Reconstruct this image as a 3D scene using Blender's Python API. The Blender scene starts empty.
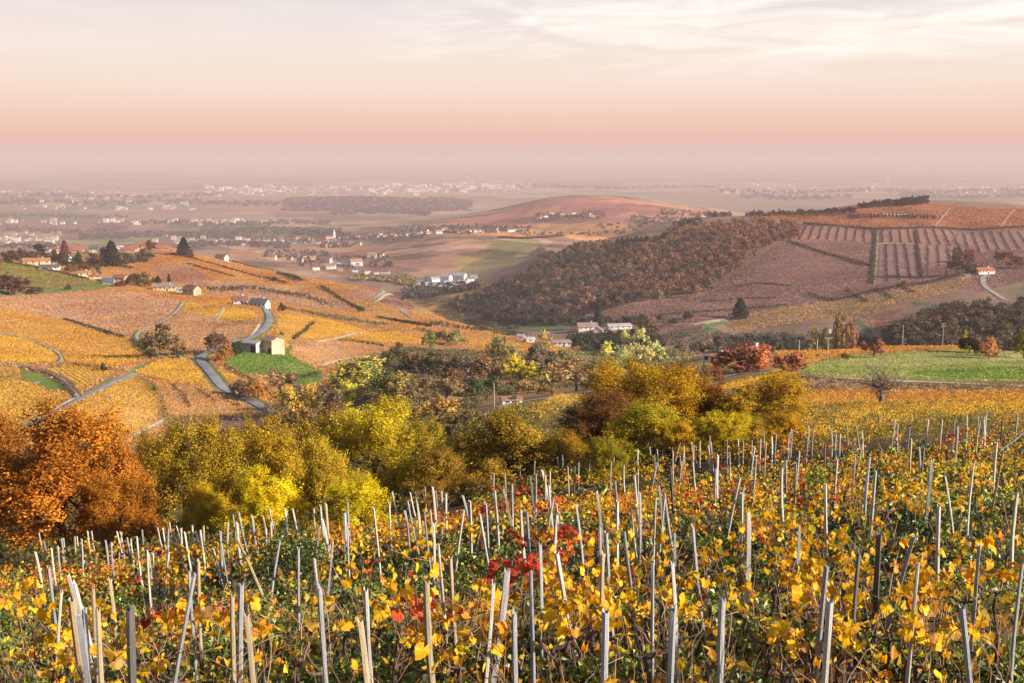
import bpy, math, random
import numpy as np

random.seed(7)
RNG = np.random.default_rng(7)
SC = bpy.context.scene
COL = SC.collection

# ------------------------------------------------------------------ camera, sky, sun, exposure
F = 1138.0                       # focal length in pixels of a 1024 px wide frame
CAMZ = 262.0                     # eye height over the plain
PITCH = math.atan((341.5 - 158.0) / F)
CP, SP = math.cos(PITCH), math.sin(PITCH)

_cam = bpy.data.cameras.new("camera")
_cam.sensor_width = 36.0
_cam.lens = 36.0 * F / 1024.0
_cam.clip_start = 0.1
_cam.clip_end = 300000.0
CAM = bpy.data.objects.new("camera", _cam)
CAM.location = (0, 0, CAMZ)
CAM.rotation_euler = (math.pi / 2 - PITCH, 0, 0)
COL.objects.link(CAM)
SC.camera = CAM

SUN_AZ, SUN_EL = math.radians(110.0), math.radians(23.0)     # clockwise from the view direction
SUN_DIR = (math.sin(SUN_AZ) * math.cos(SUN_EL), math.cos(SUN_AZ) * math.cos(SUN_EL), math.sin(SUN_EL))
_sl = bpy.data.lights.new("sun", "SUN")
_sl.energy = 5.0
_sl.angle = math.radians(0.6)
_sl.color = (1.0, 0.865, 0.69)
SUN = bpy.data.objects.new("sun", _sl)
# a sun lamp shines along its local -Z; aim local +Z at the sun
SUN.rotation_euler = (math.pi / 2 - SUN_EL, 0, math.pi - SUN_AZ)
SUN.location = (300, -80, CAMZ + 150)
COL.objects.link(SUN)

SC.view_settings.view_transform = "Standard"
SC.view_settings.look = "None"
SC.view_settings.gamma = 1.0
SC.view_settings.use_curve_mapping = False
SC.view_settings.exposure = 0.86
SC.cycles.max_bounces = 6
SC.cycles.diffuse_bounces = 3
SC.cycles.glossy_bounces = 2
SC.cycles.transmission_bounces = 3
SC.cycles.transparent_max_bounces = 8
SC.cycles.volume_bounces = 0
SC.cycles.sample_clamp_indirect = 4.0

def ramp_set(node, stops):
    el = node.color_ramp.elements
    while len(el) > 1:
        el.remove(el[-1])
    el[0].position = stops[0][0]; el[0].color = (*stops[0][1], 1)
    for p, c in stops[1:]:
        e = el.new(p); e.color = (*c, 1)

def make_world():
    w = bpy.data.worlds.new("World"); SC.world = w; w.use_nodes = True
    nt = w.node_tree; N = nt.nodes; L = nt.links
    N.clear()
    out = N.new("ShaderNodeOutputWorld")
    sky = N.new("ShaderNodeTexSky"); sky.sky_type = "NISHITA"; sky.sun_disc = False
    sky.sun_elevation = SUN_EL; sky.sun_rotation = SUN_AZ
    sky.altitude = 400; sky.air_density = 1.0; sky.dust_density = 2.5
    bg1 = N.new("ShaderNodeBackground"); bg1.inputs[1].default_value = 0.065
    L.new(sky.outputs[0], bg1.inputs[0])
    tc = N.new("ShaderNodeTexCoord")
    sep = N.new("ShaderNodeSeparateXYZ"); L.new(tc.outputs["Generated"], sep.inputs[0])
    mr = N.new("ShaderNodeMapRange"); mr.inputs[1].default_value = -0.02; mr.inputs[2].default_value = 0.18
    L.new(sep.outputs[2], mr.inputs[0])
    rp = N.new("ShaderNodeValToRGB"); L.new(mr.outputs[0], rp.inputs[0])
    rp.color_ramp.interpolation = "B_SPLINE"
    P = lambda z: (z + 0.02) / 0.2
    ramp_set(rp, [(0.0, (0.45, 0.335, 0.33)), (P(0.0), (0.455, 0.345, 0.34)), (P(0.007), (0.47, 0.335, 0.315)), (P(0.016), (0.525, 0.32, 0.265)), (P(0.027), (0.55, 0.355, 0.285)),
                  (P(0.044), (0.58, 0.42, 0.345)), (P(0.062), (0.59, 0.475, 0.405)), (P(0.09), (0.58, 0.495, 0.445)), (P(0.125), (0.545, 0.49, 0.475)), (1.0, (0.36, 0.36, 0.42))])
    # thin high cloud, drawn out sideways
    mp = N.new("ShaderNodeMapping"); mp.inputs["Scale"].default_value = (5.0, 5.0, 34.0); mp.inputs["Rotation"].default_value = (0, 0.06, 0)
    L.new(tc.outputs["Generated"], mp.inputs[0])
    nz = N.new("ShaderNodeTexNoise"); nz.inputs["Scale"].default_value = 1.5; nz.inputs["Detail"].default_value = 8; nz.inputs["Roughness"].default_value = 0.58
    nz.inputs["Distortion"].default_value = 0.8
    L.new(mp.outputs[0], nz.inputs["Vector"])
    cr = N.new("ShaderNodeMapRange"); cr.inputs[1].default_value = 0.40; cr.inputs[2].default_value = 0.66
    L.new(nz.outputs[0], cr.inputs[0])
    mz = N.new("ShaderNodeMapRange"); mz.interpolation_type = "SMOOTHSTEP"; mz.inputs[1].default_value = 0.055; mz.inputs[2].default_value = 0.105
    L.new(sep.outputs[2], mz.inputs[0])
    mx = N.new("ShaderNodeMapRange"); mx.interpolation_type = "SMOOTHSTEP"; mx.inputs[1].default_value = -0.14; mx.inputs[2].default_value = 0.02
    mx.inputs[3].default_value = 0.12
    L.new(sep.outputs[0], mx.inputs[0])
    m1 = N.new("ShaderNodeMath"); m1.operation = "MULTIPLY"; L.new(cr.outputs[0], m1.inputs[0]); L.new(mz.outputs[0], m1.inputs[1])
    m2 = N.new("ShaderNodeMath"); m2.operation = "MULTIPLY"; L.new(m1.outputs[0], m2.inputs[0]); L.new(mx.outputs[0], m2.inputs[1])
    mc = N.new("ShaderNodeMixRGB"); mc.inputs[2].default_value = (0.68, 0.645, 0.59, 1)
    L.new(m2.outputs[0], mc.inputs[0]); L.new(rp.outputs[0], mc.inputs[1])
    bg2 = N.new("ShaderNodeBackground"); bg2.inputs[1].default_value = 0.89
    L.new(mc.outputs[0], bg2.inputs[0])
    mu = N.new("ShaderNodeMapRange"); mu.interpolation_type = "SMOOTHSTEP"; mu.inputs[1].default_value = 0.13; mu.inputs[2].default_value = 0.28
    L.new(sep.outputs[2], mu.inputs[0])
    mix = N.new("ShaderNodeMixShader")
    L.new(mu.outputs[0], mix.inputs[0]); L.new(bg2.outputs[0], mix.inputs[1]); L.new(bg1.outputs[0], mix.inputs[2])
    L.new(mix.outputs[0], out.inputs[0])
make_world()

# ------------------------------------------------------------------ view maths (where a photo point lies on the land)
def ray_uw(px, py):
    """Direction through a photo point as (east/north, up/north) slopes."""
    px = np.asarray(px, float); py = np.asarray(py, float)
    a = 341.5 - py
    dy = CP * F + SP * a
    dz = -SP * F + CP * a
    return (px - 512.0) / dy, dz / dy

def project(x, y, z):
    """World point -> photo point (used only to choose what lies in view)."""
    zz = z - CAMZ
    f = CP * y - SP * zz
    u = SP * y + CP * zz
    return 512.0 + F * x / f, 341.5 - F * u / f
#--TERRAIN
# surveyed spots of the land: (photo x, photo y, distance)
SPOTS = """
0 683 12; 256 683 10.6; 512 683 9.8; 768 683 9.5; 1024 683 9.5
0 678 14; 100 672 14; 256 652 14; 512 628 14; 768 612 14; 1024 600 14
1010 452 42; 850 470 41; 650 500 40; 500 522 38; 350 545 37; 200 565 36; 60 588 34; -40 596 33
1024 527 20; 800 547 20; 512 574 20; 256 608 20; 100 632 20; 0 640 20; 1024 480 30; 800 500 30; 512 524 30; 256 560 30; 100 590 30; 0 602 30
1010 424 60; 850 430 62; 700 450 66; 550 478 64; 400 510 62; 250 535 60; 100 548 58; -40 552 56
1015 402 105; 880 408 110; 780 410 105; 660 425 125; 540 445 110; 420 478 100; 300 505 105; 180 518 105; 60 520 105; -40 520 100
1015 384 165; 900 382 170; 800 380 165; 700 396 185; 600 408 190; 560 398 150
1024 362 260; 900 362 255; 800 367 235; 720 378 230; 700 366 262; 640 385 235; 560 402 210
1024 352 345; 900 348 345; 830 352 330; 760 355 300; 705 355 320
1015 376 440; 900 376 445; 800 376 430; 700 374 420
500 404 235; 470 416 215; 450 410 280; 430 440 190; 480 392 330; 560 388 330; 620 378 340
600 368 420; 640 372 430; 660 350 560
0 452 200; 100 452 205; 200 455 210; 300 440 215; 380 430 240
30 428 252; 90 412 272; 150 425 275; 240 432 272; 270 408 300; 20 392 325; 60 398 305
120 380 335; 213 380 350; 212 368 380; 300 392 350; 350 382 345; 400 375 385; 430 382 330
20 365 380; 60 355 430; 150 360 415; 30 338 500; 100 330 540; 160 335 505; 195 358 410
255 348 435; 280 350 435; 320 375 400; 230 340 470; 270 318 560; 300 342 480; 350 345 500; 340 360 450; 400 358 440
30 310 610; 100 300 670; 180 303 660; 250 306 660; 200 320 580; 0 300 620
320 322 640; 400 330 610; 460 345 560; 520 345 560; 565 352 545; 600 356 540
0 285 700; 60 286 740; 120 283 780; 190 294 750; 30 268 830; 0 258 850
100 272 860; 150 280 840; 60 262 930; 100 255 1000; 150 250 1050; 200 255 1040; 240 268 1000
200 285 800; 260 285 880; 300 277 940; 350 284 930; 385 290 900; 330 300 800; 420 308 800; 470 325 720; 380 318 700; 540 340 620
0 262 1500; 100 262 1600; 200 268 1600; 300 292 1500; 380 300 1300; 430 330 1000; 480 338 850; 540 346 760
0 250 2600; 100 248 2700; 200 252 2500; 280 262 2100
340 268 1950; 400 272 1850; 445 284 1600; 420 290 1450; 480 270 1800; 480 305 1150
330 241 3000; 250 250 2900; 360 255 2400; 290 244 3000; 200 240 3400; 100 240 3600; 0 242 3500
425 224 3300; 460 232 2700; 440 245 2300; 455 262 1950; 500 254 2000; 540 246 2100
500 211 3300; 545 199 3300; 590 196 3300; 640 199 3300; 700 209 3300; 740 214 3400; 560 225 2700; 620 226 2500; 660 222 2500; 500 222 2900
560 210 4600; 480 216 4500; 660 212 4500; 750 212 4500
520 328 860; 560 326 850; 600 333 790; 640 336 740; 700 334 730; 560 345 700
500 318 1000; 560 318 950; 620 304 950; 700 296 950; 640 318 830; 740 318 800; 700 312 840
470 300 1150; 520 275 1250; 560 262 1300; 620 240 1380; 660 228 1420; 720 216 1430; 600 280 1150; 680 262 1150; 740 240 1200
780 218 1430; 850 208 1450; 920 203 1460; 980 206 1440; 1024 210 1420; 800 232 1250; 870 230 1240; 960 232 1230; 1024 228 1240
780 245 1120; 870 262 1020; 920 262 1000; 960 258 1020; 1024 255 1020; 850 290 890; 780 290 920
985 272 915; 1024 270 910; 930 284 880; 1010 296 800; 900 300 810; 830 304 850; 830 322 740; 770 335 730; 860 338 700; 730 326 780; 700 340 690
960 320 640; 900 340 600; 1024 320 620; 960 345 560; 1024 345 560; 870 350 610
640 250 2200; 720 240 2300; 850 230 2300; 950 228 2300; 1024 230 2300
"""
_c = np.array([[float(t) for t in s.split()] for l in SPOTS.strip().split("\n") for s in l.split(";") if s.strip()])
_u, _w = ray_uw(_c[:, 0], _c[:, 1])
_d = _c[:, 2]
_pts = [np.column_stack([_u, np.log(_d), _w])]
for dd, zz in ((2.6, -3.35), (4.0, -3.6), (6.0, -3.95)):        # the bank under the camera
    for uu in (-0.5, -0.2, 0.1, 0.5):
        _pts.append([[uu, math.log(dd), zz / dd]])
for dd in (5200, 7000, 12000, 30000, 75000):                    # the plain
    for uu in np.linspace(-0.5, 0.5, 5):
        _pts.append([[uu, math.log(dd), -CAMZ / dd]])
_P = np.vstack(_pts)
_S = np.array([6.0, 2.2])

def _tps_k(r2):
    return np.where(r2 > 1e-12, 0.5 * r2 * np.log(np.maximum(r2, 1e-12)), 0.0)

_X = _P[:, :2] * _S
_n = len(_X)
_K = _tps_k(((_X[:, None, :] - _X[None, :, :]) ** 2).sum(-1)) + np.eye(_n) * 0.012
_A = np.zeros((_n + 3, _n + 3)); _A[:_n, :_n] = _K
_A[:_n, _n] = 1; _A[:_n, _n + 1:] = _X; _A[_n:, :_n] = _A[:_n, _n:].T
_coef = np.linalg.solve(_A, np.concatenate([_P[:, 2], np.zeros(3)]))

NCU, NCV = 320, 420
UMAX = 0.56
V0, V1 = math.log(2.6), math.log(72000.0)
_cu = np.linspace(-UMAX, UMAX, NCU); _cv = np.linspace(V0, V1, NCV)
_Wc = np.zeros((NCU, NCV))
for i in range(NCU):
    q = np.column_stack([np.full(NCV, _cu[i]), _cv]) * _S
    r2 = ((q[:, None, :] - _X[None, :, :]) ** 2).sum(-1)
    _Wc[i] = _tps_k(r2) @ _coef[:_n] + _coef[_n] + q @ _coef[_n + 1:]

# fine grid: denser inside the view, a wide apron outside it
UG = np.concatenate([np.linspace(-1.9, -UMAX, 60)[:-1], np.linspace(-UMAX, UMAX, 1040), np.linspace(UMAX, 1.9, 60)[1:]])
NV = 1150
VG = np.linspace(V0, V1, NV)

def _up(i_f, n):
    i = np.clip(np.floor(i_f).astype(int), 0, n - 2)
    t = i_f - i
    return i, t

_iu, _tu = _up((np.clip(UG, -UMAX, UMAX) + UMAX) / (2 * UMAX) * (NCU - 1), NCU)
_iv, _tv = _up((VG - V0) / (V1 - V0) * (NCV - 1), NCV)

def _cub(a, i, t, axis, n):
    g = lambda k: np.take(a, np.clip(i + k, 0, n - 1), axis=axis)
    sh = [1, 1]; sh[axis] = -1
    t = t.reshape(sh)
    p0, p1, p2, p3 = g(-1), g(0), g(1), g(2)
    return p1 + 0.5 * t * (p2 - p0 + t * (2 * p0 - 5 * p1 + 4 * p2 - p3 + t * (3 * (p1 - p2) + p3 - p0)))

WG = _cub(_cub(_Wc, _iu, _tu, 0, NCU), _iv, _tv, 1, NCV)
DG = np.exp(VG)[None, :]
_bl = np.clip((DG - 3900) / 1600, 0, 1); _bl = _bl * _bl * (3 - 2 * _bl)
WG = WG * (1 - _bl) + (-CAMZ / DG) * _bl
XG = UG[:, None] * DG
YG = np.broadcast_to(DG, XG.shape)

def waves(x, y, scale, seed, n=9):
    r = np.random.default_rng(seed); o = np.zeros_like(x)
    for _ in range(n):
        a = r.uniform(0, 2 * math.pi); k = 2 * math.pi / (scale * r.uniform(0.6, 1.7))
        o += np.sin((x * math.cos(a) + y * math.sin(a)) * k + r.uniform(0, 6.28))
    return o / math.sqrt(n)

def _ramp(d, a, b):
    return np.clip((d - a) / (b - a), 0, 1)

ZG = CAMZ + WG * DG
ZG += waves(XG, YG, 2.2, 1) * 0.045 * (1 - _ramp(DG, 50, 90)) + waves(XG, YG, 9, 2) * 0.10 * (1 - _ramp(DG, 100, 200))
ZG += waves(XG, YG, 70, 3) * 0.7 * _ramp(DG, 120, 400) * (1 - _ramp(DG, 2500, 4500)) + waves(XG, YG, 330, 4) * 3.0 * _ramp(DG, 1200, 2500) * (1 - _ramp(DG, 4000, 6000))
WG = (ZG - CAMZ) / DG
NU = len(UG)

def cell(x, y):
    u = np.asarray(x, float) / y; v = np.log(y)
    fu = np.interp(u, UG, np.arange(NU)); fv = np.clip((v - V0) / (V1 - V0) * (NV - 1), 0, NV - 1.001)
    return np.clip(fu, 0, NU - 1.001), fv

def height(x, y):
    fu, fv = cell(x, y)
    i = fu.astype(int); j = fv.astype(int); a = fu - i; b = fv - j
    return (ZG[i, j] * (1 - a) + ZG[i + 1, j] * a) * (1 - b) + (ZG[i, j + 1] * (1 - a) + ZG[i + 1, j + 1] * a) * b

def hit(px, py, lo=3.0, hi=60000.0, lift=0.0):
    """First ground point met along a line of sight, between two distances (lift: height above the ground)."""
    u, w = ray_uw(px, py); u = float(u); w = float(w)
    fu = float(np.interp(u, UG, np.arange(NU))); i = int(min(fu, NU - 2)); a = fu - i
    dd = DG[0]
    col = WG[i] * (1 - a) + WG[i + 1] * a + lift / dd
    ok = (col >= w) & (dd >= lo) & (dd <= hi)
    k = int(np.argmax(ok)) if ok.any() else -1
    if k < 0:                       # just over a crest: the closest approach
        m = (dd >= lo) & (dd <= hi)
        k = int(np.argmax(np.where(m, col - w, -9)))
        d = dd[k]
    elif k == 0 or dd[k - 1] < lo:
        d = dd[k]
    else:
        f0, f1 = col[k - 1] - w, col[k] - w
        d = math.exp(VG[k - 1] + (VG[k] - VG[k - 1]) * (-f0 / (f1 - f0)))
    x = u * d
    return x, d, float(height(np.array([x]), np.array([d]))[0])
#--END TERRAIN
# ------------------------------------------------------------------ mesh helpers
def new_mesh(name, verts, faces, mats=(), col=None, mi=None, smooth=False):
    """verts (N,3); faces: array (M,k) or a list of such arrays (k may differ); col (N,3) -> point attribute 'col'."""
    if not isinstance(faces, list):
        faces = [faces]
    faces = [np.asarray(f, np.int32) for f in faces if len(f)]
    verts = np.asarray(verts, np.float32)
    me = bpy.data.meshes.new(name)
    me.vertices.add(len(verts)); me.vertices.foreach_set("co", verts.ravel())
    nl = sum(f.size for f in faces); npoly = sum(len(f) for f in faces)
    me.loops.add(nl); me.polygons.add(npoly)
    me.loops.foreach_set("vertex_index", np.concatenate([f.ravel() for f in faces]))
    tot = np.concatenate([np.full(len(f), f.shape[1], np.int32) for f in faces])
    st = np.concatenate([[0], np.cumsum(tot)[:-1]]).astype(np.int32)
    me.polygons.foreach_set("loop_start", st)
    if mi is not None:
        me.polygons.foreach_set("material_index", np.asarray(mi, np.int32))
    me.polygons.foreach_set("use_smooth", np.full(npoly, bool(smooth)))
    me.update(calc_edges=True)
    if col is not None:
        at = me.attributes.new("col", "FLOAT_COLOR", "POINT")
        c = np.ones((len(verts), 4), np.float32); c[:, :3] = col
        at.data.foreach_set("color", c.ravel())
    for m in mats:
        me.materials.append(m)
    return me

class MB:
    """Collects pieces (verts, faces, colour, material index) into one mesh."""
    def __init__(s):
        s.v, s.c, s.f, s.m, s.n = [], [], [], [], 0
    def add(s, v, f, c=(1, 1, 1), m=0):
        v = np.asarray(v, float); f = np.asarray(f, int)
        s.v.append(v); c = np.asarray(c, float)
        s.c.append(np.broadcast_to(c, (len(v), 3)))
        s.f.append(f + s.n); s.m.append(np.full(len(f), m)); s.n += len(v)
        return s
    def box(s, x0, x1, y0, y1, z0, z1, c=(1, 1, 1), m=0):
        v = [(x, y, z) for z in (z0, z1) for y in (y0, y1) for x in (x0, x1)]
        return s.add(v, [(0, 2, 3, 1), (4, 5, 7, 6), (0, 1, 5, 4), (2, 6, 7, 3), (0, 4, 6, 2), (1, 3, 7, 5)], c, m)
    def tube(s, pts, rads, k=6, c=(1, 1, 1), m=0, cap=True):
        pts = np.asarray(pts, float); n = len(pts); rads = np.broadcast_to(np.asarray(rads, float), (n,))
        t = np.gradient(pts, axis=0); t /= np.linalg.norm(t, axis=1)[:, None] + 1e-9
        ref = np.array([0.0, 0.0, 1.0]) if abs(t[:, 2]).mean() < 0.8 else np.array([1.0, 0.0, 0.0])
        a = np.cross(t, ref); a /= np.linalg.norm(a, axis=1)[:, None] + 1e-9
        b = np.cross(t, a)
        th = np.arange(k) * 2 * math.pi / k
        v = pts[:, None, :] + rads[:, None, None] * (np.cos(th)[None, :, None] * a[:, None, :] + np.sin(th)[None, :, None] * b[:, None, :])
        v = v.reshape(-1, 3)
        i = np.arange(n - 1)[:, None] * k; j = np.arange(k)[None, :]; j2 = (j + 1) % k
        f = np.stack([i + j, i + j2, i + k + j2, i + k + j], -1).reshape(-1, 4)
        s.add(v, f, c, m)
        if cap:
            e = (n - 1) * k
            for q in range(1, k - 1, 2):
                w = min(q + 2, k - 1)
                s.f.append(np.array([[e, e + q, e + q + 1, e + w]]) + s.n - len(v)) if w != q + 1 else s.f.append(np.array([[e, e + q, e + q + 1, e + q + 1]])[:, :4] + s.n - len(v))
                s.m.append(np.array([m]))
        return s
    def mesh(s, name, mats, smooth=False):
        fs = []; ms = []
        for f, m in zip(s.f, s.m):
            if f.shape[1] == 4:
                bad = (f[:, 2] == f[:, 3])
                if bad.any():
                    fs.append(f[bad][:, :3]); ms.append(m[bad]); f, m = f[~bad], m[~bad]
            if len(f):
                fs.append(f); ms.append(m)
        return new_mesh(name, np.vstack(s.v), fs, mats, np.vstack(s.c), np.concatenate(ms), smooth)

USED = set()
def tag(o, label=None, cat=None, group=None, kind=None):
    if label:
        assert 4 <= len(label.split()) <= 16, label
        o["label"] = label
    if cat: o["category"] = cat
    if group: o["group"] = group
    if kind: o["kind"] = kind
    return o
def obj(name, me, parent=None, loc=(0, 0, 0), rotz=0.0, scale=1.0, color=None):
    o = bpy.data.objects.new(name, me); COL.objects.link(o)
    o.location = loc; o.rotation_euler = (0, 0, rotz)
    o.scale = scale if hasattr(scale, "__len__") else (scale,) * 3
    if color is not None: o.color = (*color, 1)
    if parent is not None: o.parent = parent
    return o
def thing(name, loc, rotz=0.0, scale=1.0):
    return obj(name, None, None, loc, rotz, scale)
ORD = "first second third fourth fifth sixth seventh eighth ninth tenth eleventh twelfth thirteenth fourteenth fifteenth sixteenth seventeenth eighteenth nineteenth twentieth".split()
TENS = {2: "twenty", 3: "thirty", 4: "forty", 5: "fifty", 6: "sixty", 7: "seventy", 8: "eighty", 9: "ninety"}
def ordinal(n):
    if n <= 20: return ORD[n - 1]
    t, r = divmod(n, 10)
    return (TENS[t][:-1] + "ieth") if r == 0 else TENS[t] + "-" + ORD[r - 1]

# ------------------------------------------------------------------ materials
def mat(name):
    m = bpy.data.materials.new(name); m.use_nodes = True
    N = m.node_tree.nodes; L = m.node_tree.links
    for n in list(N): N.remove(n)
    out = N.new("ShaderNodeOutputMaterial")
    return m, N, L, out
def coords(N, L, scale, src="Object", vec=None):
    t = N.new("ShaderNodeTexCoord"); mp = N.new("ShaderNodeMapping")
    mp.inputs["Scale"].default_value = scale if hasattr(scale, "__len__") else (scale,) * 3
    L.new(t.outputs[src], mp.inputs[0]); return mp.outputs[0]
def noise(N, L, vec, scale, detail=4, rough=0.55, dist=0.0):
    n = N.new("ShaderNodeTexNoise"); n.inputs["Scale"].default_value = scale; n.inputs["Detail"].default_value = detail
    n.inputs["Roughness"].default_value = rough; n.inputs["Distortion"].default_value = dist
    if vec is not None: L.new(vec, n.inputs["Vector"])
    return n.outputs[0]
def mapr(N, L, v, a, b, c, d):
    n = N.new("ShaderNodeMapRange"); L.new(v, n.inputs[0])
    for i, q in enumerate((a, b, c, d)): n.inputs[i + 1].default_value = q
    return n.outputs[0]
def mulc(N, L, c1, c2, mode="MULTIPLY", fac=1.0):
    n = N.new("ShaderNodeMixRGB"); n.blend_type = mode
    if hasattr(fac, "links"): L.new(fac, n.inputs[0])
    else: n.inputs[0].default_value = fac
    for i, c in ((1, c1), (2, c2)):
        if hasattr(c, "links"): L.new(c, n.inputs[i])
        else: n.inputs[i].default_value = (*c, 1)
    return n.outputs[0]
def own_colour(N, L):
    a = N.new("ShaderNodeAttribute"); a.attribute_name = "col"
    o = N.new("ShaderNodeObjectInfo")
    return mulc(N, L, a.outputs["Color"], o.outputs["Color"])

def make_leaf(name, transl, rough, spec):
    m, N, L, out = mat(name)
    c = own_colour(N, L)
    p = N.new("ShaderNodeBsdfPrincipled"); L.new(c, p.inputs["Base Color"])
    p.inputs["Roughness"].default_value = rough; p.inputs["Specular IOR Level"].default_value = spec
    t = N.new("ShaderNodeBsdfTranslucent"); L.new(c, t.inputs[0])
    mx = N.new("ShaderNodeMixShader"); mx.inputs[0].default_value = transl
    L.new(p.outputs[0], mx.inputs[1]); L.new(t.outputs[0], mx.inputs[2]); L.new(mx.outputs[0], out.inputs[0])
    return m
M_LEAF = make_leaf("autumn leaves", 0.38, 0.55, 0.25)
M_CROWN = make_leaf("tree foliage", 0.30, 0.75, 0.10)
M_WEED = make_leaf("weed leaves", 0.20, 0.38, 0.5)
M_NEEDLE = make_leaf("needles", 0.05, 0.8, 0.1)

def make_wood(name, grain, rough=0.8, bump=0.5, lo=0.55, hi=1.25):
    m, N, L, out = mat(name)
    c = own_colour(N, L)
    v = coords(N, L, grain)
    n1 = noise(N, L, v, 1.0, 5, 0.6, 0.4)
    v2 = coords(N, L, 7.0); n2 = noise(N, L, v2, 1.0, 3)
    g = mapr(N, L, n1, 0.3, 0.7, lo, hi); g2 = mapr(N, L, n2, 0.35, 0.65, 0.75, 1.15)
    c = mulc(N, L, c, mulc(N, L, g, g2))
    p = N.new("ShaderNodeBsdfPrincipled"); L.new(c, p.inputs["Base Color"]); p.inputs["Roughness"].default_value = rough
    p.inputs["Specular IOR Level"].default_value = 0.3
    b = N.new("ShaderNodeBump"); b.inputs["Strength"].default_value = bump; b.inputs["Distance"].default_value = 0.01
    L.new(n1, b.inputs["Height"]); L.new(b.outputs[0], p.inputs["Normal"]); L.new(p.outputs[0], out.inputs[0])
    return m
M_STAKE = make_wood("weathered stake wood", (70, 70, 3.0), 0.8, 0.7, 0.38, 1.3)
M_BARK = make_wood("bark", (14, 14, 4), 0.9, 0.8, 0.5, 1.2)
M_CANE = make_wood("vine cane", (8, 8, 8), 0.6, 0.2, 0.7, 1.2)

def make_plain(name, scale, lo, hi, rough=0.9, bump=0.2, big=None):
    """Own colour, mottled by noise: render, tiles, asphalt, dirt."""
    m, N, L, out = mat(name)
    c = own_colour(N, L)
    n1 = noise(N, L, coords(N, L, 1.0), scale, 5, 0.6)
    c = mulc(N, L, c, mapr(N, L, n1, 0.3, 0.7, lo, hi))
    if big:
        n2 = noise(N, L, coords(N, L, 1.0), big, 3)
        c = mulc(N, L, c, mapr(N, L, n2, 0.35, 0.65, 0.8, 1.15))
    p = N.new("ShaderNodeBsdfPrincipled"); L.new(c, p.inputs["Base Color"]); p.inputs["Roughness"].default_value = rough
    p.inputs["Specular IOR Level"].default_value = 0.25
    b = N.new("ShaderNodeBump"); b.inputs["Strength"].default_value = bump; b.inputs["Distance"].default_value = 0.05
    L.new(n1, b.inputs["Height"]); L.new(b.outputs[0], p.inputs["Normal"]); L.new(p.outputs[0], out.inputs[0])
    return m
M_WALL = make_plain("lime render", 0.9, 0.75, 1.12, 0.9, 0.15, 0.15)
M_STONE = make_plain("rubble stone", 2.2, 0.55, 1.25, 0.95, 0.6, 0.3)
M_ROOF = make_plain("roof tiles", 1.6, 0.6, 1.25, 0.85, 0.5, 0.2)
M_ROAD = make_plain("asphalt", 0.6, 0.8, 1.15, 0.9, 0.1, 0.06)
M_DIRT = make_plain("dirt track", 0.8, 0.7, 1.2, 0.95, 0.4, 0.1)
M_METAL = make_plain("painted metal", 4.0, 0.9, 1.05, 0.4, 0.02)

def make_ground():
    m, N, L, out = mat("land")
    a = N.new("ShaderNodeAttribute"); a.attribute_name = "col"
    v = coords(N, L, 1.0)
    c = a.outputs["Color"]
    for sc, lo, hi in ((9.0, 0.5, 1.4), (1.1, 0.72, 1.25), (0.11, 0.78, 1.2), (0.012, 0.85, 1.13)):
        c = mulc(N, L, c, mapr(N, L, noise(N, L, v, sc, 4, 0.62), 0.3, 0.7, lo, hi))
    p = N.new("ShaderNodeBsdfPrincipled"); L.new(c, p.inputs["Base Color"]); p.inputs["Roughness"].default_value = 0.95
    p.inputs["Specular IOR Level"].default_value = 0.1
    b = N.new("ShaderNodeBump"); b.inputs["Strength"].default_value = 0.7; b.inputs["Distance"].default_value = 0.06
    L.new(noise(N, L, v, 6.0, 5, 0.65), b.inputs["Height"]); L.new(b.outputs[0], p.inputs["Normal"])
    L.new(p.outputs[0], out.inputs[0])
    return m
M_LAND = make_ground()

# ------------------------------------------------------------------ leaf scatter
def quads(C, size, up=0.35, aspect=1.0, rng=RNG, normal=None):
    """One bent-free leaf card per centre, turned at random (normal: preferred facing, (N,3))."""
    n = len(C)
    nr = rng.normal(size=(n, 3))
    if normal is not None: nr = nr * 0.55 + normal
    nr[:, 2] += up
    nr /= np.linalg.norm(nr, axis=1)[:, None] + 1e-9
    t = rng.normal(size=(n, 3)); t -= (t * nr).sum(1)[:, None] * nr; t /= np.linalg.norm(t, axis=1)[:, None] + 1e-9
    b = np.cross(nr, t)
    s = np.broadcast_to(np.asarray(size, float), (n,))[:, None] * 0.5
    k = rng.uniform(0.75, 1.25, (n, 4, 1))
    off = np.stack([t * s * 1.15, b * s * aspect * 0.8, -t * s * 1.15, -b * s * aspect * 0.8], 1) * k      # a pointed, uneven leaf
    V = C[:, None, :] + off
    V[:, 1] += nr * s * 0.25; V[:, 3] += nr * s * 0.25
    return V.reshape(-1, 3), np.arange(n * 4).reshape(n, 4)

def inside(px, py, poly):
    poly = np.asarray(poly, float); r = np.zeros(px.shape, bool); j = len(poly) - 1
    for i in range(len(poly)):
        xi, yi = poly[i]; xj, yj = poly[j]
        c = ((yi > py) != (yj > py)) & (px < (xj - xi) * (py - yi) / (yj - yi + 1e-12) + xi)
        r ^= c; j = i
    return r
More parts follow.
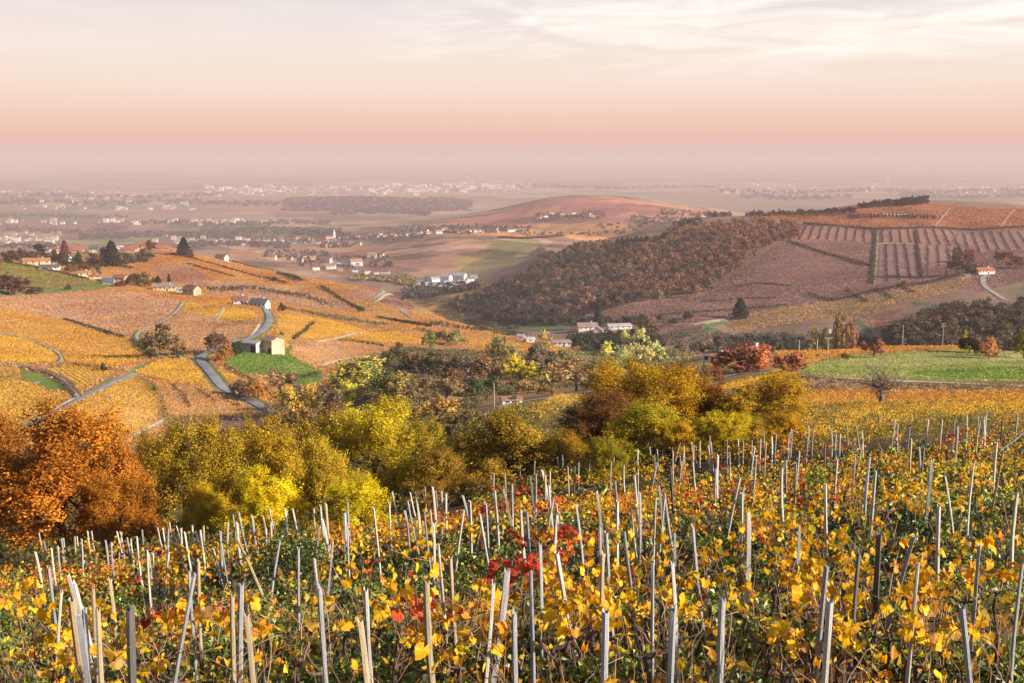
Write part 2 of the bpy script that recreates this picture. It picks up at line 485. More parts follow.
# ------------------------------------------------------------------ the land: cover of every field, track and slope
GOLD = (0.76, 0.44, 0.05); AMBER = (0.68, 0.345, 0.055); ORANGE = (0.58, 0.245, 0.06); RUST = (0.36, 0.11, 0.035)
TAN = (0.62, 0.37, 0.20); PINK = (0.39, 0.195, 0.15); BARE = (0.17, 0.105, 0.10); SOIL = (0.33, 0.20, 0.12); DIRT = (0.56, 0.43, 0.32)
OLIVE = (0.26, 0.21, 0.06); GREEN = (0.16, 0.18, 0.06); DKGREEN = (0.045, 0.065, 0.025); MEADOW = (0.33, 0.37, 0.11); PLUM = (0.18, 0.10, 0.115)

ID = np.zeros(XG.shape, np.int16)
C0 = np.zeros(XG.shape + (3,), np.float32)
_D = np.broadcast_to(DG, XG.shape)
C0[:] = (0.115, 0.085, 0.045)                                   # litter and soil of the home slope
m = _D > 64; C0[m] = (0.20, 0.15, 0.05)
m = _D > 180; C0[m] = (0.34, 0.20, 0.09)
_px, _ = project(XG, _D, np.full(XG.shape, CAMZ - 60.0))
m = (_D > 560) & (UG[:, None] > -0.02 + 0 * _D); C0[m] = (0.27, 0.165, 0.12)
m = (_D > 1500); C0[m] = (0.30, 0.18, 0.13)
# the plain: long strips of plough, stubble, vines and grass
def patch(x, y, sx, sy, ang, seed):
    a = math.radians(ang); X = x * math.cos(a) + y * math.sin(a); Y = -x * math.sin(a) + y * math.cos(a)
    j = np.floor(Y / sy).astype(np.int64); i = np.floor(X / sx + (j * 0.37) % 1).astype(np.int64)
    h = (i * 73856093 ^ j * 19349663 ^ seed * 83492791) & 0xFFFF
    return ((h * 40503) & 0xFFFF) / 65535.0
_pl = np.clip((_D - 2600) / 900, 0, 1)
_h1 = patch(XG, _D, 380, 520, 17, 3); _h2 = patch(XG, _D, 1500, 2600, -9, 5)
_pal = np.array([(0.34, 0.20, 0.15), (0.30, 0.22, 0.13), (0.19, 0.19, 0.09), (0.40, 0.26, 0.18), (0.26, 0.14, 0.11), (0.36, 0.27, 0.18), (0.15, 0.16, 0.08), (0.33, 0.17, 0.12)])
_pc = _pal[(_h1 * 7.99).astype(int)] * (0.75 + 0.5 * _h2)[..., None]
m = _pl > 0
C0[m] = (C0 * (1 - _pl[..., None]) + _pc * _pl[..., None])[m]

def px_poly(poly, lo, hi, step=7.0):
    """A field outline read off the photo, laid on the land: list of (u, ln distance)."""
    out = []; n = len(poly)
    for k in range(n):
        a, b = np.array(poly[k], float), np.array(poly[(k + 1) % n], float)
        s = max(1, int(np.hypot(*(b - a)) / step))
        for t in range(s):
            q = a + (b - a) * t / s
            x, d, z = hit(q[0], q[1], lo, hi)
            out.append((x / d, math.log(d)))
    return np.array(out)

def paint(uv, idn=0, col=None):
    i0, i1 = np.searchsorted(UG, [uv[:, 0].min(), uv[:, 0].max()]); i1 = min(i1 + 1, NU)
    j0, j1 = np.searchsorted(VG, [uv[:, 1].min(), uv[:, 1].max()]); j1 = min(j1 + 1, NV)
    uu, vv = np.meshgrid(UG[i0:i1], VG[j0:j1], indexing="ij")
    k = inside(uu, vv, uv)
    if idn: ID[i0:i1, j0:j1][k] = idn
    if col is not None: C0[i0:i1, j0:j1][k] = col

def line_on_land(pts, lo, hi, step=4.0):
    """A line read off the photo, laid on the land and smoothed: (N,2) metres."""
    pts = np.array(pts, float); q = [pts[0]]
    for a, b in zip(pts[:-1], pts[1:]):
        s = max(1, int(np.hypot(*(b - a)) / step))
        for t in range(1, s + 1): q.append(a + (b - a) * t / s)
    q = np.array(q)
    for _ in range(2):
        q[1:-1] = 0.25 * q[:-2] + 0.5 * q[1:-1] + 0.25 * q[2:]
    w = np.array([hit(x, y, lo, hi)[:2] for x, y in q])
    for _ in range(2):
        w[1:-1] = 0.25 * w[:-2] + 0.5 * w[1:-1] + 0.25 * w[2:]
    return w

def resample(w, step):
    s = np.concatenate([[0], np.cumsum(np.hypot(*np.diff(w, axis=0).T))])
    n = max(2, int(s[-1] / step) + 1); t = np.linspace(0, s[-1], n)
    return np.column_stack([np.interp(t, s, w[:, 0]), np.interp(t, s, w[:, 1])])

def paint_line(w, width, col):
    for a, b in zip(w[:-1], w[1:]):
        t = (b - a) / (np.hypot(*(b - a)) + 1e-9); n = np.array([-t[1], t[0]]) * width / 2
        c = np.array([a + n - t, b + n + t, b - n + t, a - n - t])
        if (c[:, 1] < 3).any(): continue
        paint(np.column_stack([c[:, 0] / c[:, 1], np.log(c[:, 1])]), 900, col)
        
# ---- vineyard plots: outline, distances, row direction (two photo points), row gap, vine gap, leaf tones, bush (w, h, cards, card), soil, label
PLOTS = []
def plot(label, poly, lo, hi, rows, gap, along, tones, bush=(0.5, 0.7, 7, 0.45), soil=SOIL, fill=0.93):
    uv = px_poly(poly, lo, hi)
    PLOTS.append((label, uv, rows, lo, hi, gap, along, tones, bush, fill))
    paint(uv, len(PLOTS), soil)
def grass(label, poly, lo, hi, rows, tones, soil, gap=1.1, along=0.9, bush=(0.75, 0.16, 7, 0.42)):
    plot(label, poly, lo, hi, rows, gap, along, tones, bush, soil, 1.05)
    GRASSY.add(len(PLOTS))
GRASSY = set()
def ground(poly, lo, hi, col):
    uv = px_poly(poly, lo, hi); paint(uv, 0, col)
    k = len(PLOTS) + 500; paint(uv, k)

LH = (230, 1150)      # distances on the hillside across the valley
plot("broad amber vine slope filling the hillside across the valley between the named plots", [(-30, 262), (60, 262), (120, 262), (165, 249), (235, 263), (300, 277), (358, 287), (400, 300), (470, 325), (520, 338), (600, 350), (560, 362), (470, 352), (440, 345), (390, 352), (330, 392), (280, 412), (260, 442), (180, 447), (-30, 470)], *LH, ((0, 400), (60, 390)), 2.3, 1.6, [(AMBER, 3), (ORANGE, 2), (TAN, 2), (GOLD, 1)], (0.6, 0.6, 5, 0.6), (0.40, 0.22, 0.095), 0.75)
plot("tan and rose vine plot below the grass bank under the village", [(-20, 297), (60, 294), (130, 291), (184, 302), (174, 315), (155, 325), (132, 332), (127, 337), (109, 334), (64, 320), (0, 306), (-20, 304)], *LH, ((20, 310), (120, 300)), 2.2, 1.5, [(TAN, 5), (PINK, 2), (AMBER, 2)], (0.6, 0.6, 5, 0.6), (0.46, 0.27, 0.17), 0.85)
plot("orange vine strip just below the long beige farmhouse", [(70, 292), (112, 279), (150, 285), (200, 295), (250, 304), (253, 310), (186, 302), (135, 290)], *LH, ((120, 288), (230, 304)), 2.0, 1.5, [(ORANGE, 3), (AMBER, 3)], (0.6, 0.6, 5, 0.6), (0.36, 0.2, 0.09))
plot("golden vine strip with a pale path through it beside the road bend", [(186, 303), (253, 311), (257, 318), (240, 322), (180, 312)], *LH, ((190, 306), (250, 314)), 1.6, 1.2, [(GOLD, 4), (AMBER, 2), (OLIVE, 1)], (0.55, 0.65, 6, 0.5), (0.40, 0.25, 0.1))
plot("tan vine plot with sparse leaves above the grey-brown oak", [(180, 312), (240, 322), (256, 322), (250, 332), (232, 340), (205, 350), (165, 345), (138, 339), (136, 333), (155, 327), (174, 317)], *LH, ((150, 335), (250, 325)), 1.7, 1.3, [(TAN, 4), (AMBER, 2), (PINK, 2)], (0.5, 0.6, 5, 0.45), (0.46, 0.27, 0.16), 0.85)
plot("wide orange vine plot above the brown hedge with the little fir", [(-30, 308), (0, 310), (64, 321), (110, 336), (128, 339), (140, 350), (152, 357), (110, 369), (66, 362), (62, 352), (22, 337), (-30, 333)], *LH, ((10, 325), (120, 350)), 1.5, 1.2, [(AMBER, 4), (GOLD, 3), (ORANGE, 2)], (0.5, 0.65, 6, 0.42), (0.42, 0.24, 0.10))
plot("golden vine wedge between two stony tracks near the frame edge", [(-30, 336), (22, 338), (60, 354), (54, 363), (22, 364), (-30, 362)], *LH, ((0, 345), (50, 358)), 1.4, 1.1, [(GOLD, 4), (AMBER, 2)], (0.5, 0.65, 6, 0.42), (0.42, 0.25, 0.10))
plot("golden dotted vine wedge between stone wall and paved lane", [(50, 371), (66, 365), (112, 373), (78, 392), (66, 380)], *LH, ((60, 372), (85, 388)), 1.5, 1.0, [(GOLD, 5), (AMBER, 1)], (0.5, 0.75, 9, 0.36), (0.40, 0.26, 0.11))
plot("golden vine plot below the grassy triangle beside the paved lane", [(-30, 368), (18, 368), (20, 381), (50, 392), (73, 396), (42, 416), (22, 430), (-30, 450)], *LH, ((0, 400), (60, 398)), 1.4, 1.0, [(GOLD, 4), (AMBER, 2), (OLIVE, 1)], (0.5, 0.75, 9, 0.36), (0.40, 0.26, 0.11))
plot("golden vine plot sloping down from the paved lane to the gully", [(46, 420), (80, 402), (124, 381), (142, 382), (156, 392), (162, 408), (150, 425), (137, 434), (60, 446), (40, 432)], *LH, ((60, 430), (140, 390)), 1.4, 1.0, [(GOLD, 5), (AMBER, 2), (TAN, 1)], (0.5, 0.75, 9, 0.36), (0.43, 0.28, 0.12))
plot("rounded golden vine knoll inside the road curve", [(136, 374), (150, 364), (165, 358), (192, 360), (205, 370), (211, 388), (170, 381)], *LH, ((150, 376), (200, 368)), 1.4, 1.0, [(GOLD, 5), (AMBER, 2)], (0.5, 0.7, 9, 0.38), (0.40, 0.25, 0.11))
plot("rosy orange vine slope below the road with low dark walls", [(143, 382), (213, 391), (245, 402), (268, 415), (262, 420), (200, 416), (166, 414), (160, 395)], *LH, ((160, 395), (255, 412)), 1.5, 1.0, [(TAN, 4), (AMBER, 4), (ORANGE, 2)], (0.5, 0.65, 8, 0.36), (0.43, 0.26, 0.14))
plot("leafless purple-brown vine plot at the foot of the far slope", [(200, 416), (262, 420), (262, 432), (255, 445), (200, 452), (168, 432), (170, 418)], *LH, ((210, 420), (215, 445)), 1.6, 0.8, [(BARE, 4), (PLUM, 2), (RUST, 2), (TAN, 1)], (0.4, 0.8, 10, 0.26), (0.24, 0.155, 0.12))
plot("small golden vine strip between the road and the green pasture", [(213, 370), (222, 371), (240, 378), (272, 396), (262, 402), (232, 388), (216, 380)], *LH, ((216, 372), (265, 398)), 1.4, 1.0, [(GOLD, 4), (AMBER, 2)], (0.5, 0.7, 8, 0.38), (0.40, 0.25, 0.11))
plot("golden vine plot behind the stone barn", [(286, 316), (317, 318), (296, 338), (286, 342), (275, 336), (278, 322)], *LH, ((290, 320), (310, 318)), 1.6, 1.2, [(GOLD, 5), (AMBER, 2)], (0.55, 0.7, 7, 0.45), (0.42, 0.27, 0.11))
plot("golden vine plot with a dark ditch on its near side", [(318, 318), (350, 326), (366, 331), (340, 337), (320, 340), (298, 339)], *LH, ((310, 335), (350, 330)), 1.6, 1.2, [(GOLD, 6), (AMBER, 1)], (0.55, 0.7, 7, 0.45), (0.42, 0.27, 0.11))
plot("golden vine strip beyond the pale zigzag path", [(345, 338), (366, 333), (395, 332), (425, 341), (430, 345), (386, 343)], *LH, ((350, 337), (420, 342)), 1.6, 1.2, [(GOLD, 6), (AMBER, 2)], (0.55, 0.7, 7, 0.45), (0.42, 0.27, 0.11))
plot("mottled tan vine plot above the yellow-green willow", [(294, 344), (320, 342), (345, 342), (383, 346), (390, 351), (360, 355), (326, 367), (290, 353)], *LH, ((300, 348), (380, 350)), 1.6, 1.2, [(TAN, 4), (AMBER, 3), (OLIVE, 1)], (0.5, 0.6, 7, 0.42), (0.45, 0.28, 0.16))
plot("bare purple-tan vine plot beside the hillside thicket", [(360, 357), (390, 352), (402, 362), (425, 374), (405, 378), (372, 370)], *LH, ((365, 360), (415, 374)), 1.6, 1.2, [(PLUM, 4), (PINK, 3)], (0.4, 0.5, 6, 0.35), (0.30, 0.19, 0.14))
plot("long golden strip on the brow beside the valley", [(425, 330), (470, 338), (540, 346), (600, 352), (590, 360), (530, 352), (470, 349), (428, 340)], *LH, ((440, 338), (580, 354)), 1.8, 1.3, [(GOLD, 3), (AMBER, 4), (TAN, 1)], (0.55, 0.65, 6, 0.5), (0.42, 0.26, 0.11))
plot("orange hilltop vines below the village between dark hedges", [(150, 258), (172, 251), (235, 264), (233, 277), (200, 280), (160, 279), (128, 272)], *LH, ((160, 262), (230, 275)), 2.4, 1.8, [(ORANGE, 5), (AMBER, 2)], (0.7, 0.7, 5, 0.7), (0.38, 0.19, 0.08))
plot("rose-brown hilltop vines behind the long beige farmhouse", [(150, 266), (186, 264), (215, 281), (214, 290), (190, 283), (160, 282)], *LH, ((160, 270), (210, 286)), 2.4, 1.8, [(PINK, 4), (ORANGE, 2)], (0.7, 0.7, 5, 0.7), (0.38, 0.21, 0.13))
plot("orange vine slope running down to the green roadside bank", [(235, 268), (300, 278), (350, 287), (372, 296), (366, 302), (345, 300), (322, 288), (282, 284), (240, 279)], *LH, ((245, 273), (340, 294)), 2.3, 1.8, [(ORANGE, 3), (AMBER, 3), (PINK, 1)], (0.7, 0.7, 5, 0.7), (0.40, 0.21, 0.10))
plot("rosy vine plot inside the bend of the far green road", [(348, 299), (360, 287), (384, 287), (388, 291), (378, 296), (366, 300)], *LH, ((352, 298), (384, 289)), 2.2, 1.8, [(PINK, 4), (AMBER, 1)], (0.6, 0.6, 5, 0.65), (0.40, 0.22, 0.15))
plot("plum-brown vine plot below the far road bend", [(396, 291), (418, 300), (412, 311), (380, 303), (378, 301)], *LH, ((385, 303), (412, 298)), 2.6, 1.8, [(PLUM, 3), (PINK, 3)], (0.6, 0.6, 5, 0.65), (0.32, 0.19, 0.15))
plot("tan and mauve vine band around the long purple scrub", [(203, 281), (250, 282), (300, 290), (345, 303), (352, 312), (300, 306), (240, 295), (214, 293)], *LH, ((215, 286), (330, 303)), 2.4, 1.8, [(TAN, 4), (PINK, 2), (OLIVE, 1)], (0.7, 0.6, 5, 0.7), (0.42, 0.26, 0.16), 0.85)
ground([(400, 291), (440, 300), (478, 320), (470, 326), (440, 318), (415, 309)], 500, 1100, (0.24, 0.20, 0.10))
grass("olive grass bank sloping under the village crest", [(-30, 262), (15, 262), (50, 270), (95, 281), (108, 284), (100, 290), (40, 293), (-30, 296)], 500, 1000, ((0, 280), (90, 286)), [((0.30, 0.25, 0.06), 4), ((0.24, 0.22, 0.06), 3), ((0.34, 0.22, 0.09), 2)], (0.28, 0.23, 0.07), 2.0, 1.6, (1.3, 0.25, 6, 0.9))
ground([(-30, 290), (60, 288), (112, 284), (112, 287), (60, 293), (-30, 298)], 400, 1000, GREEN)
grass("rough green pasture below the stone barn", [(228, 352), (240, 346), (284, 352), (291, 344), (293, 348), (288, 354), (320, 371), (322, 382), (300, 387), (275, 376), (243, 374), (226, 363)], *LH, ((235, 365), (310, 375)), [((0.22, 0.33, 0.06), 4), ((0.15, 0.26, 0.05), 3), ((0.32, 0.36, 0.10), 2)], (0.19, 0.26, 0.06))
ground([(19, 371), (39, 373), (59, 383), (70, 392), (51, 390), (22, 379)], *LH, (0.17, 0.24, 0.05))
ground([(122, 376), (138, 366), (158, 359), (152, 363), (136, 373)], *LH, (0.17, 0.22, 0.05))
ground([(79, 397), (96, 386), (112, 377), (118, 378), (100, 388), (82, 401)], *LH, (0.16, 0.22, 0.05))
ground([(250, 340), (262, 329), (268, 318), (272, 320), (268, 330), (258, 341)], *LH, (0.16, 0.22, 0.05))

# the spur on this side
NR = (50, 420)
plot("brown weedy vine strip under the pale farm track", [(700, 395), (792, 376), (860, 383), (930, 386), (1060, 388), (1060, 396), (900, 395), (800, 394), (720, 402)], *NR, ((730, 392), (900, 388)), 1.6, 0.9, [(OLIVE, 3), (BARE, 2), (TAN, 2)], (0.5, 0.6, 16, 0.2), (0.24, 0.18, 0.09))
plot("orange vine rows just beyond the bare tree", [(800, 394), (900, 395), (1060, 397), (1060, 411), (950, 409), (850, 408), (790, 405)], *NR, ((800, 400), (1000, 402)), 1.5, 0.8, [(AMBER, 5), (ORANGE, 2), (GOLD, 2)], (0.55, 0.85, 26, 0.17), (0.30, 0.20, 0.09))
plot("golden weedy vine rows around the bare tree", [(740, 420), (790, 406), (850, 409), (950, 410), (1060, 412), (1060, 436), (1000, 432), (900, 436), (830, 446), (760, 452)], 48, 130, ((800, 420), (1000, 416)), 1.4, 0.75, [(GOLD, 5), (OLIVE, 3), (AMBER, 1)], (0.6, 0.85, 40, 0.125), (0.24, 0.18, 0.06), 0.9)
plot("bright golden vine edge along the pale farm track", [(690, 398), (740, 382), (792, 368), (798, 374), (740, 389), (700, 402)], *NR, ((700, 396), (790, 372)), 1.5, 0.8, [(GOLD, 5), (AMBER, 2)], (0.55, 0.75, 16, 0.22), (0.40, 0.27, 0.10))
plot("orange vine plot beside the utility pole beyond the track", [(775, 352), (830, 348), (1000, 347), (1060, 347), (1060, 351), (900, 352), (850, 355), (855, 361), (800, 366), (780, 362)], 200, 400, ((790, 358), (900, 350)), 1.8, 1.0, [(AMBER, 4), (ORANGE, 2)], (0.55, 0.75, 9, 0.36), (0.40, 0.24, 0.10))
plot("olive vine slope above the valley below the white house", [(640, 388), (690, 370), (735, 355), (740, 362), (720, 378), (690, 384), (655, 392)], 180, 330, ((650, 386), (730, 360)), 1.7, 1.0, [(OLIVE, 4), (AMBER, 2), (TAN, 1)], (0.5, 0.7, 10, 0.3), (0.28, 0.22, 0.10))
plot("yellow-green vine strip behind the dark russet oak", [(520, 415), (555, 398), (600, 392), (620, 396), (580, 405), (545, 418)], 100, 200, ((530, 410), (610, 394)), 1.5, 0.8, [(GOLD, 3), (OLIVE, 3)], (0.55, 0.75, 20, 0.18), (0.30, 0.24, 0.08))
grass("pale green mown meadow on the spur beyond the farm track", [(790, 368), (850, 356), (900, 352), (960, 350), (1060, 350), (1060, 381), (960, 381), (900, 379), (830, 376), (800, 373)], 150, 400, ((800, 370), (1000, 360)), [((0.38, 0.40, 0.125), 4), ((0.30, 0.35, 0.09), 3), ((0.44, 0.42, 0.16), 3)], (0.33, 0.35, 0.11), 0.9, 0.8, (0.6, 0.13, 6, 0.34))
grass("straw-pale band across the middle of the mown meadow", [(840, 360), (920, 354), (1000, 353), (1060, 353), (1060, 360), (980, 362), (900, 368), (840, 366)], 150, 400, ((850, 364), (1000, 357)), [((0.50, 0.48, 0.20), 4), ((0.42, 0.42, 0.15), 3)], (0.44, 0.43, 0.17), 0.9, 0.8, (0.6, 0.13, 6, 0.34))
grass("fresher green strip along the near edge of the mown meadow", [(900, 374), (960, 368), (1060, 366), (1060, 380), (960, 380)], 150, 400, ((910, 374), (1000, 370)), [((0.26, 0.35, 0.07), 4), ((0.20, 0.29, 0.055), 3), ((0.33, 0.37, 0.10), 2)], (0.24, 0.31, 0.07), 0.9, 0.8, (0.6, 0.13, 6, 0.34))

# the hill beyond
RH = (560, 1700)
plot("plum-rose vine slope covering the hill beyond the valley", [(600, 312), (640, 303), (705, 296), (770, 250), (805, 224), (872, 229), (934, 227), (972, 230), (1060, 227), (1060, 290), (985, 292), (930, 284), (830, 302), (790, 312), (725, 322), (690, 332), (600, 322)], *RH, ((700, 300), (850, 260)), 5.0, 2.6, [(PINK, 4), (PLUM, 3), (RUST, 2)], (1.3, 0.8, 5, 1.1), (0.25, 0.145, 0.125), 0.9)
plot("russet vine strip on the crest of the hill beyond the valley", [(750, 217), (850, 209), (925, 204), (980, 208), (1060, 210), (1060, 226), (972, 229), (934, 226), (871, 228), (806, 222), (780, 220)], *RH, ((780, 218), (1000, 218)), 5.0, 2.6, [(ORANGE, 4), (RUST, 3), (AMBER, 1)], (1.3, 0.8, 5, 1.1), (0.32, 0.135, 0.085))
plot("striped russet vine terrace under the long dark crest hedge", [(806, 225), (870, 231), (934, 229), (955, 232), (950, 246), (915, 243), (876, 243), (840, 240), (790, 240)], *RH, ((830, 226), (826, 240)), 9.0, 2.0, [((0.09, 0.06, 0.055), 3), ((0.15, 0.08, 0.06), 2)], (0.9, 1.1, 6, 1.0), (0.31, 0.155, 0.125), 1.05)
plot("striped rose vine block on the uphill side of the hill", [(918, 244), (950, 246), (960, 233), (1060, 230), (1060, 250), (990, 250), (950, 262), (924, 274)], *RH, ((940, 250), (942, 272)), 9.0, 2.0, [((0.12, 0.07, 0.065), 3), (PLUM, 2)], (0.9, 1.0, 6, 1.0), (0.28, 0.155, 0.13), 1.0)
plot("dark striped vine block between two straight hedges on the hill", [(877, 244), (914, 244), (921, 275), (875, 284)], *RH, ((885, 246), (886, 280)), 9.0, 2.0, [((0.09, 0.06, 0.06), 5)], (0.9, 1.1, 6, 1.0), (0.25, 0.14, 0.13), 1.05)
plot("tawny vine shelf below the hill with grass strips", [(725, 324), (763, 310), (808, 304), (840, 300), (900, 291), (970, 276), (975, 285), (930, 297), (900, 312), (878, 326), (850, 322), (823, 318), (775, 328), (731, 331)], *RH, ((740, 326), (900, 296)), 3.2, 2.0, [(TAN, 3), (OLIVE, 2), (AMBER, 2), (PINK, 1)], (0.9, 0.8, 5, 0.8), (0.29, 0.19, 0.115), 0.9)
plot("rose vine wedge between the grass ditch and the grey wood", [(858, 318), (890, 306), (915, 300), (900, 315), (878, 332), (872, 336)], *RH, ((862, 320), (910, 303)), 3.0, 2.0, [(PINK, 4), (AMBER, 1)], (0.9, 0.8, 5, 0.8), (0.35, 0.21, 0.14), 0.9)
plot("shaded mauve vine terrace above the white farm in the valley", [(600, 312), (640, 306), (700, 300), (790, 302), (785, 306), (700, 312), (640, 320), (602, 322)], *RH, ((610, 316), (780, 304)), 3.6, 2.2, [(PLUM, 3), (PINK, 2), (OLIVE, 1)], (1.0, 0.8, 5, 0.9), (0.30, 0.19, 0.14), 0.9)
ground([(909, 302), (928, 303), (930, 306), (915, 306)], *RH, (0.09, 0.17, 0.05))
ground([(850, 321), (858, 319), (873, 331), (877, 341), (868, 341), (864, 331)], *RH, (0.08, 0.16, 0.06))
ground([(700, 325), (731, 318), (731, 321), (712, 328), (716, 334), (706, 334)], *RH, (0.11, 0.18, 0.07))
ground([(500, 323), (560, 322), (575, 326), (560, 331), (505, 329)], 600, 1100, (0.10, 0.17, 0.07))
ground([(985, 292), (1060, 272), (1060, 300), (1010, 300)], *RH, (0.22, 0.17, 0.10))
# the low hill in the middle distance and the slopes before it
MH = (1700, 4300)
ground([(420, 226), (500, 211), (560, 198), (620, 197), (690, 208), (730, 214), (690, 222), (600, 222), (500, 226)], *MH, (0.36, 0.155, 0.12))
ground([(500, 226), (620, 222), (640, 232), (600, 240), (500, 237), (430, 236)], *MH, (0.44, 0.215, 0.10))
ground([(560, 203), (610, 202), (625, 207), (600, 212), (560, 210)], *MH, (0.28, 0.12, 0.11))
ground([(430, 240), (560, 236), (545, 246), (505, 258), (470, 272), (430, 274), (400, 262)], *MH, (0.39, 0.21, 0.15))
ground([(495, 241), (540, 239), (545, 250), (520, 262), (490, 274), (455, 273), (478, 254)], *MH, (0.23, 0.19, 0.08))
ground([(450, 262), (485, 251), (492, 254), (460, 268)], *MH, (0.40, 0.27, 0.11))
ground([(300, 268), (360, 250), (440, 244), (430, 262), (380, 272), (350, 280)], *MH, (0.30, 0.165, 0.12))
ground([(230, 247), (340, 246), (420, 246), (380, 256), (300, 262), (230, 258)], *MH, (0.40, 0.21, 0.13))

# lanes and tracks (photo lines), painted verges first
ROADS = [
    ("lane", [(256, 302), (266, 306.5), (271, 312), (272, 319), (265, 329), (251, 338), (236, 343), (222, 347), (210, 351), (197, 355), (197, 361), (208, 368), (215, 381), (223, 389.5), (246, 399), (260, 405), (273, 414)], *LH, 2.9, (0.22, 0.23, 0.27), (0.17, 0.20, 0.06)),
    ("lane", [(133, 374), (123, 378), (102, 388), (78, 400), (43, 418), (28, 426)], *LH, 1.9, (0.27, 0.27, 0.29), (0.40, 0.33, 0.20)),
    ("track", [(184, 302), (174, 315), (155, 325), (134, 333), (133, 340), (143, 348.5), (155, 357), (175, 358), (195, 358)], *LH, 1.7, (0.42, 0.33, 0.22), (0.13, 0.17, 0.05)),
    ("track", [(-10, 365), (22, 366.6), (47, 372), (64, 380), (74, 392), (77, 397)], *LH, 1.1, (0.50, 0.40, 0.30), (0.16, 0.13, 0.08)),
    ("track", [(55, 364), (64, 362), (62, 354), (41, 344), (22, 337), (0, 334)], *LH, 1.1, (0.42, 0.34, 0.24), (0.16, 0.15, 0.06)),
    ("track", [(-5, 392), (25, 384), (36, 383)], *LH, 1.1, (0.55, 0.44, 0.34), None),
    ("track", [(30, 424), (50, 412), (72, 399)], *LH, 1.2, (0.56, 0.45, 0.35), None),
    ("track", [(137, 434), (153, 426), (166, 418)], *LH, 1.0, (0.54, 0.43, 0.32), None),
    ("track", [(216, 322), (222, 314), (224, 308)], *LH, 1.3, (0.56, 0.45, 0.34), None),
    ("track", [(250, 337), (258, 329), (259, 325)], *LH, 1.5, (0.60, 0.48, 0.36), None),
    ("track", [(317, 342), (339, 338.5), (353, 334), (366, 332)], *LH, 2.0, (0.60, 0.48, 0.36), None),
    ("track", [(322, 366), (342, 359), (362, 357)], *LH, 1.4, (0.52, 0.41, 0.30), None),
    ("lane", [(368, 301), (379, 296.5), (388, 292), (387, 288.5), (380, 285)], 600, 1100, 2.2, (0.24, 0.25, 0.28), (0.12, 0.17, 0.06)),
    ("track", [(374, 303), (384, 296), (393, 292)], 600, 1100, 1.6, (0.56, 0.44, 0.34), None),
    ("lane", [(400, 310), (406, 313), (412, 318)], 500, 900, 2.2, (0.24, 0.26, 0.31), None),
    ("lane", [(470, 424), (484, 416), (500, 407), (520, 402), (560, 397), (610, 389), (660, 386), (700, 383), (716, 378), (760, 371), (792, 368)], 130, 330, 3.6, (0.34, 0.31, 0.29), (0.22, 0.22, 0.07)),
    ("track", [(690, 402), (740, 390), (790, 376), (830, 378), (880, 381), (960, 384), (1050, 388)], 90, 330, 2.6, (0.50, 0.44, 0.38), (0.20, 0.21, 0.08)),
    ("lane", [(994, 272), (981, 276), (978.5, 281), (985, 288), (995, 294), (1005, 300)], *RH, 3.6, (0.30, 0.28, 0.29), None),
    ("track", [(872, 284), (875, 258), (876, 231)], *RH, 4.0, (0.33, 0.25, 0.19), (0.14, 0.13, 0.06)),
    ("track", [(877, 244), (915, 244)], *RH, 4.0, (0.45, 0.30, 0.22), None),
    ("track", [(600, 329), (640, 326), (700, 324), (731, 318), (742, 316)], 600, 1000, 4.0, (0.45, 0.36, 0.25), (0.16, 0.16, 0.07)),
    ("track", [(934, 228), (945, 214), (950, 208)], *RH, 2.2, (0.36, 0.22, 0.15), None),
    ("track", [(1000, 228), (1006, 218), (1014, 210)], *RH, 2.2, (0.36, 0.22, 0.15), None),
    ("track", [(340, 259), (400, 256), (440, 247), (500, 240)], *MH, 9.0, (0.46, 0.30, 0.22), None),
]
_road_lines = []
for kind, pts, lo, hi, wd, c, verge in ROADS:
    w = line_on_land(pts, lo, hi); _road_lines.append(w)
    ww = resample(w, 3.0 if lo < 500 else 6.0)
    if verge is not None: paint_line(ww, wd * 1.9 + 0.6, np.array(verge) * 0.85 + 0.02)
    paint_line(ww, wd * 1.25, c if kind == "track" else (0.40, 0.32, 0.22))

# plots of the middle distance differ a little from one to the next
_k = np.clip((_D - 1500) / 300, 0, 1) * np.clip((5200 - _D) / 700, 0, 1)
_h3 = patch(XG, _D, 70, 190, 28, 11); _h4 = patch(XG, _D, 210, 130, -14, 13)
C0 *= (1 + _k[..., None] * ((0.85 * _h3 + 0.6 * _h4)[..., None] * np.array([1.0, 1.0, 0.9]) - 0.70)).astype(np.float32)
# ---- the sheet of land itself
_v = np.stack([XG, _D, ZG], -1).reshape(-1, 3)
_i = np.arange(NU - 1)[:, None] * NV + np.arange(NV - 1)[None, :]
_f = np.stack([_i, _i + NV, _i + NV + 1, _i + 1], -1).reshape(-1, 4)
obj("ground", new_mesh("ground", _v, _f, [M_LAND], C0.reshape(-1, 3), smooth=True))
tag(bpy.data.objects["ground"], "rolling vineyard hills falling to a wide hazy plain", None, None, "structure")

def near_id(x, y):
    fu, fv = cell(x, y); return ID[np.round(fu).astype(int), np.round(fv).astype(int)]

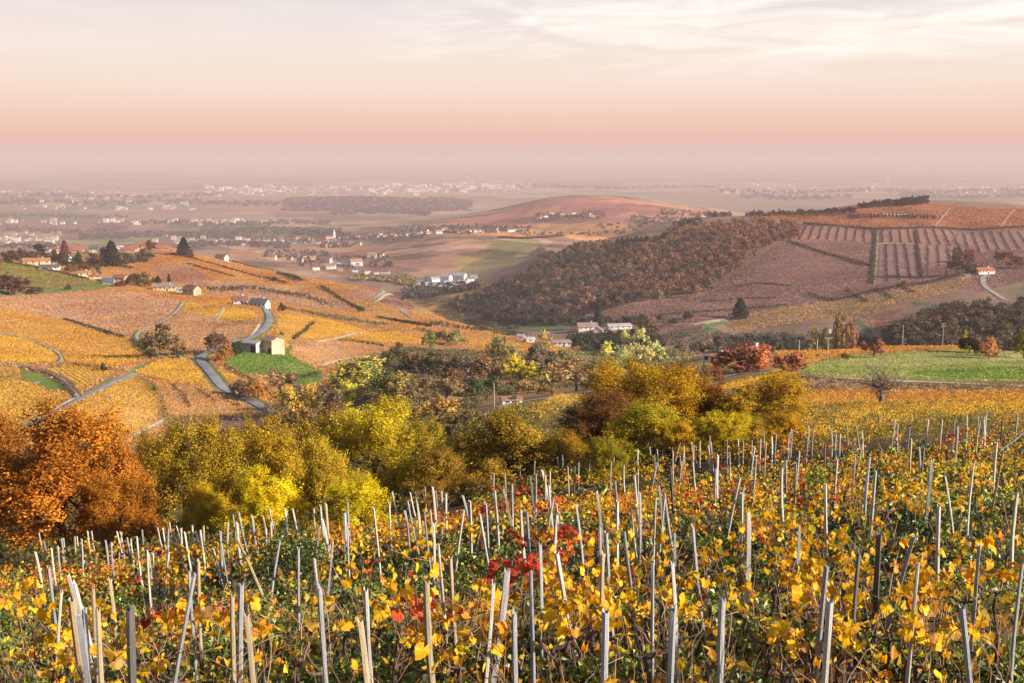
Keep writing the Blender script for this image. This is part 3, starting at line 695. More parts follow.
def ribbon(name, w, width, c, mats, lift, label):
    s = resample(w, 1.5 if w[:, 1].mean() < 500 else 3.0); n = len(s)
    t = np.gradient(s, axis=0); t /= np.linalg.norm(t, axis=1)[:, None] + 1e-9
    nr = np.column_stack([-t[:, 1], t[:, 0]])
    k = 5; rows = []
    for j in range(k):
        p = s + nr * (width * (j / (k - 1) - 0.5) * (1 + 0.06 * np.sin(np.arange(n) * 0.9 + j)))[:, None]
        rows.append(np.column_stack([p, height(p[:, 0], p[:, 1]) + lift + 0.0004 * p[:, 1] + (0.03 if 0 < j < k - 1 else -0.05)]))
    v = np.stack(rows, 1).reshape(-1, 3)
    i = np.arange(n - 1)[:, None] * k + np.arange(k - 1)[None, :]
    f = np.stack([i, i + 1, i + 1 + k, i + k], -1).reshape(-1, 4)
    cc = np.tile(np.array(c, float), (len(v), 1))
    o = obj(name, new_mesh(name, v, f, mats, cc, smooth=True)); tag(o, label, None, None, "structure")
    return o
for (kind, pts, lo, hi, wd, c, verge), w in zip(ROADS, _road_lines):
    if kind == "lane": ribbon("road", w, wd, c, [M_ROAD], 0.12, "grey paved lane winding through the vineyards")
    else: ribbon("path", w, wd, c, [M_DIRT], 0.10, "pale dirt track between vineyard plots")

# ---- the vines of every plot
def bushes(P, w, h, n, card, cols, up=0.3, zmin=0.1, vary=0.37):
    """n leaf cards round every stem foot in P; cols (N,3)."""
    N = len(P); q = RNG.normal(size=(N, n, 3)); q /= np.linalg.norm(q, axis=2)[:, :, None]
    q *= RNG.uniform(0.35, 1.0, (N, n, 1))
    C = P[:, None, :] + q * np.array([w, w, h * 0.5]) + np.array([0, 0, h * (0.5 + zmin)])
    s = card * RNG.uniform(0.6, 1.3, N * n)
    V, Fc = quads(C.reshape(-1, 3), s, up)
    c = np.repeat(cols[:, None, :], n, 1) * RNG.uniform(1 - vary, 1 + vary, (N, n, 1)) * (1 + RNG.normal(size=(N, n, 3)) * 0.07)
    return V, Fc, np.repeat(np.clip(c, 0.005, 0.9).reshape(-1, 3), 4, 0)

for k, (label, uv, rows, lo, hi, gap, along, tones, bush, fill) in enumerate(PLOTS):
    a = np.array(hit(*rows[0], lo, hi)[:2]); b = np.array(hit(*rows[1], lo, hi)[:2])
    t = (b - a) / np.hypot(*(b - a)); n = np.array([-t[1], t[0]])
    d = np.exp(uv[:, 1]); W = np.column_stack([uv[:, 0] * d, d])
    T = (W - a) @ t; Q = (W - a) @ n
    g = gap; s_ = along
    while (T.max() - T.min()) * (Q.max() - Q.min()) / (g * s_) > 400000: g *= 1.3; s_ *= 1.3
    tt, qq = np.meshgrid(np.arange(T.min(), T.max(), s_), np.arange(Q.min(), Q.max(), g), indexing="ij")
    tt = tt.ravel(); qq = qq.ravel()
    tt = tt + RNG.normal(size=tt.size) * s_ * 0.18; qq = qq + RNG.normal(size=tt.size) * g * 0.05
    x = a[0] + tt * t[0] + qq * n[0]; y = a[1] + tt * t[1] + qq * n[1]
    ok = (y > 10); x, y, qq, tt = x[ok], y[ok], qq[ok], tt[ok]
    ok = near_id(x, y) == k + 1; x, y, qq, tt = x[ok], y[ok], qq[ok], tt[ok]
    lum = waves(x, y, 18 + 0.03 * y.mean(), 40 + k); hue = waves(x, y, 40 + 0.03 * y.mean(), 90 + k)
    ok = RNG.uniform(size=x.size) < fill - 0.18 * np.clip(lum, -1, 1); x, y, lum, hue = x[ok], y[ok], lum[ok], hue[ok]
    if not len(x): continue
    wts = np.array([q[1] for q in tones], float); cum = np.cumsum(wts / wts.sum())
    pick = np.searchsorted(cum, np.clip(0.5 + 0.22 * hue + RNG.normal(size=x.size) * 0.22, 0.001, 0.999))
    cols = np.array([q[0] for q in tones])[pick] * (1 + 0.12 * np.clip(lum, -1.5, 1.5))[:, None]
    P = np.column_stack([x, y, height(x, y)])
    gr = (k + 1) in GRASSY
    V, Fc, c = bushes(P, bush[0], bush[1], bush[2] if gr else int(bush[2] * 1.5 + 1), bush[3] * (1.0 if gr else 0.82), cols, 1.2 if gr else 0.3, 0.1, 0.14 if gr else 0.37)
    o = obj("meadow_grass" if gr else "vineyard_rows", new_mesh("rows", V, Fc, [M_LEAF], c))
    tag(o, label, "meadow" if gr else "vineyard plot", None, "stuff")
# ------------------------------------------------------------------ tree prototypes (unit height, foot at the origin)
def trunk_mesh(name, rng, lobes, r0, top, limbs, bare=False, k=6):
    mb = MB()
    bend = rng.normal(size=2) * 0.03
    z = np.linspace(-0.03, top, 6)
    pts = np.column_stack([bend[0] * np.sin(z * 4) , bend[1] * np.sin(z * 3 + 1) - bend[1] * math.sin(1), z])
    mb.tube(pts, np.linspace(r0 * 1.25, r0 * 0.45, 6), k, (0.10, 0.075, 0.055))
    for i in range(limbs):
        L = lobes[i % len(lobes)]; f = rng.uniform(0.25, 0.9)
        s = pts[0] + 0; s = np.array([np.interp(f * top, z, pts[:, 0]), np.interp(f * top, z, pts[:, 1]), f * top])
        e = np.array(L[:3]) + rng.normal(size=3) * 0.03
        mid = (s + e) / 2 + np.array([0, 0, -0.03]) + rng.normal(size=3) * 0.02
        mb.tube([s, mid, e], [r0 * 0.5, r0 * 0.32, r0 * 0.12], 4, (0.10, 0.075, 0.055))
        if bare:
            for _ in range(7):
                f2 = rng.uniform(0.35, 1.0); p = s + (e - s) * f2
                q = p + (rng.normal(size=3) * 0.09 + np.array([0, 0, 0.06]) + (e - s) * 0.25)
                mb.tube([p, (p + q) / 2 + rng.normal(size=3) * 0.012, q], [r0 * 0.16, r0 * 0.10, r0 * 0.05], 3, (0.12, 0.085, 0.065))
                for _ in range(4):
                    q2 = q + rng.normal(size=3) * 0.06 + (q - p) * 0.4; f3 = rng.uniform(0.4, 1); s2 = p + (q - p) * f3
                    mb.tube([s2, q2], [r0 * 0.07, r0 * 0.035], 3, (0.14, 0.10, 0.075), cap=False)
    if bare and "bare" in name: mb.c = [np.broadcast_to(np.array((0.22, 0.16, 0.13)), (len(q), 3)) for q in mb.c]
    return mb.mesh(name, [M_BARK], True)

def lobes_of(shape, rng):
    out = []
    if shape == "round":
        for _ in range(15):
            th = rng.uniform(0, 6.28); zz = rng.uniform(-0.8, 1.0); r = math.sqrt(max(0, 1 - zz * zz)) * rng.uniform(0.55, 0.85)
            out.append((0.34 * r * math.cos(th), 0.34 * r * math.sin(th), 0.57 + 0.27 * zz * 0.85, rng.uniform(0.12, 0.2)))
        out.append((0, 0, 0.6, 0.24))
    elif shape == "full":                   # a tree of the edge, leafy almost to the grass, ragged outline
        for _ in range(26):
            th = rng.uniform(0, 6.28); zz = rng.uniform(-0.9, 1.0); r = math.sqrt(max(0, 1 - zz * zz)) ** 0.8 * rng.uniform(0.45, 0.98)
            out.append((0.40 * r * math.cos(th), 0.40 * r * math.sin(th), 0.50 + 0.38 * zz * rng.uniform(0.8, 1.05), rng.uniform(0.08, 0.16)))
        out.append((0, 0, 0.55, 0.3))
    elif shape == "wide":                   # a bush or coppice: foliage right down to the ground
        for _ in range(18):
            th = rng.uniform(0, 6.28); zz = rng.uniform(-0.2, 1.0); r = math.sqrt(max(0, 1 - zz * zz)) * rng.uniform(0.5, 0.95)
            out.append((0.38 * r * math.cos(th), 0.38 * r * math.sin(th), 0.2 + 0.6 * zz * rng.uniform(0.7, 1.0) + 0.06, rng.uniform(0.11, 0.2)))
        out.append((0, 0, 0.42, 0.26))
    elif shape == "column":
        for i in range(14):
            z = 0.12 + 0.8 * i / 13; w = 0.36 * math.sin(math.pi * (0.12 + 0.83 * i / 13)) ** 0.8
            th = rng.uniform(0, 6.28)
            out.append((w * 0.35 * math.cos(th), w * 0.35 * math.sin(th), z, 0.07 + w * 0.42))
    return out

def crown_mesh(name, shape, n, leaf, rng, tones=((1, 1, 1),), hole=0.0, mat_=None):
    L = lobes_of(shape, rng); R = np.array([l[3] for l in L]); p = R ** 2 / (R ** 2).sum()
    per = 64 if n > 10000 else 16 if n > 1000 else 5
    m = n // per                              # leaves sit along upward sprays that break the outline
    kt = rng.choice(len(L), m, p=p); LC = np.array([l[:3] for l in L])
    d0 = rng.normal(size=(m, 3)); d0[:, 2] += 0.3; d0 /= np.linalg.norm(d0, axis=1)[:, None]
    root = LC[kt] + d0 * (R[kt] * rng.uniform(0.3, 0.85, m))[:, None]
    outw = root - np.array([0, 0, 0.42]); outw /= np.linalg.norm(outw, axis=1)[:, None] + 1e-6
    tw = outw * 0.7 + np.array([0, 0, 0.75]) + rng.normal(size=(m, 3)) * 0.38; tw /= np.linalg.norm(tw, axis=1)[:, None]
    ln = rng.uniform(0.06, 0.17, m) * rng.uniform(0.6, 1.35, m)
    k = np.repeat(kt, per); n = m * per; q = rng.uniform(0, 1, n) ** 0.75
    C = np.repeat(root, per, 0) + np.repeat(tw * ln[:, None], per, 0) * q[:, None] + rng.normal(size=(n, 3)) * (0.020 if per > 5 else 0.04)
    d = np.repeat(tw, per, 0) * 0.3 + np.repeat(d0, per, 0) * 0.7
    sb = np.repeat(rng.uniform(0.78, 1.25, m), per)
    C[:, 2] = np.maximum(C[:, 2], 0.015)
    # sprays: leaves gather into clumps with gaps between
    g = np.sin(C[:, 0] * 41 + C[:, 2] * 17 + k) + np.sin(C[:, 1] * 37 - C[:, 2] * 29 + k * 2) + np.sin(C[:, 2] * 43 + C[:, 0] * 23)
    ok = g > -1.6 - (1 - hole) * 1.2 + rng.normal(size=n) * 0.5
    C, d, k = C[ok], d[ok], k[ok]
    V, Fc = quads(C, leaf * rng.uniform(0.6, 1.3, len(C)), 0.2, 1.0, rng, d)
    t = np.array(tones); lb = rng.uniform(0.8, 1.2, len(L)); lt = rng.choice(len(t), len(L))
    ti = np.where(rng.uniform(size=len(C)) < 0.65, lt[k], rng.choice(len(t), len(C)))
    c = t[ti] * (lb[k] * sb[ok] * rng.uniform(0.6, 1.35, len(C)))[:, None]
    return new_mesh(name, V, Fc, [mat_ or M_CROWN], np.repeat(c, 4, 0)), L

def conifer_mesh(name, n, leaf, rng, slim=0.2):
    t = rng.uniform(0, 1, n) ** 0.8
    layer = np.floor(t * 9) / 9; w = slim * (1 - t) ** 0.75 * (0.75 + 0.4 * (1 - (t * 9 - np.floor(t * 9)))) + 0.01
    th = rng.uniform(0, 6.28, n); r = w * rng.uniform(0.3, 1, n) ** 0.5 * (1 + 0.25 * np.sin(th * 5 + layer * 40))
    C = np.column_stack([r * np.cos(th), r * np.sin(th), 0.05 + 0.95 * t - 0.2 * r])
    d = np.column_stack([np.cos(th), np.sin(th), np.full(n, 0.35)])
    V, Fc = quads(C, leaf * rng.uniform(0.6, 1.3, n), 0.1, 0.7, rng, d)
    return new_mesh(name, V, Fc, [M_NEEDLE], np.repeat(rng.uniform(0.6, 1.3, n)[:, None] * np.ones(3), 4, 0))

_TR = np.random.default_rng(21)
PROTO = {}
def protos(key, shape, n, leaf, count, limbs, r0=0.022, tones=((1, 1, 1),), hole=0.35, bare=False, top=0.62):
    out = []
    for i in range(count):
        cr, L = crown_mesh(key + " crown", shape, n, leaf, _TR, tones, hole)
        out.append((cr, trunk_mesh(key + " trunk", _TR, L, r0, top, limbs, bare, 6 if n > 3000 else 4)))
    PROTO[key] = out
MIX = ((1, 1, 1), (1.12, 1.1, 1.0), (0.85, 0.78, 0.8), (1.0, 0.88, 0.8))
protos("big", "full", 48000, 0.0135, 4, 18, tones=MIX, hole=0.75)
protos("bigbush", "wide", 42000, 0.0155, 5, 14, tones=MIX, hole=0.75, r0=0.016)
protos("tree", "full", 3400, 0.048, 4, 9, tones=MIX, hole=0.4)
protos("bush", "wide", 3200, 0.052, 4, 6, tones=MIX, hole=0.4, r0=0.015)
protos("poplar", "column", 1500, 0.05, 2, 5, tones=MIX, r0=0.014, top=0.8)
protos("thin", "round", 1500, 0.045, 3, 14, tones=MIX, hole=0.7, bare=True, r0=0.02)
protos("wood", "wide", 620, 0.11, 4, 3, tones=MIX, hole=0.3, r0=0.025)
protos("bare", "round", 60, 0.03, 2, 11, tones=MIX, hole=0.9, bare=True, r0=0.045)
PROTO["bigtree"] = PROTO["bigbush"]
PROTO["fir"] = [(conifer_mesh("fir needles", 1800, 0.07, _TR, s), trunk_mesh("fir trunk", _TR, [(0, 0, 0.5, 0.1)], 0.018, 0.9, 0, False, 4)) for s in (0.26, 0.17)]
PROTO["pine"] = [(crown_mesh("pine needles", "round", 1500, 0.07, _TR, ((1, 1, 1), (0.8, 0.85, 0.8)), 0.4, M_NEEDLE)[0], trunk_mesh("pine trunk", _TR, [(0.1, 0.1, 0.6, 0.1), (-0.1, 0, 0.6, 0.1)], 0.02, 0.7, 5, False, 4)) for _ in range(2)]
_turn = [0]
def tree(kind, px, top, width, label, color, base=None, d=None, name="tree", cat="tree", group=None, lo=60, hi=3500, var=None, jit=0.08, single=False):
    """A tree whose crown top, width and (visible) foot were read off the photo; d: distance when the foot is hidden."""
    if d is None: x, y, z = hit(px, base, lo, hi)
    else:
        u, _ = ray_uw(px, 400.0); y = d; x = float(u) * d; z = float(height(np.array([x]), np.array([y]))[0])
    _, wt = ray_uw(px, top)
    h = CAMZ + float(wt) * y - z
    w = width * y / F
    h = max(h, w * 0.45)
    P = PROTO[kind]; _turn[0] += 1
    cr, tr = P[(_turn[0] if var is None else var) % len(P)]
    uw = {"poplar": 0.36, "fir": 0.45, "wood": 0.86, "round": 0.86}.get(kind, 0.9)
    s = (w / uw, w / uw, h * (1.1 if kind in ('big', 'bigbush', 'bigtree') else 1.04))
    c = np.clip(np.array(color) * (1 + RNG.normal(size=3) * jit * np.array([1, 0.8, 0.5])) * RNG.uniform(0.9, 1.1), 0.004, 0.9)
    root = thing(name, (x, y, z - 0.05), RNG.uniform(0, 6.28), s)
    tag(root, label, cat, group)
    obj("trunk", tr, root)
    obj("crown", cr, root, color=c)
    return root

ORNG = (0.52, 0.21, 0.025); YEL = (0.54, 0.44, 0.025); BYEL = (0.70, 0.57, 0.02); GLD = (0.48, 0.33, 0.03); OLV = (0.27, 0.22, 0.03); RUS = (0.20, 0.075, 0.02)
# ---- the trees right behind the near vineyard
for a in [
    ("bigtree", 52, 422, 186, "large rust-orange tree with a broad crown behind the lowest stakes", ORNG, 55),
    ("bigtree", 104, 430, 92, "rust-gold tree leaning out of the broad rust-orange tree on its uphill side", (0.50, 0.22, 0.03), 59),
    ("big", -14, 432, 110, "rust-orange tree cut by the frame edge beside the broad rust-orange tree", (0.46, 0.18, 0.03), 61),
    ("bigbush", 118, 462, 84, "small russet bush between the rust-orange tree and the dark hollow", (0.44, 0.18, 0.02), 53),
    ("big", 192, 434, 118, "olive-yellow tree beside the dark hollow and the rust-orange tree", (0.42, 0.32, 0.025), 62),
    ("big", 286, 424, 110, "gold-flecked yellow tree between the olive-yellow tree and the tall lemon tree", (0.54, 0.37, 0.025), 64),
    ("big", 374, 408, 130, "tallest lemon-yellow tree of the row behind the vineyard", YEL, 66),
    ("bigbush", 258, 474, 84, "bright yellow bush at the foot of the gold-flecked tree", BYEL, 48),
    ("bigbush", 352, 474, 84, "bright yellow low bush under the tallest lemon-yellow tree", BYEL, 47),
    ("bigbush", 205, 486, 60, "low yellow bush under the olive-yellow tree", (0.55, 0.38, 0.02), 50),
    ("bigbush", 512, 420, 140, "wide olive-gold thicket bush behind the middle stakes", (0.42, 0.28, 0.03), 62),
    ("bigbush", 440, 452, 90, "olive-brown bush between the tall lemon tree and the wide olive-gold bush", (0.36, 0.24, 0.03), 58),
    ("bigbush", 470, 440, 70, "dull gold bush leaning on the wide olive-gold bush", (0.34, 0.22, 0.025), 70),
    ("big", 598, 396, 104, "dark russet oak with a purple-brown crown beside the gold oak", (0.24, 0.11, 0.035), 71),
    ("big", 643, 366, 126, "gold oak with a bright crown rising above the dark russet oak", (0.54, 0.34, 0.02), 76),
    ("big", 692, 376, 62, "narrow bronze tree between the gold oak and the wide gold bushes", (0.42, 0.24, 0.03), 82),
    ("bigbush", 650, 406, 108, "rounded yellow-green bush in front of the gold oak", (0.50, 0.41, 0.025), 60),
    ("bigbush", 604, 440, 60, "small lime-yellow bush below the dark russet oak", (0.40, 0.34, 0.025), 54),
    ("bigbush", 722, 406, 70, "pure yellow bush between the yellow-green bush and the wide gold bush", (0.56, 0.46, 0.02), 60),
    ("bigbush", 772, 376, 112, "wide amber-gold bush rising in front of the farm track", (0.47, 0.31, 0.025), 78),
    ("bigbush", 712, 392, 66, "red-brown bush behind the pure yellow bush", (0.32, 0.12, 0.02), 80),
    ("bigbush", 784, 414, 60, "orange-yellow bush at the corner of the near vineyard", (0.54, 0.36, 0.02), 56),
    ("big", 150, 440, 60, "olive-brown thin tree filling the gap beside the rust-orange tree", (0.40, 0.24, 0.03), 70),
    ("big", 238, 432, 70, "dull gold tree between the olive-yellow and gold-flecked trees", (0.40, 0.29, 0.03), 72),
    ("bigbush", 322, 440, 70, "gold bush filling the gap beside the tall lemon tree", (0.48, 0.35, 0.03), 58),
    ("big", 418, 420, 80, "olive tree behind the tall lemon tree", (0.40, 0.30, 0.03), 78),
    ("bigbush", 560, 436, 80, "bronze-gold bush between the olive-gold bush and the russet oak", (0.48, 0.28, 0.025), 66),
    ("bigbush", 612, 420, 60, "dark bronze bush at the foot of the gold oak", (0.30, 0.13, 0.025), 70),
    ("bigbush", 745, 412, 60, "amber bush between pure yellow bush and wide amber bush", (0.44, 0.30, 0.03), 68),
    ("bigbush", 680, 424, 50, "small gold bush beside the rounded yellow-green bush", (0.55, 0.38, 0.02), 58),
]: tree(a[0], a[1], a[2], a[3], a[4], a[5], d=a[6], jit=0.03, name="bush" if a[0] == "bigbush" else "autumn_tree", cat="bush" if a[0] == "bigbush" else "tree")
tree("bare", 880, 362, 62, "small leafless tree standing in the golden vine rows", (0.3, 0.16, 0.05), base=411, name="bare_tree", lo=60, hi=200)

# ---- trees over the near spur and its meadow
S = dict(lo=150, hi=420)
tree("bush", 737, 342, 54, "dark red-brown bush, biggest of the clump by the white house", (0.32, 0.15, 0.085), base=373, name="red_bush", cat="bush", **S)
tree("bush", 763, 345, 38, "bright orange-red bush joined to the dark red-brown clump", (0.62, 0.26, 0.12), base=370, name="red_bush", cat="bush", **S)
tree("bush", 792, 350, 36, "small orange tree with a clear trunk at the meadow's tip", (0.48, 0.22, 0.10), base=374, name="orange_tree", **S)
tree("bush", 722, 350, 18, "olive-grey bush between the white house and the red clump", OLV, base=368, name="bush", cat="bush", **S)
tree("bush", 714, 366, 26, "low red bush beside the lane below the white house", (0.38, 0.17, 0.09), base=381, name="red_bush", cat="bush", **S)
tree("bush", 683, 364, 18, "round olive bush on the slope above the lane", (0.20, 0.17, 0.03), base=380, name="bush", cat="bush", **S)
tree("tree", 874, 340, 24, "small round rust-red tree alone on the far edge of the meadow", (0.46, 0.22, 0.13), base=358, name="red_tree", lo=150, hi=420)
tree("bush", 969, 336, 28, "dark evergreen bush beside the orange-red meadow tree", (0.03, 0.045, 0.02), base=353, name="dark_bush", cat="bush", lo=150, hi=420)
tree("tree", 989, 339, 24, "glowing orange-red tree on the meadow beside the dark bush", (0.64, 0.29, 0.13), base=359, name="red_tree", lo=150, hi=420)
tree("bush", 964, 331, 11, "small lemon-yellow treetop above the dark evergreen bush", (0.62, 0.52, 0.03), base=352, name="yellow_tree", lo=150, hi=420)
tree("tree", 1024, 332, 26, "green and gold tree at the uphill end of the meadow", (0.30, 0.26, 0.03), base=359, name="autumn_tree", lo=150, hi=420)
tree("bush", 845, 352, 10, "small russet bush among the vines by the utility pole", (0.35, 0.16, 0.04), base=360, name="bush", cat="bush", **S)
tree("bush", 818, 353, 5, "tiny dark green bush among the vines by the utility pole", (0.10, 0.14, 0.03), base=358, name="bush", cat="bush", **S)

# ---- the thickets in the valley below
VV = dict(lo=170, hi=760, jit=0.025)
for a in [
    ("bush", 161, 327, 34, 356, "big grey-brown oak beside the forked track", (0.17, 0.12, 0.05)),
    ("tree", 217, 334, 21, 354, "dark red-brown round tree by the stone barn", (0.13, 0.06, 0.04)),
    ("bush", 225, 344, 16, 361, "orange-brown bush below the dark red tree by the barn", (0.32, 0.15, 0.04)),
    ("bush", 236, 342, 15, 354, "dark green bush against the stone barn wall", (0.05, 0.07, 0.025)),
    ("bush", 281, 331, 7, 336, "tiny russet bush just behind the stone barn", (0.20, 0.10, 0.04)),
    ("bush", 180, 349, 8, 358, "small dark bush at the road fork", (0.09, 0.09, 0.03)),
    ("bush", 239, 379, 16, 396, "brown leafless bush first along the road below the pasture", (0.15, 0.11, 0.07)),
    ("bush", 249, 380, 18, 398, "russet brown bush second along the road below the pasture", (0.22, 0.12, 0.05)),
    ("tree", 259, 383, 16, 402, "orange tree at the road below the pasture", (0.40, 0.17, 0.04)),
    ("thin", 281, 370, 32, 396, "tan half-bare tree at the lower corner of the pasture", (0.30, 0.19, 0.09)),
    ("tree", 289, 388, 27, 416, "yellow-brown round tree below the tan half-bare tree", (0.38, 0.27, 0.05)),
    ("tree", 312, 388, 22, 412, "pale yellow tree beside the yellow-brown round tree", (0.42, 0.31, 0.06)),
    ("thin", 300, 384, 20, 410, "grey half-bare tree between two yellow trees", (0.20, 0.14, 0.09)),
    ("bush", 357, 359, 52, 392, "big pale yellow-green willow at the end of the pasture", (0.36, 0.30, 0.07)),
    ("tree", 347, 383, 18, 404, "bright yellow tree in front of the big willow", (0.50, 0.38, 0.04)),
    ("thin", 328, 388, 28, 412, "grey-brown leafless tree below the big willow", (0.18, 0.12, 0.08)),
    ("bush", 333, 404, 24, 422, "dark red thicket bush below the grey-brown tree", (0.20, 0.08, 0.05)),
    ("bush", 300, 408, 28, 424, "orange-brown thicket bush above the lemon tree", (0.28, 0.15, 0.05)),
    ("thin", 275, 406, 30, 428, "purple-grey twiggy bush beside the road end", (0.17, 0.11, 0.09)),
    ("bush", 383, 372, 26, 396, "dark green bush behind the olive-gold bush in the thicket", (0.07, 0.09, 0.03)),
    ("bush", 400, 374, 42, 402, "olive-gold bush in the middle of the thicket", (0.28, 0.20, 0.05)),
    ("thin", 420, 378, 36, 408, "brown twiggy bush in the middle of the thicket", (0.22, 0.15, 0.07)),
    ("bush", 437, 396, 46, 428, "warm brown bush with orange tips above the olive-brown bush", (0.30, 0.18, 0.05)),
    ("bush", 410, 400, 40, 430, "dull olive bush behind the tallest lemon-yellow tree", (0.20, 0.15, 0.05)),
    ("thin", 446, 378, 38, 402, "tawny twiggy bush at the far side of the thicket", (0.26, 0.17, 0.08)),
    ("bush", 376, 366, 22, 384, "grey-olive bush just above the bright yellow tree", (0.19, 0.15, 0.06)),
    ("bush", 466, 410, 34, 432, "brown shaded bush beside the valley lane", (0.18, 0.12, 0.05)),
    ("bush", 432, 414, 40, 446, "dark brown shaded bush below the warm brown bush", (0.12, 0.08, 0.04)),
    ("bush", 398, 345, 20, 362, "dark olive bush at the top of the hillside thicket", (0.10, 0.10, 0.04)),
    ("tree", 429, 333, 13, 352, "green tree standing above the hillside thicket", (0.18, 0.19, 0.05)),
    ("bush", 414, 350, 26, 369, "red-brown bush inside the hillside thicket", (0.20, 0.12, 0.06)),
    ("bush", 388, 352, 16, 366, "small dark bush at the edge of the bare vine plot", (0.07, 0.08, 0.03)),
    ("bush", 430, 353, 24, 375, "grey-green bush in the hillside thicket", (0.14, 0.13, 0.06)),
    ("bush", 446, 353, 26, 378, "brown bush in the hillside thicket", (0.17, 0.11, 0.06)),
    ("bush", 405, 360, 18, 374, "dark green bush in the hillside thicket", (0.06, 0.08, 0.03)),
    ("bush", 459, 354, 22, 377, "deep green tree beside the purple tree of the thicket", (0.07, 0.09, 0.04)),
    ("tree", 472, 357, 22, 382, "purple-grey tree in the valley thicket", (0.16, 0.11, 0.09)),
    ("tree", 484, 355, 26, 386, "orange-brown tree in the valley thicket", (0.22, 0.13, 0.06)),
    ("bush", 452, 368, 26, 390, "dark russet bush at the near edge of the valley thicket", (0.17, 0.09, 0.05)),
    ("tree", 498, 340, 26, 364, "olive tree rising at the end of the golden strip", (0.21, 0.18, 0.07)),
    ("tree", 512, 346, 18, 368, "yellow-olive tree behind the golden valley tree", (0.25, 0.21, 0.08)),
    ("tree", 519, 358, 29, 386, "single glowing golden round tree in the valley thicket", (0.46, 0.31, 0.025)),
    ("bush", 500, 362, 20, 384, "brown tree just beside the glowing golden tree", (0.19, 0.13, 0.07)),
    ("bush", 478, 378, 22, 396, "dark green bush by the lamp-like pole in the valley", (0.07, 0.09, 0.04)),
    ("bush", 493, 378, 18, 392, "small dark green bush by the lane in the valley", (0.06, 0.08, 0.03)),
    ("tree", 537, 344, 18, 366, "shaded slate-green tree beyond the golden valley tree", (0.12, 0.11, 0.07)),
    ("tree", 545, 332, 13, 352, "tan-gold tree beside the long grey farm building", (0.40, 0.27, 0.10)),
    ("bush", 533, 352, 24, 374, "purple-grey bush beyond the golden valley tree", (0.17, 0.12, 0.09)),
    ("bush", 549, 354, 26, 376, "grey-green bush between two tan trees", (0.17, 0.15, 0.08)),
    ("tree", 564, 352, 20, 372, "soft green tree behind the big tan tree", (0.19, 0.17, 0.08)),
    ("thin", 576, 360, 46, 391, "big tan half-bare tree with bare branches by the valley lane", (0.36, 0.23, 0.10)),
    ("bush", 556, 361, 24, 384, "tan bush beside the big half-bare tree", (0.35, 0.23, 0.09)),
    ("poplar", 543, 371, 5, 382, "tiny yellow spire tree below the grey-green bush", (0.55, 0.42, 0.06)),
    ("bush", 528, 381, 22, 393, "low tawny bush by the lane bend", (0.34, 0.21, 0.08)),
    ("bush", 546, 386, 18, 395, "low russet bush by the lane bend", (0.24, 0.12, 0.06)),
    ("bush", 592, 378, 18, 388, "dark bush at the foot of the big tan tree", (0.09, 0.07, 0.04)),
    ("bush", 457, 332, 20, 345, "tan-olive tree on the dark bank of the far hillside", (0.27, 0.21, 0.08)),
    ("bush", 440, 333, 14, 341, "dark low bush on the bank of the far hillside", (0.07, 0.08, 0.03)),
    ("poplar", 605, 341, 10, 358, "slim yellow-green poplar in the valley bottom", (0.494, 0.455, 0.104)),
    ("bush", 608, 358, 26, 376, "yellow-flecked bush below the slim valley poplar", (0.30, 0.24, 0.07)),
    ("bush", 594, 362, 18, 378, "olive bush below the slim valley poplar", (0.20, 0.18, 0.06)),
    ("tree", 627, 333, 13, 352, "golden tree, lower of two in the valley grove", (0.572, 0.442, 0.143)),
    ("poplar", 643, 328, 12, 352, "golden tree, taller of two in the valley grove", (0.598, 0.442, 0.156)),
    ("tree", 622, 349, 20, 368, "pale sage-green tree in the valley grove", (0.351, 0.351, 0.156)),
    ("tree", 641, 344, 24, 368, "tan-green tree in the middle of the valley grove", (0.390, 0.325, 0.143)),
    ("tree", 657, 345, 20, 366, "pale green tree at the uphill side of the valley grove", (0.390, 0.364, 0.143)),
    ("bush", 634, 358, 22, 374, "dark green bush under the valley grove", (0.09, 0.10, 0.05)),
    ("bush", 668, 348, 20, 362, "grey-olive bush above the olive vine slope", (0.18, 0.16, 0.08)),
    ("bush", 682, 345, 20, 358, "brown-grey bush above the olive vine slope", (0.19, 0.14, 0.09)),
    ("bush", 697, 342, 18, 356, "dim purple bush behind the white house", (0.13, 0.09, 0.08)),
    ("bush", 708, 347, 18, 358, "dark green bush against the white house", (0.04, 0.055, 0.025)),
    ("bush", 104, 361, 7, 372, "small dark spiky fir in the brown hedge", (0.03, 0.04, 0.02)),
    ("bush", 154, 386, 8, 392, "dark scrub bush at the head of the gully", (0.12, 0.13, 0.04)),
]: tree(a[0], a[1], a[2] - (2 if a[3] > 12 else 0), a[3] * (1.28 if a[3] > 12 else 1.0), a[5], tuple(min(0.72, q * f) for q, f in zip(a[6], (1.6, 1.8, 1.85))), base=a[4], name={"bush": "bush", "thin": "half_bare_tree", "poplar": "poplar", "tree": "autumn_tree"}[a[0]], cat="bush" if a[0] == "bush" else "tree", **VV)

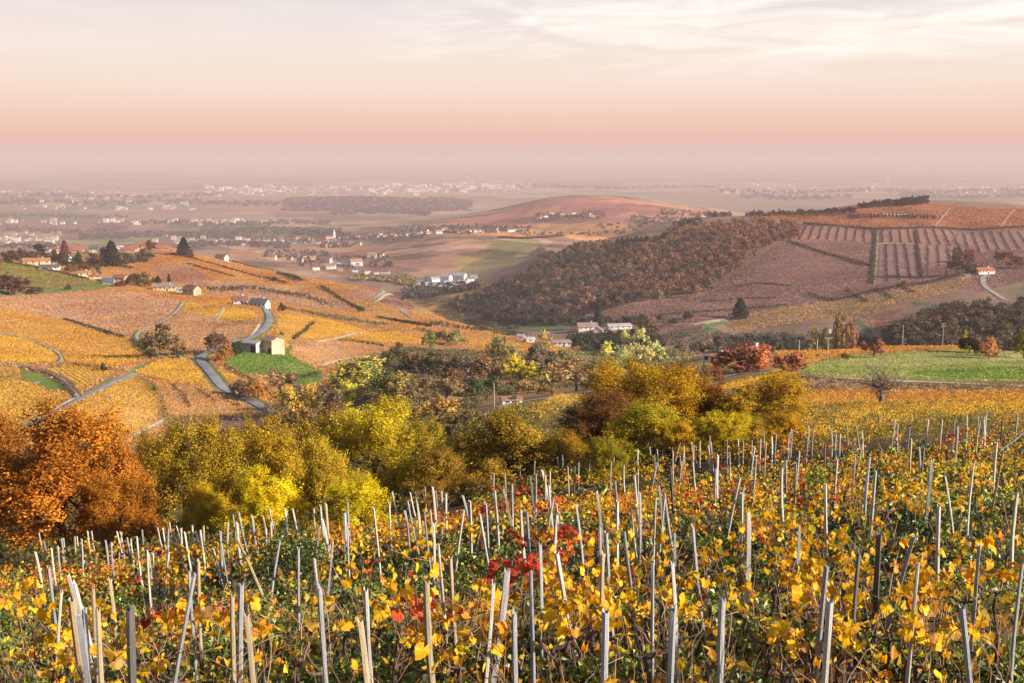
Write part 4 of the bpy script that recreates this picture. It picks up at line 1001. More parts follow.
# ---- trees round the village on the crest
HV = dict(lo=560, hi=1500)
for a in [
    ("fir", 112, 242, 20, 266, "broad dark conifer in the middle of the hilltop village", (0.02, 0.03, 0.018)),
    ("pine", 105, 248, 12, 264, "dark pine beside the broad conifer in the village", (0.025, 0.035, 0.02)),
    ("fir", 65, 241, 11, 258, "reddish pointed tree above the village roofs", (0.16, 0.05, 0.035)),
    ("pine", 41, 244, 15, 256, "flat dark cedar at the edge of the village", (0.02, 0.03, 0.02)),
    ("fir", 184, 238, 15, 256, "dark pointed pine alone at the end of the village crest", (0.02, 0.03, 0.02)),
    ("tree", 190, 249, 8, 259, "russet tree beside the lone dark pine", (0.22, 0.09, 0.05)),
    ("tree", 150, 241, 12, 251, "dark red tree behind the pink village house", (0.13, 0.05, 0.04)),
    ("bush", 145, 249, 20, 261, "brown-green tree below the pink village house", (0.13, 0.11, 0.06)),
    ("bush", 128, 252, 18, 263, "grey-green orchard bush on the village slope", (0.13, 0.14, 0.07)),
    ("bush", 133, 272, 18, 286, "dark olive tree beside the long beige farmhouse", (0.09, 0.09, 0.04)),
    ("bush", 144, 271, 18, 287, "brown tree beside the long beige farmhouse", (0.15, 0.11, 0.05)),
    ("fir", 169, 274, 5, 282, "small dark fir behind the long beige farmhouse", (0.03, 0.035, 0.02)),
    ("fir", 158, 276, 7, 283, "dark cypress clump at the farmhouse gable", (0.025, 0.03, 0.02)),
    ("bush", 55, 254, 18, 262, "dark hedge tree between village roofs", (0.04, 0.05, 0.025)),
    ("bush", 74, 256, 20, 265, "dark leafy tree beside the bluish village house", (0.05, 0.06, 0.03)),
    ("bush", 12, 251, 22, 262, "brown tree at the village edge near the frame", (0.17, 0.10, 0.06)),
    ("bush", 30, 253, 16, 261, "plum-brown tree at the village edge", (0.16, 0.09, 0.08)),
    ("bush", 84, 262, 16, 271, "russet tree above the small cream house", (0.22, 0.12, 0.05)),
    ("bush", 72, 263, 16, 272, "orange-brown tree by the white low house", (0.27, 0.15, 0.06)),
    ("bush", 96, 254, 16, 264, "orange hedge tree below the dark roofed house", (0.28, 0.13, 0.05)),
    ("bush", 121, 280, 12, 287, "purple-brown bush by the tiled village barn", (0.16, 0.09, 0.07)),
    ("bush", 275, 276, 7, 281, "dark round tree on the hedge line of the hilltop", (0.05, 0.045, 0.03)),
    ("tree", 296, 275, 6, 280, "small dark tree at the end of the hilltop hedge", (0.06, 0.05, 0.04)),
    ("bush", 282, 303, 9, 312, "dark green bush beside the two roadside houses", (0.05, 0.06, 0.03)),
    ("bush", 361, 306, 8, 312, "dark green bush at the foot of the hillside hedge", (0.06, 0.08, 0.03)),
    ("bush", 8, 283, 46, 294, "purple-brown thicket on the grass bank near the frame", (0.14, 0.07, 0.06)),
    ("bush", 34, 286, 20, 294, "low purple-brown bush on the grass bank", (0.15, 0.08, 0.06)),
    ("bush", 68, 284, 8, 290, "dark green bush on the grass bank under the village", (0.08, 0.09, 0.03)),
]: tree(a[0], a[1], a[2], a[3], a[5], a[6], base=a[4], name={"bush": "bush", "fir": "conifer", "pine": "conifer", "tree": "autumn_tree"}[a[0]], cat="bush" if a[0] == "bush" else "tree", **HV)

# ---- trees of the opposite hill
RV = dict(lo=560, hi=1700)
for a in [
    ("fir", 740, 299, 17, 318, "lone dark conifer on the slope of the hill beyond", (0.03, 0.04, 0.03)),
    ("fir", 598, 301, 13, 327, "tall dark cypress between the white valley farms", (0.03, 0.045, 0.035)),
    ("bush", 644, 315, 34, 340, "large grey-brown round tree beside the white valley farm", (0.22, 0.17, 0.11)),
    ("poplar", 813, 326, 8, -560, "slim yellow poplar in the shaded valley wood", (0.40, 0.34, 0.10)),
    ("poplar", 822, 328, 7, -560, "dull green poplar beside the slim yellow poplar", (0.24, 0.23, 0.10)),
    ("poplar", 833, 316, 10, -560, "golden poplar, first of three at the valley wood", (0.40, 0.27, 0.10)),
    ("poplar", 840, 314, 10, -560, "golden poplar, tallest of three at the valley wood", (0.38, 0.26, 0.10)),
    ("poplar", 847, 318, 8, -560, "tan poplar, third of three at the valley wood", (0.32, 0.22, 0.10)),
    ("bush", 959, 246, 26, 275, "grey-brown tree clump by the white hill farm", (0.15, 0.10, 0.08)),
    ("tree", 970, 248, 14, 262, "orange-red tree above the white hill farm", (0.34, 0.12, 0.07)),
    ("bush", 972, 262, 16, 274, "purple-grey tree beside the white hill farm", (0.16, 0.11, 0.09)),
    ("tree", 1002, 250, 18, 266, "rust tree behind the white hill farm", (0.24, 0.10, 0.07)),
    ("bush", 1016, 254, 20, 268, "plum tree on the slope behind the white hill farm", (0.18, 0.10, 0.08)),
    ("bush", 905, 279, 10, 287, "small golden tree on the dark hedge of the hill", (0.38, 0.25, 0.10)),
    ("bush", 794, 226, 14, 238, "orange tree at the top corner of the hillside wood", (0.36, 0.14, 0.06)),
    ("bush", 757, 226, 14, 236, "rosy tree near the top of the hillside wood", (0.30, 0.13, 0.08)),
]: tree(a[0], a[1], a[2], a[3], a[5], a[6], base=a[4], d=-a[4] if a[4] < 0 else None, name={"bush": "bush", "fir": "conifer", "poplar": "poplar", "tree": "autumn_tree"}[a[0]], cat="bush" if a[0] == "bush" else "tree", **RV)

def wood_fill(poly, lo, hi, spacing, htree, tones, name, cat, group, maxn=400, kind="wood"):
    """Trees of a wood, each an object of its own, standing inside an outline laid on the land."""
    uv = px_poly(poly, lo, hi); paint(uv, 0, (0.07, 0.06, 0.04))
    d = np.exp(uv[:, 1]); W = np.column_stack([uv[:, 0] * d, d])
    g = spacing; pts = []
    for yy in np.arange(W[:, 1].min(), W[:, 1].max(), g):
        for xx in np.arange(W[:, 0].min(), W[:, 0].max(), g):
            x, y = xx + RNG.uniform(-0.45, 0.45) * g, yy + RNG.uniform(-0.45, 0.45) * g
            pts.append((x, y))
    pts = np.array(pts); ok = inside(pts[:, 0] / pts[:, 1], np.log(pts[:, 1]), uv); pts = pts[ok]
    # keep what can be seen from about here
    z = height(pts[:, 0], pts[:, 1]) + htree
    keep = []
    for (x, y), zz in zip(pts, z):
        f = np.linspace(0.25, 0.985, 70); hh = height(x * f, y * f)
        keep.append((hh < CAMZ + (zz - CAMZ) * f).all())
    pts = pts[np.array(keep, bool)]
    tilt = lambda X, Y: (2.0 * np.clip((project(X, Y, height(X, Y))[0] - 610) / 130, -1, 1.3)) if name == 'woodland_tree' else 0
    RNG.shuffle(pts); rest = pts[maxn:]; pts = pts[:maxn]
    if len(rest):                            # past the count of single trees: one mass of the same crowns
        P = np.column_stack([rest, height(rest[:, 0], rest[:, 1])]); tn = np.array([t[0] for t in tones])
        hq = np.clip(0.5 + 0.2 * (waves(P[:, 0], P[:, 1], 90, 5) + tilt(P[:, 0], P[:, 1])) + RNG.normal(size=len(P)) * 0.22, 0.001, 0.999)
        k = np.searchsorted(np.cumsum([t[1] for t in tones]) / sum(t[1] for t in tones), hq)
        V, Fc, cc = bushes(P, htree * 0.42, htree * 0.95, 110, htree * 0.17, tn[k] * RNG.uniform(0.8, 1.2, (len(P), 1)), 0.3, 0.0)
        tag(obj("woodland", new_mesh("woodland", V, Fc, [M_CROWN], cc)), "mass of further trees of the " + group[0].split(" of the ")[-1].split(" along ")[-1].split("round ")[-1], "wood", None, "stuff")
    cum = np.cumsum([t[1] for t in tones]) / sum(t[1] for t in tones)
    hue = waves(pts[:, 0], pts[:, 1], 90, 5) + tilt(pts[:, 0], pts[:, 1])
    for (x, y), hq in zip(pts, hue):
        k = int(np.searchsorted(cum, min(0.999, max(0.001, 0.5 + 0.2 * hq + RNG.normal() * 0.22))))
        c, _, word = tones[k]
        h = htree * RNG.uniform(0.75, 1.25); w = h * RNG.uniform(0.95, 1.3)
        P = PROTO[kind]; cr, tr = P[RNG.integers(len(P))]
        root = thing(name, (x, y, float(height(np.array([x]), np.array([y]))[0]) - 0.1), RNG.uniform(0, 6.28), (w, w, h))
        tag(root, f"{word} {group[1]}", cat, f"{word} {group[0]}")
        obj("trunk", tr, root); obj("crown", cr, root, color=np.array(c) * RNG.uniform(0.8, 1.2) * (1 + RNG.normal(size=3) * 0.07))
    return len(pts)
n1 = wood_fill([(552, 259), (575, 249), (600, 245), (640, 243), (690, 230), (745, 222), (800, 226), (800, 235), (765, 250), (735, 272), (700, 296), (640, 303), (600, 311), (560, 318), (515, 318), (488, 312), (472, 302), (485, 290), (525, 276)], 820, 1560, 11.0, 9.0,
          [((0.05, 0.06, 0.05), 4, "dark green"), ((0.13, 0.115, 0.08), 3, "grey-green"), ((0.20, 0.125, 0.09), 3, "brown"), ((0.32, 0.19, 0.10), 3, "tawny"), ((0.28, 0.14, 0.085), 3, "russet")], "woodland_tree", "tree", ("trees of the hillside wood", "broadleaf tree in the big hillside wood across the valley"), 290)
n2 = wood_fill([(872, 350), (880, 344), (905, 328), (935, 312), (965, 308), (1000, 314), (1024, 308), (1075, 302), (1075, 352), (960, 354)], 540, 800, 9.0, 8.0,
          [((0.12, 0.12, 0.075), 4, "sage"), ((0.15, 0.12, 0.08), 3, "grey-brown"), ((0.21, 0.13, 0.07), 2, "tan")], "grove_tree", "tree", ("trees of the grey grove", "tree in the grey grove beyond the meadow"), 130)
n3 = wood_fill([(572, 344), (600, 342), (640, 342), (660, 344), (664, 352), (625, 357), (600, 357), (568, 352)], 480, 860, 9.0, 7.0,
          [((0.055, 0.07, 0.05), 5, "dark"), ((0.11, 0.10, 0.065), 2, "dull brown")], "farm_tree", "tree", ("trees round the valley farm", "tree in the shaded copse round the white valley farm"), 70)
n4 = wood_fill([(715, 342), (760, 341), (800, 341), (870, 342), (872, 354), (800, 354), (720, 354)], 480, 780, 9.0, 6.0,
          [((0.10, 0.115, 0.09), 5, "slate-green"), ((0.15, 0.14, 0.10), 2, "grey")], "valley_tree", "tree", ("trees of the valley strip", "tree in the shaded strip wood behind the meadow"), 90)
n5 = wood_fill([(505, 322), (560, 323), (640, 318), (700, 318), (700, 322), (660, 326), (600, 326), (560, 329)], 700, 1000, 13.0, 5.0,
          [((0.06, 0.075, 0.05), 4, "dim"), ((0.12, 0.10, 0.07), 2, "brownish")], "streamside_tree", "tree", ("trees along the valley stream", "tree along the stream at the foot of the big wood"), 40)
n6 = wood_fill([(446, 306), (468, 300), (486, 294), (492, 314), (540, 318), (600, 321), (570, 328), (500, 326), (468, 315)], 700, 1400, 11.0, 8.0,
          [((0.06, 0.075, 0.06), 5, "blue-green"), ((0.10, 0.10, 0.075), 3, "slate-brown")], "valley_wood_tree", "tree", ("trees of the dark valley wood", "tree in the dark wood in the fold of the valley"), 150)
for i, (px, base, top) in enumerate([(618, 251, 240), (622, 250, 238), (627, 249, 237), (631, 248, 238), (636, 247, 236), (641, 246, 237), (646, 244, 236)]):
    tree("fir" if i % 2 else "pine", px, top, 8, "dark conifer in the small stand at the top of the hillside wood", (0.035, 0.035, 0.035), base=base, name="conifer", group="dark conifers at the top of the hillside wood", lo=900, hi=1600)
n7 = wood_fill([(-10, 258), (20, 254), (60, 254), (110, 258), (150, 256), (152, 262), (112, 268), (96, 277), (84, 270), (58, 266), (20, 262), (-10, 263)], 560, 1300, 10.0, 4.6,
          [((0.05, 0.055, 0.035), 5, "dark"), ((0.15, 0.10, 0.06), 3, "brown"), ((0.24, 0.13, 0.06), 2, "russet")], "garden_tree", "tree", ("garden trees of the hilltop village", "garden tree between the houses of the hilltop village"), 80)
print("woods", n1, n2, n3, n4, n5)

# dark conifers and trees along the crest of the opposite hill
for i in range(34):
    px = 747 + i * 3.25; base = 217.5 - i * 0.13
    x, y, z = hit(px, base, 1300, 1560); h = RNG.uniform(6, 10)
    root = thing("crest_tree", (x, y, z - 0.1), RNG.uniform(0, 6.28), (h * 0.8, h * 0.8, h)); cr, tr = PROTO["wood"][i % 4]
    tag(root, "small dark tree in the even row along the crest hedge", "tree", "row of small dark crest trees")
    obj("trunk", tr, root); obj("crown", cr, root, color=(0.09 * RNG.uniform(0.7, 1.4), 0.04, 0.035))
for i in range(26):
    px = 858 + i * 2.7 + RNG.uniform(-1, 1); base = 208.5 - i * 0.18
    x, y, z = hit(px, base, 1300, 1560); h = RNG.uniform(7, 10) + 4 * i / 25
    root = thing("crest_pine", (x, y, z - 0.1), RNG.uniform(0, 6.28), (h * 0.9, h * 0.9, h)); cr, tr = PROTO["fir" if i % 6 == 2 else "wood"][i % 2]
    tag(root, "dark pine in the tall clump on the hill crest", "tree", "dark pines on the hill crest")
    obj("trunk", tr, root); obj("crown", cr, root, color=np.array((0.075, 0.04, 0.035)) * RNG.uniform(0.7, 1.3))

# ---- hedges, banks and scrub bands (photo lines)
def hedge(pts, lo, hi, w, h, tones, label, name="hedge", cat="hedge", dens=1.0):
    L = resample(line_on_land(pts, lo, hi), max(0.8, w * 0.45)); t = np.gradient(L, axis=0); t /= np.linalg.norm(t, axis=1)[:, None] + 1e-9
    nr = np.column_stack([-t[:, 1], t[:, 0]]); k = max(1, int(round(w / 1.6)))
    P, c = [], []
    for j in range(k):
        q = L + nr * (((j + 0.5) / k - 0.5) * w + RNG.normal(size=len(L)) * w * 0.12)[:, None] + RNG.normal(size=L.shape) * 0.4
        q = q[RNG.uniform(size=len(q)) < 0.9 * dens]
        P.append(np.column_stack([q, height(q[:, 0], q[:, 1])]))
        c.append(np.array(tones)[RNG.integers(len(tones), size=len(q))] * RNG.uniform(0.7, 1.3, (len(q), 1)))
    P = np.vstack(P); c = np.vstack(c); dist = P[:, 1].mean()
    V, Fc, cc = bushes(P, max(0.8, w / k * 0.8), h, 14 if dist < 700 else 9, max(0.3, dist * 0.0011), c, 0.3, 0.0)
    o = obj(name, new_mesh("hedge leaves", V, Fc, [M_CROWN], cc)); tag(o, label, cat)
DK = [(0.08, 0.065, 0.04), (0.12, 0.085, 0.05), (0.06, 0.065, 0.03)]; PUR = [(0.11, 0.07, 0.06), (0.15, 0.09, 0.07), (0.08, 0.07, 0.04)]; GRN = [(0.17, 0.17, 0.06), (0.12, 0.14, 0.05), (0.22, 0.19, 0.08)]
for pts, lo, hi, w, h, tn, lab in [
    ([(170, 254), (190, 258), (205, 262.5), (220, 266), (233, 270.5)], 600, 1300, 2.4, 1.5, DK, "upper dark hedge running down the orange hilltop vines"),
    ([(187.5, 264), (205, 269), (219, 273), (233, 277)], 600, 1300, 2.4, 1.5, DK, "lower dark hedge across the orange hilltop vines"),
    ([(233, 270), (250, 275), (270, 279), (286, 283.5)], 600, 1300, 2.2, 1.4, DK, "dark hedge continuing past the lone white hilltop house"),
    ([(228, 257), (240, 260), (255, 264)], 700, 1400, 2.2, 1.4, DK, "short dark hedge beside the lone white hilltop house"),
    ([(279, 274), (295, 279), (304, 281.5)], 700, 1400, 4.0, 2.5, DK, "short dark hedge near the brow of the hill"),
    ([(214, 291), (232, 290), (246, 288), (262, 290), (287, 294.5), (312, 299.5), (327, 305)], 560, 1200, 12.0, 2.6, PUR, "long purple scrub band above the two roadside houses"),
    ([(289, 310), (307, 312.5), (327, 317), (353, 321.5), (384, 325.5)], 480, 1000, 10.0, 2.2, GRN, "pale green scrub band across the hillside"),
    ([(321, 287), (330, 292), (338, 298), (353, 306), (363, 310)], 500, 1200, 2.0, 1.4, DK, "thin dark hedge slanting down the orange slope"),
    ([(376, 318), (405, 322.5), (430, 327)], 450, 1000, 2.5, 1.8, DK, "dark hedge along the brow below the far road"),
    ([(420, 330), (432, 334), (446, 338), (464, 343)], 400, 900, 7.0, 1.8, DK, "dark bank hedge on the golden brow"),
    ([(64, 319.5), (76, 323), (88, 326.5), (109, 334), (126, 337.5)], 300, 900, 1.6, 1.1, DK, "thin dark hedge between tan and orange vine plots"),
    ([(133, 341), (140, 348), (148, 354), (154, 358)], 300, 700, 3.5, 1.6, DK, "dark hedge beside the forked track"),
    ([(68, 366), (84, 367), (100, 370), (118, 372.5)], 260, 600, 2.5, 1.9, [(0.20, 0.12, 0.06), (0.15, 0.09, 0.05), (0.25, 0.15, 0.06)], "brown scrub hedge around the little dark fir"),
    ([(22, 367.5), (47, 373), (60, 379.5), (70, 389), (74, 395)], 240, 500, 1.2, 0.9, [(0.13, 0.09, 0.07), (0.18, 0.13, 0.10)], "dark dry-stone hedge bank round the grassy triangle"),
    ([(143, 381), (152, 388), (160, 398), (164, 408), (165, 417), (171, 427)], 200, 480, 2.2, 1.3, [(0.13, 0.13, 0.05), (0.08, 0.09, 0.03), (0.24, 0.19, 0.07)], "overgrown gully hedge between two golden plots"),
    ([(170, 384), (177, 390), (186, 398), (189, 408)], 200, 480, 0.9, 0.8, PUR, "low dark wall hedge in the rosy slope"),
    ([(198, 390), (208, 396), (214, 402)], 200, 480, 0.9, 0.8, PUR, "short dark wall hedge in the middle of the rosy slope"),
    ([(222, 396), (231, 403), (238, 407)], 200, 480, 0.9, 0.8, PUR, "short dark wall hedge near the road bend"),
    ([(294, 339), (300, 335), (307, 329), (314, 323)], 300, 800, 1.2, 0.9, PUR, "brown ditch hedge between two golden plots"),
    ([(340, 341), (356, 342), (370, 344), (384, 347)], 300, 800, 1.8, 1.2, DK, "dark hedge along the mottled plot"),
    ([(224, 366), (240, 374), (256, 384), (268, 392)], 260, 520, 1.4, 1.0, PUR, "brown wall hedge along the lower side of the pasture"),
    ([(290, 379), (306, 378), (320, 374)], 260, 560, 3.0, 1.6, DK, "dark hedge at the end of the green pasture"),
    ([(98, 281), (112, 285), (124, 286)], 500, 1100, 3.0, 1.6, DK, "hedge below the cream village houses"),
    ([(0, 262), (30, 267), (60, 273), (85, 279)], 560, 1100, 3.0, 1.8, DK, "dark hedge along the top of the grass bank"),
    ([(104, 264), (118, 266), (132, 269)], 700, 1300, 4.0, 2.0, DK, "dark hedge under the village conifer"),
    ([(430, 324), (470, 330), (500, 333), (525, 336)], 560, 1200, 6.0, 2.5, [(0.05, 0.06, 0.04), (0.10, 0.09, 0.06)], "dark hedge along the valley edge of the hillside"),
    ([(788, 242), (826, 254), (871, 266)], 800, 1500, 3.5, 2.2, PUR, "dark hedge slanting across the rosy hill"),
    ([(875.6, 231), (874, 258), (872, 284)], 800, 1500, 2.2, 1.6, PUR, "straight dark hedge down the middle of the hill"),
    ([(915, 231), (918, 252), (921.5, 276)], 800, 1500, 1.6, 1.3, PUR, "second straight hedge down the hill beside the striped block"),
    ([(804, 224), (840, 226.5), (871, 229.5), (900, 229), (934, 228), (972, 230.5), (1030, 227)], 1000, 1500, 4.0, 2.4, PUR, "long level hedge below the hill crest"),
    ([(850, 218), (870, 217.5), (890, 217), (915, 218.5), (934, 219.5)], 1000, 1560, 9.0, 5.0, [(0.06, 0.035, 0.03), (0.09, 0.05, 0.04)], "dense dark hedge in front of the long crest greenhouse"),
    ([(808, 294), (820, 299), (830, 302), (852, 297), (877, 291), (900, 287), (930, 283), (956, 276), (975, 273.5)], 640, 1200, 5.0, 2.4, [(0.06, 0.055, 0.04), (0.11, 0.08, 0.06)], "long dark hedge at the foot of the rosy hill"),
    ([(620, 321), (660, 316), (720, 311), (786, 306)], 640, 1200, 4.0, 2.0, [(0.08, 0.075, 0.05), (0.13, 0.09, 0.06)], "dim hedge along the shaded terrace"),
    ([(848, 290), (857, 296), (868, 302)], 640, 1200, 1.6, 1.2, [(0.12, 0.12, 0.06), (0.16, 0.13, 0.07)], "first short green bank across the tawny vine shelf"),
    ([(876, 288), (884, 293), (893, 299)], 640, 1200, 1.6, 1.2, [(0.12, 0.12, 0.06), (0.16, 0.13, 0.07)], "second short green bank across the tawny vine shelf"),
    ([(898, 284), (905, 288), (914, 293)], 640, 1200, 1.6, 1.2, [(0.12, 0.12, 0.06), (0.16, 0.13, 0.07)], "third short green bank across the tawny vine shelf"),
    ([(735, 287), (760, 283), (790, 286)], 640, 1300, 1.6, 1.2, PUR, "faint hedge line halfway up the rosy hill"),
    ([(700, 303), (735, 299), (775, 298)], 640, 1300, 1.6, 1.2, PUR, "faint hedge line low on the rosy hill"),
    ([(500, 238), (520, 239), (545, 238), (560, 236)], 1800, 4000, 8.0, 4.5, PUR, "hedge on the far side of the olive field in the distance"),
    ([(540, 250), (545, 258), (560, 262), (585, 262)], 1200, 3000, 10.0, 6.0, PUR, "brown hedge below the olive field in the distance"),
]: hedge(pts, lo, hi, w, h, tn, lab)

def scrub(label, poly, lo, hi, gap, h, tones, card=0.5, n=22, avoid=True):
    uv = px_poly(poly, lo, hi); d = np.exp(uv[:, 1]); W = np.column_stack([uv[:, 0] * d, d])
    area = (W[:, 0].max() - W[:, 0].min()) * (W[:, 1].max() - W[:, 1].min()); m = int(min(60000, area / gap ** 2))
    x = RNG.uniform(W[:, 0].min(), W[:, 0].max(), m); y = RNG.uniform(W[:, 1].min(), W[:, 1].max(), m)
    ok = inside(x / y, np.log(y), uv); x, y = x[ok], y[ok]
    q = waves(x, y, 16, 77); ok = q > -0.9; x, y, q = x[ok], y[ok], q[ok]
    if avoid:
        for w in _road_lines:
            if w[:, 1].min() > hi or w[:, 1].max() < lo: continue
            s = resample(w, 4.0); ok = np.ones(len(x), bool)
            for a in s: ok &= (x - a[0]) ** 2 + (y - a[1]) ** 2 > 14
            x, y, q = x[ok], y[ok], q[ok]
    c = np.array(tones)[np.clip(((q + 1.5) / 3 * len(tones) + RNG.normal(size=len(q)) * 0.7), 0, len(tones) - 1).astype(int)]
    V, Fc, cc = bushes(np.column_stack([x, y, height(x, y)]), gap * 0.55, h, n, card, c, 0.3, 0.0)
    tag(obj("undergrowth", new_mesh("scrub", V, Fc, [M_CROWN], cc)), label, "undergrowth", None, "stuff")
scrub("brown and olive undergrowth filling the valley thicket", [(268, 404), (300, 392), (340, 386), (372, 378), (392, 352), (425, 345), (452, 350), (500, 352), (560, 356), (600, 372), (606, 384), (540, 390), (500, 396), (470, 410), (440, 450), (360, 440), (280, 424)], 200, 520, 2.4, 1.1,
      [(0.10, 0.095, 0.05), (0.17, 0.145, 0.07), (0.20, 0.15, 0.07), (0.14, 0.135, 0.06), (0.28, 0.22, 0.09)])
scrub("golden and olive bushes on the spur flank above the valley lane", [(450, 440), (478, 418), (505, 410), (560, 404), (610, 396), (650, 392), (690, 388), (720, 384), (700, 400), (640, 404), (580, 412), (530, 424), (480, 446)], 100, 260, 1.9, 1.0, [(0.40, 0.29, 0.06), (0.30, 0.24, 0.06), (0.20, 0.19, 0.05), (0.46, 0.32, 0.05), (0.24, 0.14, 0.06)], 0.25, 30)
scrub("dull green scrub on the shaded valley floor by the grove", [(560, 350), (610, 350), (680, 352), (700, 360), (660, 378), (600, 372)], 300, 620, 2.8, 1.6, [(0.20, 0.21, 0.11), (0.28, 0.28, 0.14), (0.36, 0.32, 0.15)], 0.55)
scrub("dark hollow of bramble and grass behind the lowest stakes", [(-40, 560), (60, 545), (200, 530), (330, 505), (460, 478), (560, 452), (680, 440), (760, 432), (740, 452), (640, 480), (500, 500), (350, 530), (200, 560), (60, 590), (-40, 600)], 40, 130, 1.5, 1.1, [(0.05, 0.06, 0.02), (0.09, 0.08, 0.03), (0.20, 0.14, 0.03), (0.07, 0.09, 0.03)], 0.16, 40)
scrub("grey and green bushes on the shaded slope below the tawny shelf", [(640, 340), (700, 328), (730, 333), (800, 334), (860, 336), (880, 345), (760, 352), (700, 350)], 480, 800, 4.5, 2.4, [(0.09, 0.09, 0.06), (0.13, 0.11, 0.07), (0.17, 0.15, 0.09)], 0.9, 16)
scrub("rough bushes along the fold between brow and big wood", [(400, 296), (440, 296), (500, 318), (520, 330), (500, 336), (460, 322), (420, 306)], 640, 1250, 6.0, 3.0, [(0.09, 0.085, 0.05), (0.13, 0.11, 0.06), (0.16, 0.15, 0.07)], 1.1, 16)

scrub("golden and olive scrub strip just beyond the last stakes", [(470, 500), (540, 482), (640, 463), (740, 449), (860, 437), (1040, 425), (1040, 437), (860, 453), (740, 467), (640, 483), (540, 502), (470, 520)], 43, 78, 0.9, 0.8, [(0.40, 0.28, 0.04), (0.30, 0.23, 0.04), (0.18, 0.17, 0.04), (0.50, 0.32, 0.03), (0.26, 0.14, 0.04)], 0.12, 26, False)
# ------------------------------------------------------------------ buildings
CREAM = (0.66, 0.56, 0.42); WHITE = (0.80, 0.77, 0.72); BEIGE = (0.56, 0.44, 0.31); GREY = (0.42, 0.40, 0.38); PINKW = (0.52, 0.34, 0.26); BLUEW = (0.55, 0.58, 0.64)
TILE = (0.30, 0.12, 0.075); BROWNT = (0.20, 0.10, 0.075); SLATE = (0.12, 0.11, 0.13); REDT = (0.40, 0.13, 0.08); ORT = (0.42, 0.19, 0.10)

